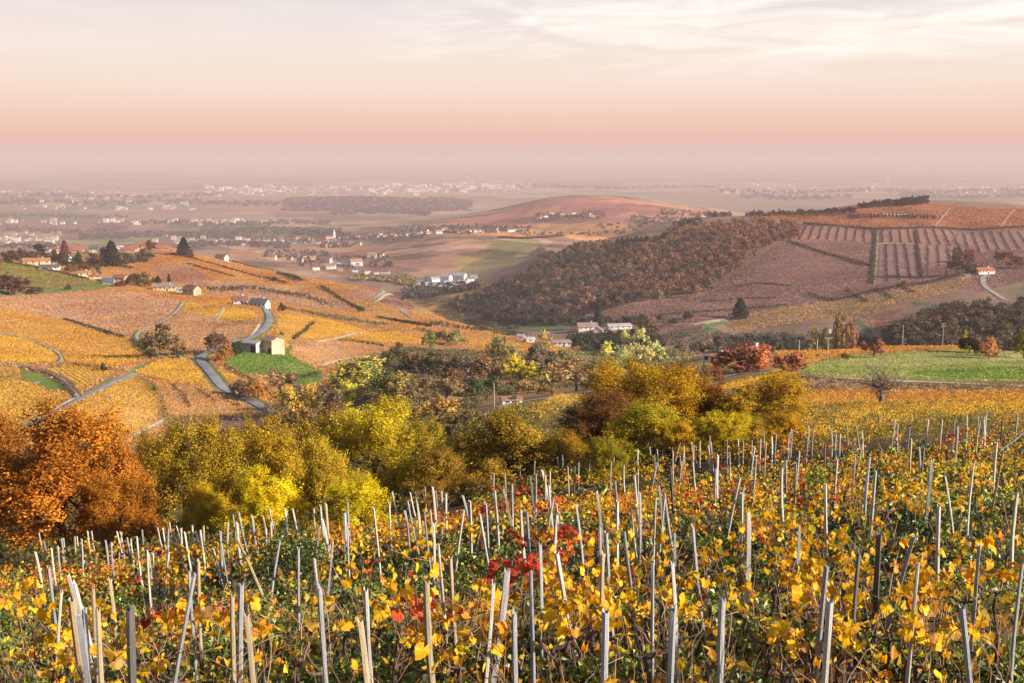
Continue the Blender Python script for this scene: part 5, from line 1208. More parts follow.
def house(px, base, wpx, hpx, rpx, wall, roof, label, yaw=15, depth=0.6, lo=560, hi=1500, name="house", cat="house", wins=0, door=False, chimney=False, group=None, detail=True, hip=0.0, d=None, wmat=None, sunk=0.4):
    if d is None: x, y, z = hit(px, base, lo, hi)
    else:
        u, _ = ray_uw(px, 300.0); x, y = float(u) * d, d; z = float(height(np.array([x]), np.array([y]))[0])
    k = y / F; L = wpx * k; W = L * depth if depth <= 1.2 else depth; H = hpx * k; R = rpx * k
    a = math.radians(yaw)
    wm = wmat or M_WALL
    # the lowest ground under the corners
    cs = [(x + sx * L / 2 * math.cos(a) - sy * W / 2 * math.sin(a), y + sx * L / 2 * math.sin(a) + sy * W / 2 * math.cos(a)) for sx in (-1, 1) for sy in (-1, 1)]
    zl = min(float(height(np.array([c[0]]), np.array([c[1]]))[0]) for c in cs)
    zb = max(zl - z, -3.5) - sunk
    l, w = L / 2, W / 2; ov = min(0.5, 0.05 * L); rl = l * (1 - hip)
    wb = MB()
    v = [(-l, -w, zb), (l, -w, zb), (l, w, zb), (-l, w, zb), (-l, -w, H), (l, -w, H), (l, w, H), (-l, w, H), (-rl, 0, H + R - 0.12), (rl, 0, H + R - 0.12)]
    wb.add(v, [(0, 1, 5, 4), (1, 2, 6, 5), (2, 3, 7, 6), (3, 0, 4, 7)], wall)
    if R > 0: wb.add(v, [(4, 8, 7, 7), (5, 6, 9, 9), (4, 5, 9, 8), (6, 7, 8, 9)], wall)
    else: wb.add(v, [(4, 5, 6, 7)], wall)
    rb = MB(); th = 0.16
    if R > 0:
        e = H - R * ov / w
        for s in (-1, 1):
            p = np.array([(-l - ov * (hip == 0), s * (w + ov), e), (l + ov * (hip == 0), s * (w + ov), e), (rl + ov * (hip == 0), 0, H + R), (-rl - ov * (hip == 0), 0, H + R)])
            q = p + [0, 0, th]
            rb.add(np.vstack([p, q]), [(0, 1, 2, 3), (4, 7, 6, 5), (0, 4, 5, 1), (1, 5, 6, 2), (2, 6, 7, 3), (3, 7, 4, 0)], np.array(roof) * (1.0 if s < 0 else 0.95))
        if hip > 0:
            for s in (-1, 1):
                p = np.array([(s * l, -w, H), (s * l, w, H), (s * rl, 0, H + R)]); q = p + [s * 0.02, 0, th]
                rb.add(np.vstack([p, q]), [(3, 4, 5, 5), (0, 3, 4, 1), (1, 4, 5, 2), (2, 5, 3, 0)], roof)
    else:
        rb.box(-l - ov, l + ov, -w - ov, w + ov, H + 0.01, H + 0.25, roof)
    if not detail:
        mb = MB(); mb.v, mb.c, mb.f, mb.n = list(wb.v), list(wb.c), list(wb.f), wb.n; mb.m = list(wb.m)
        for vv, cc, ff in zip(rb.v, rb.c, rb.f): pass
        off = mb.n
        mb.v += rb.v; mb.c += rb.c; mb.f += [f + off for f in rb.f]; mb.m += [np.full(len(f), 1) for f in rb.f]; mb.n += rb.n
        o = obj(name, mb.mesh("house", [wm, M_ROOF]), None, (x, y, z), a); tag(o, label, cat, group); return o
    root = thing(name, (x, y, z), a); tag(root, label, cat, group)
    obj("wall", wb.mesh("wall", [wm]), root)
    ro = obj("roof", rb.mesh("roof", [M_ROOF]), root)
    if chimney:
        cb = MB(); cx = l * 0.45; zt = H + R; cb.box(cx - 0.4, cx + 0.4, -0.35, 0.35, zt - 0.5, zt + 1.0, wall).box(cx - 0.48, cx + 0.48, -0.43, 0.43, zt + 1.0, zt + 1.15, roof)
        obj("chimney", cb.mesh("chimney", [wm]), ro)
    for i in range(wins):
        wx = -l + (i + 0.5 + 0.15 * math.sin(i * 3)) * L / wins; hh = min(1.25, H * 0.4); b = MB(); z0 = H * 0.52
        b.box(wx - 0.45, wx + 0.45, -w - 0.03, -w + 0.05, z0, z0 + hh, (0.035, 0.04, 0.05))
        o = obj("window", b.mesh("window", [M_METAL]), root)
        b = MB(); b.box(wx - 0.58, wx + 0.58, -w - 0.10, -w + 0.02, z0 - 0.12, z0 - 0.003, np.array(wall) * 0.85)
        obj("sill", b.mesh("sill", [wm]), o)
    if door:
        b = MB(); dx = l * 0.2; b.box(dx - 0.55, dx + 0.55, -w - 0.035, -w + 0.05, zb + 0.2, 2.05, (0.07, 0.05, 0.035)); obj("door", b.mesh("door", [M_BARK]), root)
    return root

# ---- the stone barn and shed by the lane
r = house(273, 353, 17, 14, 3.2, BEIGE, (0.36, 0.22, 0.16), "tall square stone barn with a tiled roof beside the lane", -40, 0.95, 230, 560, "stone_barn", "barn", 0, wmat=M_STONE)
b = MB(); k = 430 / F
b.box(1.2, 2.6, -3.25, -3.1, -0.4, 2.3, (0.025, 0.02, 0.018)); obj("door", b.mesh("door", [M_BARK]), r)
r = house(248, 351, 28, 9.5, 1.6, (0.46, 0.45, 0.45), (0.30, 0.28, 0.30), "long low grey stone shed with a flat slate roof and dark opening", -20, 0.5, 230, 560, "stone_shed", "shed", 0, wmat=M_STONE)
b = MB(); b.box(2.9, 4.9, -2.70, -2.55, -0.6, 2.6, (0.02, 0.018, 0.016)); o = obj("opening", b.mesh("opening", [M_BARK]), r)  # solid near-black box; its colour paints the shade inside the opening
for xx in (-3.6, -1.2):
    b = MB(); b.box(xx - 0.5, xx + 0.5, -2.72, -2.55, 1.0, 2.0, (0.05, 0.05, 0.06)); obj("window", b.mesh("window", [M_METAL]), r)

VH = dict(lo=560, hi=1500)
_dull = 0.72
house(240, 304, 14, 4.2, 4, (0.6, 0.58, 0.55), BROWNT, "white house with a steep maroon roof, uphill one of two by the road", 20, 0.8, 500, 900, wins=3, door=True, chimney=True)
house(260, 307, 18, 4.6, 4, (0.6, 0.58, 0.55), SLATE, "white house with a dark slate roof, lower one of two by the road", -18, 0.6, 500, 900, wins=4, door=True, chimney=True)
house(222, 260, 11, 3.6, 2.2, (0.62, 0.6, 0.56), BROWNT, "lone white house with a dark roof among hilltop hedges", -20, 0.7, 600, 1400, wins=3, door=True)
for a in [
    (37, 265, 25, 6, 3, CREAM, ORT, "long cream village house with a brown tiled roof", 18, 0.45, 4),
    (50, 270, 19, 4.5, 2.5, WHITE, SLATE, "white low village house with a dark roof below the long cream one", 14, 0.5, 3),
    (56, 254, 9, 7, 1.5, (0.70, 0.58, 0.34), TILE, "pale yellow block-like village house above the roofs", 20, 0.8, 2),
    (46, 253, 8, 4, 2, BLUEW, SLATE, "bluish grey village house beside the dark cedar", 5, 0.8, 2),
    (68, 262, 8, 4, 4, BLUEW, SLATE, "bluish gabled village house with a steep slate roof", -30, 0.9, 2),
    (97, 252, 14, 4.5, 2.5, CREAM, SLATE, "cream village house with a dark wide roof near the conifer", 12, 0.6, 3),
    (84, 277, 12, 6, 2, CREAM, ORT, "small cream cottage at the lower end of the village", 24, 0.8, 2),
    (95, 279, 11, 4, 2, CREAM, TILE, "low cream outhouse beside the small cream cottage", 18, 0.6, 2),
    (109, 284, 11, 3.5, 4, BLUEW, (0.10, 0.13, 0.19), "small blue-grey shed with a steep blue roof on the grass bank", 5, 0.7, 1),
    (121, 280, 13, 4, 3, PINKW, TILE, "tiled pink-brown barn at the lower end of the village", -15, 0.7, 2),
    (92, 263, 16, 3, 4, PINKW, ORT, "house with a broad orange-brown roof under the conifer", 10, 0.7, 0),
    (128, 252, 14, 3, 2.6, PINKW, TILE, "long village house with a red-brown roof past the conifer", 8, 0.5, 2),
    (137, 251, 8, 5, 2.5, (0.68, 0.54, 0.34), TILE, "narrow pale yellow house beside the pink village house", 22, 0.8, 1),
    (147, 249, 10, 6.5, 2.5, PINKW, TILE, "tall pink village house with a low tiled roof", 12, 0.8, 2),
    (163, 250, 15, 3.2, 2.6, PINKW, REDT, "long red-roofed village house at the end of the crest", 8, 0.5, 2),
    (176, 251, 8, 2.5, 1.4, (0.6, 0.5, 0.4), ORT, "low tan village shed near the lone dark pine", 10, 0.6, 0),
    (165, 291, 22, 6.5, 2.6, CREAM, (0.26, 0.20, 0.18), "long beige farmhouse with a grey-brown roof", 14, 0.4, 5),
    (181, 293, 9, 5.5, 1.6, (0.58, 0.55, 0.44), GREY, "pale green-grey farm annex between two farm buildings", 8, 0.7, 1),
    (192, 295, 14, 8.5, 4.5, BEIGE, BROWNT, "tall beige farm building with a hipped brown roof", -24, 0.85, 2),
    (155, 282, 5, 4, 2, (0.66, 0.55, 0.36), TILE, "small yellow gabled house behind the long beige farmhouse", -20, 0.8, 1),
    (62, 250, 10, 3, 2.5, PINKW, TILE, "red-roofed village house under the reddish pointed tree", 14, 0.6, 1),
    (78, 252, 11, 3, 2.5, PINKW, REDT, "brick-red roofed village house between two conifers", 8, 0.6, 1),
    (24, 262, 12, 3, 2.2, PINKW, (0.2, 0.13, 0.14), "plum-roofed house at the village edge", 10, 0.6, 1),
    (119, 248, 8, 3, 1.5, WHITE, GREY, "small white village house just past the broad conifer", 16, 0.7, 1),
]: house(a[0], a[1], a[2], a[3] * 0.75, a[4] * 0.85, tuple(q * 0.8 for q in a[5]), a[6], a[7], a[8], a[9], 560, 1500, wins=a[10], door=a[10] > 2, chimney=a[10] > 1)
# valley farms and others
house(587, 330, 20, 4, 3.6, (0.64, 0.62, 0.6), (0.30, 0.20, 0.19), "white farmhouse with twin gables and a plum tiled roof in the valley", 10, 0.6, 560, 900, wins=4, door=True, chimney=True)
house(598, 334, 9, 4, 3, (0.7, 0.68, 0.66), (0.30, 0.20, 0.19), "white gabled wing in front of the valley farmhouse", 80, 1.1, 560, 900, wins=2)
house(619, 329, 24, 3.6, 2, (0.6, 0.58, 0.57), (0.42, 0.39, 0.40), "long pale barn with a light roof beside the dark cypress", 12, 0.4, 560, 900, wins=4, name="barn", cat="barn")
house(561, 346, 19, 4.5, 1.8, (0.52, 0.46, 0.40), (0.30, 0.24, 0.23), "long grey farm building at the end of the golden hillside", 10, 0.5, 500, 900, wins=4, door=True, name="farm_building", cat="farm")
house(530, 342, 9, 3, 2, (0.52, 0.52, 0.54), GREY, "small grey hut in the valley beside the golden hillside", 12, 0.7, 500, 1000, wins=1)
house(521, 339, 8, 3, 2, (0.56, 0.56, 0.58), (0.34, 0.34, 0.38), "small pale hut first along the valley lane", -10, 0.7, 500, 1000, wins=1)
house(716, 364, 22, 9, 4, (0.68, 0.66, 0.62), (0.36, 0.24, 0.20), "white house half hidden behind the dark red bush clump", -35, 0.7, 180, 420, wins=3, door=True, chimney=True)
house(752, 353, 30, 5, 2.5, WHITE, REDT, "white house with a red roof behind the orange-red bush", 10, 0.5, 250, 420, wins=3, chimney=True, d=318)
house(984, 274, 18, 4, 2.6, WHITE, REDT, "white hill farmhouse with a red roof on the opposite slope", 12, 0.5, 700, 1300, wins=5, door=True, chimney=True)
house(966, 276, 9, 1.6, 0.8, (0.4, 0.36, 0.34), SLATE, "low dark shed beside the white hill farmhouse", 10, 0.5, 700, 1300, name="shed", cat="shed")
house(893, 216.0, 28, 1.3, 0.7, (0.42, 0.34, 0.35), (0.46, 0.38, 0.40), "long pale greenhouse on the crest of the opposite hill", 3, 0.25, 1200, 1600, name="greenhouse", cat="greenhouse", detail=True)

# ---- the hamlet in the fold of the valley, each house one mesh
_hr = np.random.default_rng(5)
def cluster(items, lab, group, lo, hi, name="village_house", slate=False):
    for i, (px, py, w) in enumerate(items):
        w = w * 0.92 * _hr.uniform(0.75, 1.2); wc = np.array([WHITE, CREAM, BLUEW, (0.55, 0.47, 0.41), (0.46, 0.37, 0.31)][_hr.integers(5)]) * _hr.uniform(0.75, 1.1)
        rc = [TILE, BROWNT, (0.34, 0.24, 0.22), SLATE, ORT][_hr.integers(5)]
        if slate: wc = np.array((0.85, 0.85, 0.86)) * _hr.uniform(0.8, 1.0); rc = (0.36, 0.38, 0.43) if i % 3 else (0.20, 0.20, 0.24)
        house(px, py, w, w * _hr.uniform(0.32, 0.45), w * _hr.uniform(0.16, 0.26), wc, rc, lab, _hr.uniform(-35, 35), _hr.uniform(0.5, 0.8), lo, hi, name, "house", group=group, detail=False)
cluster([(420, 284, 8), (428, 286, 9), (435, 282, 10), (437, 288, 9), (446, 281, 12), (449, 286, 10), (455, 284, 9), (460, 280, 13), (463, 285, 11), (470, 282, 9), (443, 290, 8), (452, 290, 9), (428, 281, 7), (474, 279, 8), (416, 288, 7), (460, 289, 8)],
        "small pale house in the bluish hamlet above the valley wood", "houses of the hamlet above the valley wood", 1250, 1900, slate=True)
cluster([(326, 263, 12), (344, 266, 15), (356, 266, 12), (331, 269, 9), (340, 271, 8), (355, 272, 7), (367, 274, 8), (376, 274, 7), (385, 274, 9), (316, 270, 8), (300, 262, 8), (305, 258, 7), (313, 260, 7), (372, 258, 9), (380, 257, 7), (290, 260, 8), (272, 260, 8)],
        "small cream or white house among the trees beyond the hillside brow", "houses beyond the hillside brow", 1500, 2600)
_v = []
for px in np.linspace(245, 352, 34): _v.append((px + _hr.uniform(-2, 2), 243.5 - 3.5 * math.sin((px - 245) / 107 * 3.1) * _hr.uniform(0.2, 1.2) + _hr.uniform(-1, 2), _hr.uniform(3.6, 6)))
for px in np.linspace(330, 420, 20): _v.append((px + _hr.uniform(-2, 2), 240 - (px - 330) * 0.06 + _hr.uniform(-2, 2), _hr.uniform(3.6, 6)))
cluster(_v, "small house in the village round the white steeple", "houses of the steeple village", 2000, 4300)
cluster([(325 + i * 5.5 + _hr.uniform(-2, 2), 246 - i * 0.25 + _hr.uniform(-1, 1), _hr.uniform(4, 6.5)) for i in range(7)], "small house on the near edge of the steeple village", "near edge houses of the steeple village", 2000, 3600)
cluster([(420 + i * 4.9 + _hr.uniform(-2, 2), 233.5 - i * 0.12 + _hr.uniform(-1, 1), _hr.uniform(4, 7)) for i in range(23)], "small house in the long row at the foot of the low hill", "houses along the foot of the low hill", 2000, 3600)
cluster([(538 + i * 4.4 + _hr.uniform(-2, 2), 219 - 4 * math.sin(i / 14 * 3.1) + _hr.uniform(-1.5, 1.5), _hr.uniform(3.5, 6)) for i in range(15)], "small house of the hamlet on the low rosy hill", "houses on the low rosy hill", 2200, 3600)
cluster([(668 + i * 4.0 + _hr.uniform(-1.5, 1.5), 213 + i * 0.3 + _hr.uniform(-1, 1), _hr.uniform(3, 5)) for i in range(10)], "small pale house at the far shoulder of the low hill", "houses at the shoulder of the low hill", 2200, 4300)

# church with its steeple
x, y, z = hit(330, 240, 2400, 3600); k = y / F
root = thing("church", (x, y, z - 0.5), 0.3); tag(root, "white village church with a slim pointed steeple", "church")
b = MB(); b.box(-11, 9, -5, 5, -2, 9, CREAM); obj("nave", b.mesh("nave", [M_WALL]), root)
b = MB(); b.add([(-11.4, -5.5, 9), (9.4, -5.5, 9), (9.4, 5.5, 9), (-11.4, 5.5, 9), (-11.4, 0, 13.5), (9.4, 0, 13.5)], [(0, 1, 5, 4), (2, 3, 4, 5), (0, 4, 3, 3), (1, 2, 5, 5)], TILE); obj("roof", b.mesh("roof", [M_ROOF]), root)
b = MB(); b.box(9.5, 15, -2.8, 2.8, -2, 19, WHITE); tw = obj("tower", b.mesh("tower", [M_WALL]), root)
b = MB(); b.add([(9.2, -3.1, 19), (15.3, -3.1, 19), (15.3, 3.1, 19), (9.2, 3.1, 19), (12.25, 0, 32)], [(0, 1, 4, 4), (1, 2, 4, 4), (2, 3, 4, 4), (3, 0, 4, 4), (0, 3, 2, 1)], (0.62, 0.6, 0.62)); obj("spire", b.mesh("spire", [M_ROOF]), tw)

# ---- far towns and scattered farms of the plain: specks nobody could count
def specks(name, label, pts, size, tones):
    mb = MB()
    for (x, y) in pts:
        z = float(height(np.array([x]), np.array([y]))[0]); s = size * 0.8 * _hr.uniform(0.4, 1.6); h = s * _hr.uniform(0.35, 0.8)
        c = tones[_hr.integers(len(tones))]
        mb.box(x - s / 2, x + s / 2, y - s * 0.3, y + s * 0.3, z - 1, z + h, c)
        mb.add([(x - s * 0.53, y - s * 0.33, z + h), (x + s * 0.53, y - s * 0.33, z + h), (x + s * 0.53, y + s * 0.33, z + h), (x - s * 0.53, y + s * 0.33, z + h), (x - s * 0.5, y, z + h * 1.35), (x + s * 0.5, y, z + h * 1.35)],
               [(0, 1, 5, 4), (2, 3, 4, 5), (0, 4, 3, 3), (1, 2, 5, 5)], (0.34, 0.22, 0.19))
    o = obj(name, mb.mesh("houses", [M_WALL])); tag(o, label, "town", None, "stuff")
def far(px, py, lo=3000): x, y, z = hit(px, py, lo, 40000); return x, y
TW = [(0.8, 0.78, 0.75), (0.62, 0.55, 0.46), (0.46, 0.43, 0.43), (0.40, 0.3, 0.25), (0.72, 0.7, 0.66)]
pts = []
for _ in range(420):
    px = _hr.uniform(205, 520); py = 191 + _hr.normal() * 2.0 - 1.5 * (px > 400)
    if _hr.uniform() < 0.35 + 0.5 * (math.sin(px * 0.05) > -0.3): pts.append(far(px, py))
specks("far_town", "long pale town shimmering on the far plain", pts, 34, TW)
pts = [far(_hr.uniform(395, 530), 187.5 + _hr.normal() * 1.0) for _ in range(110)]
specks("far_town", "second pale line of buildings beyond the long far town", pts, 60, TW)
pts = [far(_hr.uniform(0, 200), _hr.choice([192, 196, 199, 203, 206, 209, 222, 224]) + _hr.normal() * 0.8) for _ in range(120)]
specks("far_village", "scattered white houses on the plain beyond the hilltop village", pts, 20, TW)
pts = [far(_hr.uniform(195, 275), 222 + _hr.normal() * 1.2) for _ in range(45)] + [far(_hr.uniform(0, 60), 240 + _hr.normal() * 2) for _ in range(46)] + [far(_hr.uniform(150, 250), 241 + _hr.normal() * 2) for _ in range(36)]
specks("far_village", "small bright hamlets strung along the near plain", pts, 13, TW)
pts = [far(_hr.uniform(720, 1030), 189 + _hr.normal() * 3, 4800) for _ in range(110)]
specks("far_village", "faint scattered buildings on the plain beyond the low hill", pts, 30, TW)
# tree belts, copses and the long wooded ridge of the plain
def belt(name, label, rows, card, cols, lo=1250):
    P, c = [], []
    for px0, px1, py, thick, n in rows:
        for _ in range(n):
            px = RNG.uniform(px0, px1); x, y = far(px, py + thick * RNG.uniform(-0.5, 0.5) + 1.2 * math.sin(px * 0.045 + py), lo)
            P.append((x, y)); c.append(np.array(cols[RNG.integers(len(cols))]) * RNG.uniform(0.7, 1.3))
    P = np.array(P); Z = height(P[:, 0], P[:, 1]); P = np.column_stack([P, Z])
    V, Fc, cc = bushes(P, card * 1.2, card * 1.5, 12, card * 0.9, np.array(c), 0.3, 0.0)
    o = obj(name, new_mesh("far trees", V, Fc, [M_CROWN], cc)); tag(o, label, "tree belt", None, "stuff")
FT = [(0.065, 0.065, 0.065), (0.10, 0.08, 0.075), (0.06, 0.07, 0.06), (0.13, 0.095, 0.085)]
belt("far_trees", "dark tree belts crossing the near plain", [(-40, 130, 217, 3, 150), (80, 250, 236, 5, 330), (130, 330, 224, 4, 260), (-40, 120, 231, 4, 150), (200, 340, 232, 6, 260), (-40, 60, 248, 3, 60), (190, 290, 246, 4, 120)], 6.5, FT)
belt("far_trees", "trees between the houses of the steeple village", [(250, 355, 241, 8, 170), (335, 425, 236, 7, 190), (380, 470, 231, 6, 140), (440, 530, 229, 5, 110), (300, 390, 262, 12, 90), (265, 330, 256, 8, 90), (320, 350, 247, 4, 50)], 4.2, FT)
belt("far_trees", "trees dotted round the hamlets of the low hill", [(535, 605, 217, 7, 70), (630, 700, 221, 6, 60), (590, 700, 226, 5, 45), (520, 640, 234, 4, 40), (660, 730, 214, 5, 70), (410, 480, 289, 10, 130), (405, 440, 296, 8, 60)], 4.0, FT)
belt("far_trees", "thin tree lines far out on the plain", [(-40, 280, 204, 4, 200), (-40, 220, 197, 3, 110), (330, 430, 214, 3, 90), (720, 1060, 192, 4, 260), (900, 1060, 197, 3, 120), (740, 850, 198, 3, 100), (520, 720, 188, 2, 90)], 14, FT, 4800)
belt("yellow_wood", "yellow-green wood on the valley side below the hamlet road", [(352, 410, 279, 5, 150), (395, 415, 283, 6, 50)], 3.6, [(0.26, 0.20, 0.07), (0.20, 0.17, 0.07), (0.32, 0.23, 0.07)])
# the long low wooded rise: a real low hill of trees
def wooded_rise(name, label, px0, px1, pyb, h, n, lo=3000):
    P, c = [], []
    for _ in range(n):
        t = RNG.uniform(0, 1); px = px0 + (px1 - px0) * t; x, y = far(px, pyb); y2 = y * RNG.uniform(1.0, 1.22); x2 = x * y2 / y
        rise = h * (math.sin(math.pi * min(1, t * 1.15 + 0.08)) ** 0.5 if t < 0.78 else max(0.12, (1 - t) / 0.22)) * min(1, (y2 / y - 1) / 0.09)
        P.append((x2, y2, float(height(np.array([x2]), np.array([y2]))[0]) + rise)); c.append(np.array(FT[RNG.integers(4)]) * RNG.uniform(0.8, 1.3) + np.array([0.03, 0.0, 0.0]))
    V, Fc, cc = bushes(np.array(P), 22, 22, 10, 18, np.array(c), 0.4, -0.5)
    o = obj(name, new_mesh("rise", V, Fc, [M_CROWN], cc)); tag(o, label, "wood", None, "stuff")
wooded_rise("wooded_ridge", "long low wooded ridge on the plain in front of the far town", 285, 470, 211, 24, 1500)

# ---- poles, road posts, the little truck
def utility_pole(px, base, top, label, lo, hi, arms=1, d=None, name="utility_pole", wood=(0.22, 0.18, 0.15), lean=0.0):
    if d is None: x, y, z = hit(px, base, lo, hi)
    else:
        u, _ = ray_uw(px, 350.0); x, y = float(u) * d, d; z = float(height(np.array([x]), np.array([y]))[0])
    H = CAMZ + float(ray_uw(px, top)[1]) * y - z
    root = thing(name, (x, y, z), 0.35); tag(root, label, "pole")
    b = MB(); b.tube([(0, 0, -0.6), (lean * 0.5, 0, H * 0.5), (lean, 0, H)], [0.17, 0.15, 0.11], 8, wood); obj("pole", b.mesh("pole", [M_BARK], True), root)
    for i in range(arms):
        zz = H - 0.35 - 0.8 * i; b = MB(); b.box(lean - 0.9, lean + 0.9, -0.16, -0.06, zz, zz + 0.13, np.array(wood) * 0.9); a = obj("crossarm", b.mesh("crossarm", [M_BARK]), root)
        for s in (-0.75, 0.0, 0.75):
            b = MB(); b.tube([(lean + s, -0.11, zz + 0.13), (lean + s, -0.11, zz + 0.24), (lean + s, -0.11, zz + 0.34)], [0.05, 0.075, 0.03], 8, (0.5, 0.5, 0.5)); obj("insulator", b.mesh("insulator", [M_METAL], True), a)
    return root
p = utility_pole(827, 362, 337, "grey utility pole with a transformer box at the meadow edge", 200, 420, 1, wood=(0.36, 0.33, 0.32))
b = MB(); b.box(-0.35, 0.35, -0.65, -0.15, 6.6, 7.5, (0.34, 0.34, 0.35)); obj("transformer", b.mesh("transformer", [M_METAL]), p)
utility_pole(902, 350, 325, "slim grey pole, shorter of two standing beyond the meadow", 200, 420, 0, d=352, wood=(0.36, 0.34, 0.34))
utility_pole(942, 350, 323, "double-topped pole, taller of two standing beyond the meadow", 200, 420, 2, d=350, wood=(0.32, 0.29, 0.29))
utility_pole(494, 410, 383, "thick pale pole by the lane in the shaded valley", 160, 330, 0, wood=(0.38, 0.31, 0.22))
utility_pole(703, 376, 355, "white pole beside the lane below the white house", 180, 330, 0, wood=(0.70, 0.68, 0.64))
utility_pole(817, 347, 340, "short pale post at the orange vine edge near the poplars", 250, 420, 0, d=345, wood=(0.6, 0.56, 0.5))
utility_pole(799, 347, 340, "thin short post among vines at the edge of the shaded wood", 250, 420, 0, d=340, wood=(0.5, 0.47, 0.43))
utility_pole(935, 209, 197, "thin mast standing on the crest beside the dark pines", 1200, 1600, 0, wood=(0.2, 0.17, 0.17))
for i, (px, py, lab) in enumerate([(237, 394, "white road post opposite the brown leafless bush"), (249, 397.5, "white road post below the russet brown bush"), (259, 401.5, "white road post beside the orange roadside tree"), (271, 408, "white road post at the end of the visible lane"), (181, 358.5, "white road post at the road fork by the oak")]):
    x, y, z = hit(px, py, 230, 520); root = thing("road_post", (x, y, z)); tag(root, lab, "road post", "white posts along the lane")
    b = MB(); b.box(-0.10, 0.10, -0.06, 0.06, -0.3, 1.1, (0.78, 0.78, 0.76)); obj("post", b.mesh("post", [M_METAL]), root)
    b = MB(); b.box(-0.105, 0.105, -0.065, 0.065, 0.78, 0.95, (0.10, 0.10, 0.11)); obj("reflector", b.mesh("reflector", [M_METAL]), root)
house(511, 404, 20, 5.0, 2.2, WHITE, (0.30, 0.17, 0.15), "small white-walled hut with a dull red roof beside the valley lane", 14, 0.55, 150, 330, wins=2, door=True, name="roadside_hut", cat="hut")
# ------------------------------------------------------------------ the near vineyard
FR = np.random.default_rng(99)
def hgt(x, y): return float(height(np.array([x]), np.array([y]))[0])

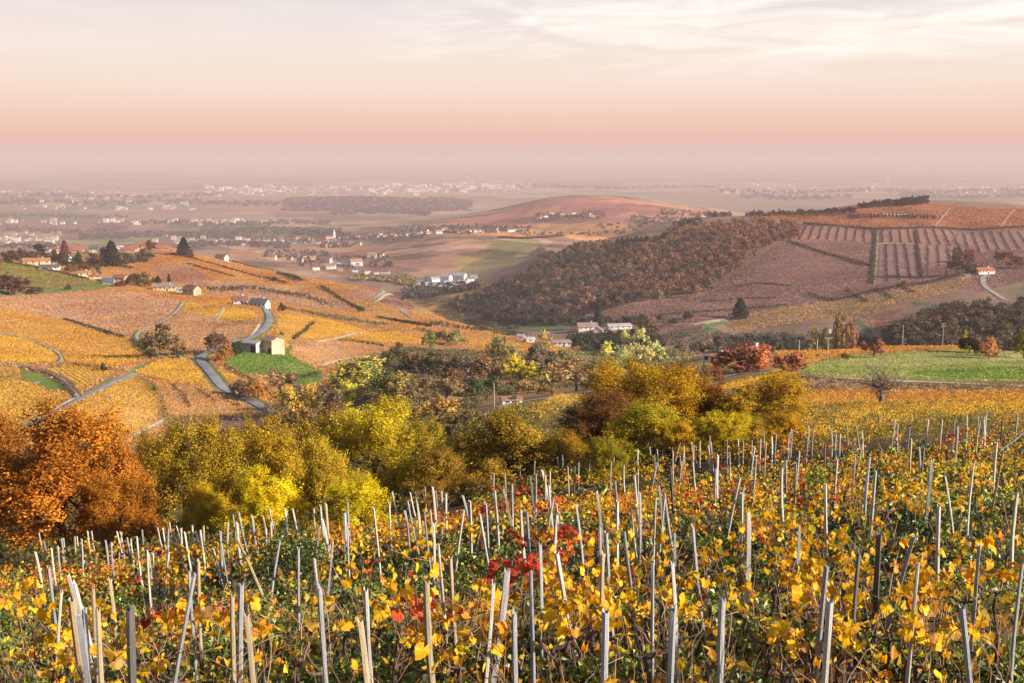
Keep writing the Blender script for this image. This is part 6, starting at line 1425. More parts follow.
# stakes read off the photo: top x, top y, a lower point on the stake, tone (p pale, g grey, d dark, b tan), thickness px (0: ordinary), post height
ST = """
39 532 46 573 p 4; 44 541 47 575 g 0; 35 552 36 562 p 0; 51 549 53 573 p 0; 58 546 60 592 g 0; 61 539 62 592 g 0; 64 538 64 597 b 4; 73 569 76 592 p 5; 77 578 83 597 p 4
77 536 79 552 p 0; 82 539 84 565 g 0; 88 531 90 556 p 0; 92 531 95 558 p 0; 98 529 101 568 g 4; 101 527 104 572 b 0; 105 541 106 575 g 0; 112 541 113 575 g 4; 117 531 120 545 p 0; 121 531 124 576 p 4
127 538 128 552 g 0; 131 538 134 572 p 0; 137 537 140 578 p 0; 142 530 142 545 g 0; 148 523 151 544 p 0; 154 523 156 540 p 0; 157 527 160 540 p 0; 163 528 167 560 p 4; 168 529 166 590 g 5; 146 551 147 578 p 0; 149 553 151 578 b 0
176 526 182 556 p 4; 175 535 184 566 p 0; 184 533 188 560 p 0; 193 524 194 542 p 0; 196 530 200 555 g 0; 200 531 202 563 p 4; 203 526 204 545 b 0; 206 514 210 545 p 0; 215 514 218 540 g 0; 223 514 224 530 p 0; 221 541 227 585 g 0; 213 548 219 580 p 0
193 564 194 645 g 0; 198 562 198 645 b 4; 233 514 237 555 g 0; 238 512 242 530 g 0; 246 510 250 530 p 5; 252 516 254 532 g 4; 237 523 241 575 p 4; 262 517 265 536 b 0; 269 507 272 526 g 0; 285 511 286 526 p 5
293 507 296 522 p 0; 297 509 298 522 b 0; 311 496 311 521 p 0; 314 508 315 525 p 0; 320 506 324 540 g 0; 322 519 327 555 p 0; 298 550 298 580 g 0; 314 561 316 585 p 0; 333 541 327 585 p 0; 336 504 339 518 p 0; 344 513 345 560 g 0; 347 527 349 578 p 0
321 585 324 646 g 6; 240 585 238 683 g 8; 233 594 233 637 b 6; 245 622 247 683 b 7; 69 602 74 640 b 9; 85 614 86 650 g 6; 84 663 85 690 g 8; 133 658 133 690 d 10; 101 635 101 690 b 3
345 513 348 570 p 4; 348 501 350 535 g 0; 350 493 351 515 g 0; 353 492 356 512 p 0; 367 489 367 503 g 0; 373 509 376 545 p 0; 399 485 400 508 p 4; 405 510 407 543 g 0; 407 499 413 525 g 0; 410 492 415 515 p 0; 416 492 420 570 p 4; 414 481 414 492 g 0; 425 486 427 512 g 5
433 485 434 515 p 0; 436 491 437 512 p 0; 441 482 442 515 g 0; 446 494 447 530 p 0; 452 479 453 520 p 0; 455 477 456 520 g 0; 462 472 465 508 p 0; 470 502 471 570 p 5; 474 476 478 500 p 4; 484 471 489 510 g 0; 486 504 487 532 g 5; 494 474 494 490 g 0; 495 492 499 557 p 0; 503 489 503 540 p 0; 505 475 506 500 p 0
512 486 512 512 g 4; 514 464 517 495 p 0; 520 466 520 480 g 0; 438 548 441 590 p 0; 451 558 455 618 b 5; 368 585 371 650 p 6; 426 584 432 660 b 9; 506 570 487 690 g 9; 493 579 491 600 p 4; 361 644 363 690 b 8
530 476 532 505 d 0; 542 469 547 497 p 0; 550 471 551 490 p 0; 549 485 551 505 p 5; 557 457 560 480 p 0; 563 458 564 492 g 0; 568 467 569 485 p 0; 575 467 575 500 d 4; 579 462 579 478 p 0; 587 452 586 480 p 4; 590 456 590 480 g 0; 596 450 600 485 p 0; 598 454 600 470 p 0; 606 451 607 475 p 0; 609 455 610 475 b 0; 614 456 614 470 p 0
521 509 525 548 p 5; 527 513 528 535 g 4; 557 516 557 532 p 4; 597 491 599 512 p 4; 615 481 617 505 g 0; 618 502 619 540 p 4; 624 465 625 480 p 4; 630 499 635 537 p 0; 635 476 637 493 p 0; 638 450 639 480 p 4; 650 447 651 510 g 0; 654 454 655 475 b 0; 657 449 659 468 g 5; 659 486 663 535 g 5; 673 451 674 475 p 0; 671 468 673 495 d 4; 680 456 682 545 g 4; 684 446 686 470 p 0
600 528 601 548 g 4; 607 533 616 640 g 5; 625 534 628 558 g 4; 675 534 675 560 g 0; 603 556 604 640 b 5; 606 617 608 690 g 10; 672 562 676 640 p 5; 653 561 656 690 g 5; 693 526 700 580 g 4; 557 549 563 578 p 6; 531 574 532 620 g 5; 540 545 540 590 g 0; 514 640 516 690 g 7; 672 679 672 690 g 9
694 445 695 470 p 0; 700 441 701 470 p 4; 693 462 696 485 p 0; 708 445 711 465 p 4; 711 442 713 460 p 0; 715 467 716 490 g 0; 727 440 728 480 g 0; 730 453 731 490 p 0; 738 439 741 475 p 4; 743 441 744 465 b 0; 752 440 753 460 b 0; 756 456 755 485 p 4; 761 439 761 485 p 4; 766 443 766 475 b 0; 772 437 772 460 p 4; 789 433 790 465 g 6; 793 431 791 470 p 0; 782 467 784 490 p 4; 786 461 787 490 p 0; 795 462 797 525 b 4; 807 437 807 447 p 5; 809 426 809 447 p 0; 813 430 813 475 b 0
825 443 827 480 d 4; 831 429 832 450 g 4; 836 433 838 465 g 5; 840 434 841 460 g 0; 837 459 837 505 p 4; 827 486 830 540 p 4; 854 454 854 475 g 0; 856 426 860 440 p 4; 862 431 863 450 p 0; 743 490 741 690 g 5; 748 512 748 560 p 6; 742 494 743 535 p 4; 723 598 728 690 g 9; 829 566 827 600 g 7; 830 608 830 690 p 9; 799 525 798 563 g 4; 862 557 861 590 d 5
870 458 869 497 g 5; 876 470 875 513 p 4; 895 420 891 470 p 0; 898 425 899 450 g 0; 910 428 909 450 g 0; 928 419 928 433 p 0; 923 447 924 495 d 6; 930 459 927 560 g 5; 942 420 942 440 p 5; 954 420 954 470 g 0; 957 426 957 485 p 4; 968 416 968 433 p 5; 978 415 979 440 p 5; 984 420 985 440 g 0; 1003 416 1003 487 d 4; 997 443 997 468 p 6; 1018 415 1017 468 g 4; 1015 490 1017 525 p 5; 939 506 941 545 p 5; 912 531 906 560 g 5
919 567 915 690 p 5; 880 535 880 650 d 8; 982 548 981 592 g 5; 960 661 965 690 g 8; 1023 562 1023 585 g 5
"""
def stake_mesh(i, rng):
    """A split and weathered post 1 m tall and 1 m wide (scaled per stake): uneven section, rough top, slight bend."""
    k = 7; nz = 9; th = np.sort(rng.uniform(-0.25, 0.25, k) + np.arange(k) * 2 * math.pi / k)
    prof = rng.uniform(0.36, 0.6, k); bend = rng.normal(size=2) * 0.35; tw = rng.uniform(-0.5, 0.5)
    v = []
    for a in range(nz):
        t = a / (nz - 1); cx, cy = bend[0] * math.sin(3.1 * t), bend[1] * math.sin(3.1 * t)
        s = (1.0 - 0.14 * t) * (1 + 0.05 * math.sin(a * 2.3 + i))
        for b in range(k):
            z = t + (rng.uniform(-0.02, 0.025) if a == nz - 1 else 0)
            v.append((cx + s * prof[b] * math.cos(th[b] + tw * t) * (1 + rng.normal() * 0.05), cy + s * prof[b] * math.sin(th[b] + tw * t), z))
    f = [(a * k + b, a * k + (b + 1) % k, (a + 1) * k + (b + 1) % k, (a + 1) * k + b) for a in range(nz - 1) for b in range(k)]
    v.append((bend[0] * 0.04, 0, 1.0 - 0.004)); c = len(v) - 1; e = (nz - 1) * k
    tri = [(e + b, e + (b + 1) % k, c) for b in range(k)]
    col = np.ones((len(v), 3)); col[e:c + 1] *= 1.15
    return new_mesh("stake", v, [np.array(f), np.array(tri)], [M_STAKE], col)
STAKE_M = [stake_mesh(i, FR) for i in range(10)]
TONE = {"p": (0.60, 0.575, 0.535), "g": (0.40, 0.415, 0.45), "d": (0.15, 0.14, 0.14), "b": (0.50, 0.40, 0.27)}
TONEW = {"p": "pale", "g": "grey", "d": "dark", "b": "tan"}
def zone(px, d):
    if d < 13:
        return "in the front rows " + ("before the leaning pole" if px < 180 else "by the leaning pole" if px < 300 else "beside sparse yellow vines" if px < 470 else "among red and yellow vines" if px < 640 else "among the thickest yellow vines" if px < 870 else "over the dark ground cover")
    if d < 24:
        return "midway up the vineyard " + ("before the leaning pole" if px < 180 else "by the bramble bush" if px < 345 else "behind sparse yellow vines" if px < 510 else "near the red vines" if px < 640 else "behind the thick yellow vines" if px < 850 else "below the bare tree")
    return "in the far rows " + ("under the rust-orange tree" if px < 145 else "under the olive-yellow tree" if px < 230 else "under the gold-flecked tree" if px < 320 else "under the tall lemon tree" if px < 420 else "under the olive-gold bush" if px < 560 else "under the russet oak" if px < 620 else "under the yellow-green bush" if px < 690 else "under the pure yellow bush" if px < 745 else "under the amber-gold bush" if px < 830 else "under the bare tree" if px < 925 else "by the golden scrub")

STAKES = []
for l in ST.strip().split("\n"):
    for s in l.split(";"):
        t = s.split()
        if len(t) < 6: continue
        STAKES.append([float(t[0]), float(t[1]), float(t[2]), float(t[3]), t[4], float(t[5])])
# a few more far posts half lost among the leaves
for _ in range(76):
    px = FR.uniform(20, 1020); e = np.interp(px, [0, 200, 340, 480, 600, 720, 850, 1024], [560, 530, 512, 486, 464, 450, 436, 424])
    py = e - 16 + FR.uniform(0, 1) ** 1.6 * 62; STAKES.append([px, py, px + FR.normal() * 2.5, py + 22, "pgpb"[FR.integers(4)], 0])
recs = []
for tx, ty, bx, by, tone, th in STAKES:
    H = 1.27 if ty > 525 else 1.33
    if th == 0: H *= FR.uniform(0.9, 1.1)
    x, d, z = hit(tx, ty, 7.0, 62.0, H)
    k = d / F
    lean = np.clip((bx - tx) / max(8.0, by - ty), -0.2, 0.2)
    w = np.clip((th if th else FR.uniform(2.2, 3.2)) * k, 0.035, 0.070 if th < 9 else 0.088) * 0.95
    recs.append(dict(px=tx, d=d, x=x, z=z, H=H, lean=lean, w=w, tone=tone))
def place_stake(r):
    xb = r["x"] + r["lean"] * r["H"]; zb = hgt(xb, r["d"]); top = r["z"] + r["H"]
    L = top - zb + 0.28
    o = obj("vine_stake", STAKE_M[FR.integers(10)], None, (xb + r["lean"] * 0.25, r["d"], zb - 0.28), 0, (r["w"], r["w"], max(0.6, L)))
    o.rotation_euler = (FR.normal() * 0.03, -math.atan(r["lean"]), 0)
    c = np.array(TONE[r["tone"]]) * FR.uniform(0.85, 1.12) * (1 + FR.normal(size=3) * 0.02); o.color = (*c, 1)
    r["o"] = o; r["xb"] = xb
    return o
cnt = {}
for r in sorted(recs, key=lambda r: r["px"]):
    o = place_stake(r)
    how = "upright" if abs(r["lean"]) < 0.05 else ("tilted uphill" if r["lean"] < 0 else "tilted downhill")
    fat = "stout" if r["w"] > 0.075 else "slim" if r["w"] < 0.06 else "plain"
    key = (fat, TONEW[r["tone"]], how, zone(r["px"], r["d"])); cnt.setdefault(key, []).append(o)
for (fat, tw, how, zn), os_ in cnt.items():
    for i, o in enumerate(os_):
        if len(os_) == 1: lab = f"{fat} {tw} {how} stake {zn}"
        else: lab = f"{ordinal(i + 1)} {fat} {tw} {how} stake {zn}"
        lab = " ".join(lab.split()[:16])
        tag(o, lab, "stake", "vine stakes of the near vineyard")
# the long pole that has slipped over, the cross brace on the right
def pole(name, p0, d0, p1, d1, r, label, col):
    u0, w0 = ray_uw(*p0); u1, w1 = ray_uw(*p1)
    a = np.array([float(u0) * d0, d0, CAMZ + float(w0) * d0]); b = np.array([float(u1) * d1, d1, CAMZ + float(w1) * d1])
    mb = MB(); m_ = (b - a) * 0.5 + np.array([0.015, 0, -0.01]); mb.tube([(0, 0, 0), m_ * 0.5 + [0.005, 0, 0.004], m_, b - a], [r * 0.8, r, r * 1.05, r * 1.1], 8, col)
    o = obj(name, mb.mesh(name, [M_STAKE]), None, tuple(a)); tag(o, label, "stake", None)
x, d, z = hit(271, 616, 7, 40, 0.0)
pole("leaning_pole", (237.5, 540), d + 1.1, (272, 618), d, 0.03, "long tan pole leaning steeply in front of the bramble bush", (0.50, 0.36, 0.20))
x, d, z = hit(1018, 425, 20, 60, 1.2)
pole("brace_pole", (1030, 428), d, (1002, 449), d - 0.2, 0.028, "grey brace pole propped slantwise between two stakes at the uphill edge", (0.36, 0.36, 0.37))

# ---- vine prototypes: gnarled trunk, canes, leaves
def leaf_shape(rng):
    """A five-lobed vine leaf, 1 across, lying in xy with its stalk at the origin pointing -y."""
    ang = np.radians([-90, -62, -40, -20, 2, 22, 38, 58, 78, 90, 102, 122, 142, 158, 178, 200, 220, 242])
    rad = np.array([0.12, 0.42, 0.43, 0.42, 0.50, 0.47, 0.41, 0.48, 0.51, 0.57, 0.51, 0.48, 0.41, 0.47, 0.50, 0.42, 0.43, 0.42]) * rng.uniform(0.9, 1.1, 18)
    p = np.column_stack([np.cos(ang) * rad, np.sin(ang) * rad + 0.12, np.zeros(18)])
    p[:, 2] = -0.55 * (p[:, 0] ** 2) * rng.uniform(0.2, 1.6) - 0.3 * (p[:, 1] - 0.1) ** 2 * rng.uniform(-0.6, 1.4) + 0.05 * np.sin(ang * 3 + rng.uniform(0, 6)) + rng.normal(size=18) * 0.02
    c = np.array([[0, 0.10, 0.03]])
    return np.vstack([c, p])
LEAF_T = [leaf_shape(FR) for _ in range(12)]
LEAF_F = np.array([(0, 1 + i, 1 + (i + 1) % 18) for i in range(18)])
LCOL = {"yellow": [((0.82, 0.50, 0.012), 6), ((0.78, 0.40, 0.012), 3), ((0.62, 0.50, 0.03), 1), ((0.40, 0.20, 0.05), 1)], "gold": [((0.80, 0.40, 0.012), 4), ((0.74, 0.26, 0.015), 3), ((0.80, 0.50, 0.02), 2), ((0.36, 0.16, 0.05), 1)],
        "orange": [((0.72, 0.22, 0.015), 4), ((0.62, 0.13, 0.02), 3), ((0.78, 0.38, 0.02), 2), ((0.30, 0.12, 0.05), 1)], "red": [((0.46, 0.03, 0.022), 4), ((0.60, 0.075, 0.02), 4), ((0.72, 0.26, 0.02), 1)],
        "pale": [((0.70, 0.40, 0.06), 3), ((0.50, 0.30, 0.08), 2), ((0.42, 0.36, 0.05), 2)]}
def vine_leaves(mb, at, out, size, tones, rng):
    n = len(at)
    for i in range(n):
        T = LEAF_T[rng.integers(12)]; s = size * rng.uniform(0.5, 1.3)
        nrm = np.array([out[i][0] * 0.8, out[i][1] * 0.8 - 0.25, 0.25]) + rng.normal(size=3) * 0.55; nrm /= np.linalg.norm(nrm)
        down = np.array([0, 0, -1.0]) + rng.normal(size=3) * 0.45; down -= (down @ nrm) * nrm; down /= np.linalg.norm(down)
        sx = np.cross(down, nrm)
        v = at[i] + (T[:, :1] * sx + T[:, 1:2] * down + T[:, 2:] * nrm) * s
        w = np.array([t[1] for t in tones], float); c = np.array(tones[rng.choice(len(tones), p=w / w.sum())][0]) * rng.uniform(0.7, 1.2)
        cc = np.tile(c, (19, 1)); cc[1:] *= rng.uniform(0.82, 1.08, (18, 1)); cc[0] = cc[0] * 1.1 + np.array([0.0, 0.03, 0.0])
        if rng.uniform() < 0.35:                      # browned or reddened margins
            k = rng.integers(1, 19, 6); cc[k] = cc[k] * np.array([0.75, 0.45, 0.6])
        mb.add(v, LEAF_F, cc)
def leaf_mesh_of(mb, name): return new_mesh(name, np.vstack(mb.v), np.vstack(mb.f), [M_LEAF], np.vstack(mb.c))
def vine_proto(cls, rng, leaves, ncane, size):
    t = MB(); hz = rng.uniform(0.32, 0.5); bx, by = rng.normal(size=2) * 0.06
    pts = [(0, 0, -0.12), (bx * 0.6, by * 0.3, hz * 0.3), (bx * 0.2, by, hz * 0.65), (bx, by * 0.6, hz)]
    t.tube(pts, [0.024, 0.018, 0.018, 0.021], 7, (0.11, 0.08, 0.065))
    heads = []
    for i in range(3):
        a = rng.uniform(0, 6.28); e = np.array([bx + 0.16 * math.cos(a), by + 0.16 * math.sin(a), hz + rng.uniform(0.04, 0.14)])
        t.tube([pts[-1], (np.array(pts[-1]) + e) / 2 + [0, 0, -0.02], e], [0.017, 0.010, 0.008], 6, (0.12, 0.085, 0.065)); heads.append(e)
    canes, at, out = [], [], []
    for i in range(ncane):
        h = heads[i % 3]; a = rng.uniform(0, 6.28); L = rng.uniform(0.30, 0.70); sp = rng.uniform(0.12, 0.5)
        s = np.linspace(0, 1, 7)[:, None]; dirx = np.array([math.cos(a), math.sin(a), 0])
        p = h + s * np.array([0, 0, L * 0.85]) + s ** 1.8 * dirx * sp - s ** 3.0 * np.array([0, 0, rng.uniform(0.0, 0.45) * L]) + np.cumsum(rng.normal(size=(7, 3)) * 0.012, 0)
        c = MB(); c.tube(p, np.linspace(0.0055, 0.0025, 7), 4, (0.27, 0.13, 0.08) if rng.uniform() < 0.6 else (0.36, 0.25, 0.17)); canes.append(c.mesh("cane", [M_CANE], True))
        q0 = rng.uniform(0.35, 0.9)
        for _ in range(leaves // ncane):
            q = np.clip(q0 + rng.normal() * 0.13, 0.0, 1.0); b = np.array([np.interp(q, s[:, 0], p[:, j]) for j in range(3)])
            o = rng.normal(size=3); o[2] = 0; o /= np.linalg.norm(o); at.append(b + o * rng.uniform(0.02, 0.10) + [0, 0, rng.uniform(-0.06, 0.05)]); out.append(o)
    lm = MB(); vine_leaves(lm, at, out, size, LCOL[cls], rng)
    return t.mesh("vine trunk", [M_BARK], True), canes, leaf_mesh_of(lm, "vine leaves")
VP = {c: [vine_proto(c, FR, n, k, s) for n, k, s in ((19, 4, 0.100), (13, 3, 0.108), (25, 5, 0.104), (9, 3, 0.110))] for c in LCOL}
VP["sparse"] = [vine_proto(c, FR, 4, 4, 0.105) for c in ("yellow", "gold", "yellow", "pale")]
VWORD = {"yellow": "bright yellow", "gold": "golden", "orange": "orange", "red": "crimson", "pale": "faded tawny", "sparse": "almost leafless"}

REDS = [(545, 535, 38), (505, 590, 22), (530, 570, 25), (15, 565, 22), (170, 605, 20), (725, 470, 18), (812, 482, 22), (850, 478, 22), (640, 560, 18), (960, 425, 22), (470, 505, 20), (500, 475, 18), (240, 505, 14), (700, 505, 14)]
ORAN = [(220, 610, 30), (410, 605, 28), (90, 560, 60), (130, 640, 25), (480, 500, 60), (700, 455, 50), (840, 560, 20), (1005, 560, 30)]
def vine_class(px, py, r):
    pr = sum(0.85 * math.exp(-((px - a) ** 2 + (py - b) ** 2) / (2 * s * s)) for a, b, s in REDS)
    po = 0.14 + sum(0.6 * math.exp(-((px - a) ** 2 + (py - b) ** 2) / (2 * s * s)) for a, b, s in ORAN) + 0.22 * (py < 520) * (px < 760)
    pg = 0.28; py_ = 0.30 + 0.35 * (px > 640)
    w = np.array([pr, po, pg, py_, 0.08, 0.10]); return ["red", "orange", "gold", "yellow", "pale", "sparse"][r.choice(6, p=w / w.sum())]
spots = []                                            # px, py, class or None, distance, x
for r in recs:
    px, py = project(r["xb"], r["d"], r["z"] + 0.7); spots.append((r["xb"] + FR.normal() * 0.18, r["d"] + 0.22 + FR.normal() * 0.1, "sparse" if r["d"] < 9 or (r["d"] < 17 and FR.uniform() < 0.72) else None))
for px, py, c in [(560, 600, "yellow"), (592, 585, "yellow"), (575, 625, "yellow"), (840, 575, "yellow"), (770, 575, "gold"), (800, 562, "yellow"), (815, 590, "yellow"), (785, 600, "yellow"), (700, 598, "yellow"), (905, 640, "yellow"), (912, 600, "yellow"), (925, 648, "yellow"), (545, 612, "gold"), (832, 655, "yellow"),
                  (925, 585, "yellow"), (1000, 578, "gold"), (955, 540, "yellow"), (62, 648, "yellow"), (74, 658, "yellow"), (112, 645, "yellow"), (125, 640, "yellow"), (35, 622, "gold"), (158, 622, "red"), (165, 640, "gold"), (222, 606, "orange"), (232, 650, "gold"), (385, 612, "yellow"), (412, 618, "orange"), (430, 655, "yellow"), (448, 668, "yellow"), (436, 620, "red"),
                  (495, 600, "gold"), (506, 585, "red"), (530, 568, "red"), (545, 540, "red"), (525, 640, "gold"), (548, 640, "yellow"), (622, 572, "red"), (638, 604, "yellow"), (672, 612, "yellow"), (775, 650, "yellow"), (760, 635, "sparse"), (1000, 620, "sparse"), (862, 535, "gold"), (882, 505, "yellow"), (175, 590, "yellow"), (20, 600, "pale"),
                  (805, 530, "yellow"), (780, 545, "gold"), (735, 555, "yellow"), (760, 530, "gold"), (700, 560, "yellow"), (850, 600, "yellow"), (900, 560, "gold"), (960, 590, "sparse"), (1010, 640, "sparse"), (890, 620, "sparse"), (710, 650, "sparse"), (640, 650, "sparse"), (330, 620, "sparse"), (290, 650, "sparse"), (400, 650, "sparse")]:
    x, d, z = hit(px, py, 8.2, 60, 0.62); spots.append((x, d, c if c == 'sparse' else c + '+'))
    if c in ('yellow', 'red') and (500 < px < 600 or 760 < px < 850): spots.append((x + 0.22, d + 0.25, c + '+'))
while len(spots) < 300:
    px = FR.uniform(-5, 1030); e = np.interp(px, [0, 200, 340, 480, 600, 720, 850, 1024], [572, 546, 530, 505, 480, 465, 450, 438])
    py = e + FR.uniform(0, 1) ** 1.3 * 200
    if py > 600: continue
    x, d, z = hit(px, py, 8, 60, 0.6); spots.append((x, d, None))
vc = {}
VIS = []
for x, d, c in spots:
    px, py = project(x, d, hgt(x, d) + 0.7)
    cls = c or vine_class(float(px), float(py), FR); VIS.append((float(px), float(py), x, d, cls.rstrip('+'), cls.endswith('+')))
for px, py, x, d, cls, dense in sorted(VIS):
    tr, canes, lv = VP[cls][2 if dense else FR.integers(4)]; s = FR.uniform(0.88, 1.12)
    root = thing("grapevine", (x, d, hgt(x, d)), FR.uniform(0, 6.28) if cls != "x" else 0, s)
    obj("trunk", tr, root)
    for cm in canes: obj("cane", cm, root)
    obj("foliage", lv, root, color=np.ones(3) * FR.uniform(0.95, 1.2))
    vc.setdefault((VWORD[cls], zone(px, d)), []).append(root)
for (w, zn), os_ in vc.items():
    for i, o in enumerate(os_):
        tag(o, f"{w} vine {zn}" if len(os_) == 1 else f"{ordinal(i + 1)} {w} vine {zn}", "grapevine", "vines of the near vineyard")

# ---- the rest of the rows: leaves of further vines too many to tell apart
def slope_points(n, d0, d1, power, r, pad=1.0):
    """Random spots on the home slope, thinning with distance as sight lines do."""
    a = 1 - power + 1e-6; t = r.uniform(size=n); d = (d0 ** a + t * (d1 ** a - d0 ** a)) ** (1 / a)
    x = r.uniform(-1, 1, n) * (0.47 * d + pad); return x, d
def edge_d(x, d):                                     # how far the near vineyard reaches
    return np.interp(x / d, [-0.5, -0.28, 0.0, 0.25, 0.45], [36, 38, 40, 42, 44])
x, d = slope_points(1400, 24, 46, 0.7, FR); ok = d < edge_d(x, d) + 2; x, d = x[ok], d[ok]
px, py = project(x, d, height(x, d) + 0.7)
cl = [vine_class(a, b, FR) for a, b in zip(px, py)]
base = np.array([LCOL["yellow" if c == "sparse" else c][FR.integers(3)][0] for c in cl])
V, Fc, cc = bushes(np.column_stack([x, d, height(x, d)]), 0.36, 0.62, 11, 0.085, base, 0.1, 0.12)
tag(obj("vine_foliage", new_mesh("vine foliage", V, Fc, [M_LEAF], cc)), "gold, orange and red leaves of the many further vines in the near rows", "vineyard", None, "stuff")

# ---- what grows and lies between the vines
def ground_cards(name, label, n, d0, d1, power, size, tones, mat_, up, zr, thr=None, seed=0, wav=3.0, per=1, spread=0.1, growth=0.0, cat="ground cover", aspect=1.0):
    x, d = slope_points(n, d0, d1, power, FR)
    if thr is not None:
        q = waves(x, d, wav, seed) + FR.normal(size=n) * 0.25; ok = q > thr; x, d = x[ok], d[ok]
    ok = d < edge_d(x, d) + 8; x, d = x[ok], d[ok]
    m = len(x); c = np.array(tones)[FR.integers(len(tones), size=m)]
    X = np.repeat(x, per) + FR.normal(size=m * per) * spread; D = np.repeat(d, per) + FR.normal(size=m * per) * spread; D = np.maximum(D, 3)
    cc = np.repeat(c, per, 0) * FR.uniform(0.6, 1.4, (m * per, 1))
    Z = height(X, D) + FR.uniform(zr[0], zr[1], m * per)
    s = size * FR.uniform(0.6, 1.4, m * per) * (1 + growth * (D - 8) / 30)
    V, Fc = quads(np.column_stack([X, D, Z]), s, up, aspect)
    tag(obj(name, new_mesh(name, V, Fc, [mat_], np.repeat(cc, 4, 0))), label, cat, None, "stuff")
DG3 = [(0.05, 0.095, 0.025), (0.07, 0.125, 0.035), (0.035, 0.065, 0.025), (0.11, 0.16, 0.045)]
LG3 = [(0.20, 0.26, 0.03), (0.14, 0.20, 0.025), (0.27, 0.29, 0.04), (0.10, 0.15, 0.025)]
ground_cards("ground_cover", "dark green leafy ground cover between the vines", 38000, 5.0, 48, 1.9, 0.05, DG3, M_WEED, 0.5, (0.0, 0.16), -0.7, 11, 3.2, 7, 0.09, 1.6)
ground_cards("weeds", "fresh yellow-green weed tufts between the vines", 20000, 5.0, 48, 1.7, 0.05, LG3, M_WEED, 0.3, (0.02, 0.34), 0.35, 12, 2.6, 9, 0.09, 1.6)
ground_cards("fallen_leaves", "brown, tan and orange fallen leaves on the vineyard soil", 52000, 5.0, 52, 1.7, 0.08, [(0.30, 0.15, 0.05), (0.22, 0.10, 0.04), (0.42, 0.24, 0.08), (0.50, 0.24, 0.03), (0.16, 0.09, 0.05), (0.36, 0.24, 0.14)], M_LEAF, 1.2, (0.01, 0.10), None, 0, 3, 1, 0.1, 0.8)
ground_cards("fallen_leaves", "yellow fallen vine leaves caught in the weeds", 9000, 5.0, 50, 1.6, 0.09, [(0.75, 0.42, 0.02), (0.70, 0.30, 0.02), (0.6, 0.42, 0.05)], M_LEAF, 0.7, (0.03, 0.35), None, 0, 3, 1, 0.1, 0.5)
# dry grass, prunings and stems: thin blades
def blades(name, label, n, d0, d1, power, h, w, tones, lean, thr=None, seed=0, wav=3.0, per=1, mat_=M_CANE, grow=0.03, z0=-0.02):
    x, d = slope_points(n, d0, d1, power, FR)
    if thr is not None:
        q = waves(x, d, wav, seed) + FR.normal(size=n) * 0.3; ok = q > thr; x, d = x[ok], d[ok]
    ok = d < edge_d(x, d) + 6; x, d = x[ok], d[ok]; m = len(x) * per
    x = np.repeat(x, per) + FR.normal(size=m) * 0.06; d = np.maximum(3, np.repeat(d, per) + FR.normal(size=m) * 0.06)
    B = np.column_stack([x, d, height(x, d) + z0]); L = h * FR.uniform(0.45, 1.3, m); a = FR.uniform(0, 6.28, m); ln = np.abs(FR.normal(size=m)) * lean
    dirv = np.column_stack([np.cos(a) * np.sin(ln), np.sin(a) * np.sin(ln), np.cos(ln)])
    mid = B + dirv * (L * 0.55)[:, None]; tip = B + dirv * L[:, None] + np.column_stack([np.cos(a), np.sin(a), np.full(m, -0.5)]) * (L * 0.18 * FR.uniform(-0.3, 1, m))[:, None]
    ww = w * (1 + grow * (d - 8)); b2 = FR.uniform(-0.9, 0.9, m); side = np.column_stack([np.cos(b2), np.sin(b2), np.zeros(m)]) * ww[:, None] * 0.5
    V = np.stack([B - side, B + side, mid + side * 0.8, mid - side * 0.8, tip + side * 0.15, tip - side * 0.15], 1).reshape(-1, 3)
    i = np.arange(m)[:, None] * 6; Fc = np.vstack([i + [0, 1, 2, 3], i + [3, 2, 4, 5]])
    c = np.array(tones)[FR.integers(len(tones), size=m)] * FR.uniform(0.6, 1.35, (m, 1))
    tag(obj(name, new_mesh(name, V, Fc, [mat_], np.repeat(c, 6, 0))), label, "grass" if "grass" in name else "ground cover", None, "stuff")
blades("dry_grass", "bleached dry grass in patches between the vines", 11000, 5.0, 50, 1.7, 0.32, 0.005, [(0.42, 0.31, 0.16), (0.34, 0.23, 0.11), (0.50, 0.40, 0.24)], 0.6, 0.1, 21, 3.5, 5, grow=0.05)
blades("green_grass", "green grass blades between the vines", 5000, 5.0, 50, 1.7, 0.22, 0.006, [(0.10, 0.16, 0.02), (0.18, 0.23, 0.03)], 0.5, 0.35, 22, 2.8, 6, M_WEED, 0.05)
blades("dead_stems", "thin reddish and grey dead stems and prunings among the weeds", 3000, 5.0, 48, 1.8, 0.8, 0.008, [(0.26, 0.12, 0.08), (0.18, 0.12, 0.09), (0.33, 0.24, 0.17), (0.28, 0.13, 0.08)], 0.75, None, 0, 3, 1, grow=0.05)

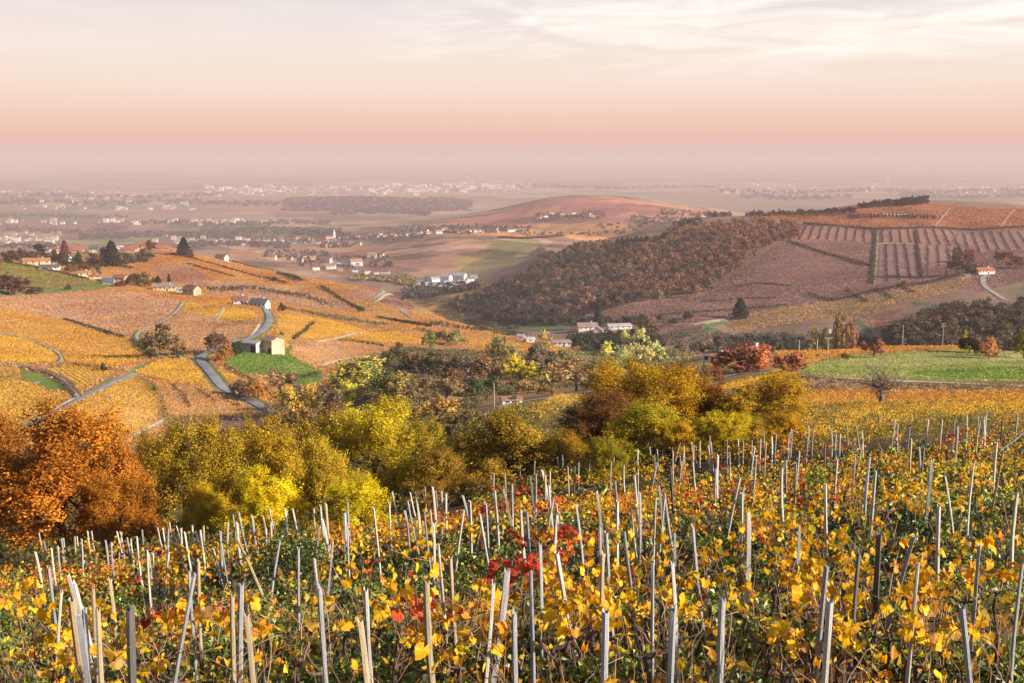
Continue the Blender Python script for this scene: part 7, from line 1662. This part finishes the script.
# ---- bramble and weed bushes that stand out
def small_bush(px, py, wpx, hpx, tone, label, name, leaf=0.05, n=1500, lo=7):
    x, d, z = hit(px, py, lo, 60); k = d / F; w = wpx * k; h = hpx * k
    P = FR.normal(size=(n, 3)); P /= np.linalg.norm(P, axis=1)[:, None]; P *= FR.uniform(0.3, 1, (n, 1)) ** 0.6 * (1 + 0.2 * np.sin(P[:, :1] * 7) * np.cos(P[:, 1:2] * 6))
    C = P * np.array([w / 2, w / 2, h / 2]) + np.array([0, 0, h / 2]); C = C[C[:, 2] > 0]
    V, Fc = quads(C, leaf * FR.uniform(0.6, 1.4, len(C)), 0.4); c = np.array(tone)[FR.integers(len(tone), size=len(C))] * FR.uniform(0.6, 1.4, (len(C), 1))
    root = thing(name, (x, d, z - 0.03)); tag(root, label, "bush")
    obj("foliage", new_mesh("foliage", V, Fc, [M_WEED], np.repeat(c, 4, 0)), root)
    for i in range(5):
        b = MB(); a = FR.uniform(0, 6.28); e = np.array([math.cos(a) * w * 0.4, math.sin(a) * w * 0.4, h * FR.uniform(0.6, 1.0)])
        b.tube([(0, 0, -0.05), e * [0.3, 0.3, 0.6], e], [0.012, 0.009, 0.005], 5, (0.13, 0.07, 0.05)); obj("stem", b.mesh("stem", [M_CANE], True), root)
BR = [(0.05, 0.085, 0.02), (0.09, 0.13, 0.025), (0.20, 0.22, 0.03), (0.035, 0.06, 0.02)]
small_bush(290, 592, 78, 72, BR, "dark green bramble bush behind the leaning pole", "bramble_bush", 0.06, 2600)
small_bush(312, 580, 34, 48, BR, "smaller dark green bramble joined to the big bramble bush", "bramble_bush", 0.06, 1500)
for a in [(290, 606, 34, 30, "yellow-green leafy weed clump under the bramble bush"), (120, 625, 40, 34, "bright green weed clump below the grey thick stake"), (20, 640, 44, 46, "lime-green weed clump at the lower corner of the vineyard"), (448, 560, 36, 30, "fresh green weed clump behind the tan stout stake"),
          (498, 582, 24, 22, "small green weed clump beside the strongly tilted stake"), (235, 640, 30, 24, "green weed clump at the foot of the blue-grey stake"), (310, 668, 60, 34, "broad green weed clump in front of the grey split stake"), (365, 600, 30, 24, "green weed clump beside the pale stake with yellow leaves"), (470, 575, 26, 24, "green weed clump under the pale tall stake"), (155, 575, 26, 22, "small green weed clump among the lowest rows")]:
    small_bush(a[0], a[1], a[2], a[3], LG3, a[4], "weed_clump", 0.055, 700)
# ------------------------------------------------------------------ the air
def make_haze():
    m, N, L, out = mat("haze")
    p = N.new("ShaderNodeVolumePrincipled")
    p.inputs["Color"].default_value = (0.83, 0.665, 0.71, 1)
    p.inputs["Density"].default_value = 1.05e-4
    p.inputs["Anisotropy"].default_value = 0.0
    L.new(p.outputs[0], out.inputs["Volume"])
    mb = MB(); zmin = float(ZG.min()) - 1.0
    mb.box(-150000, 150000, -3000, 76000, zmin, CAMZ + 22.0)
    o = obj("haze", mb.mesh("haze", [m])); tag(o, "pale lilac evening haze over the plain", None, None, "stuff")
make_haze()
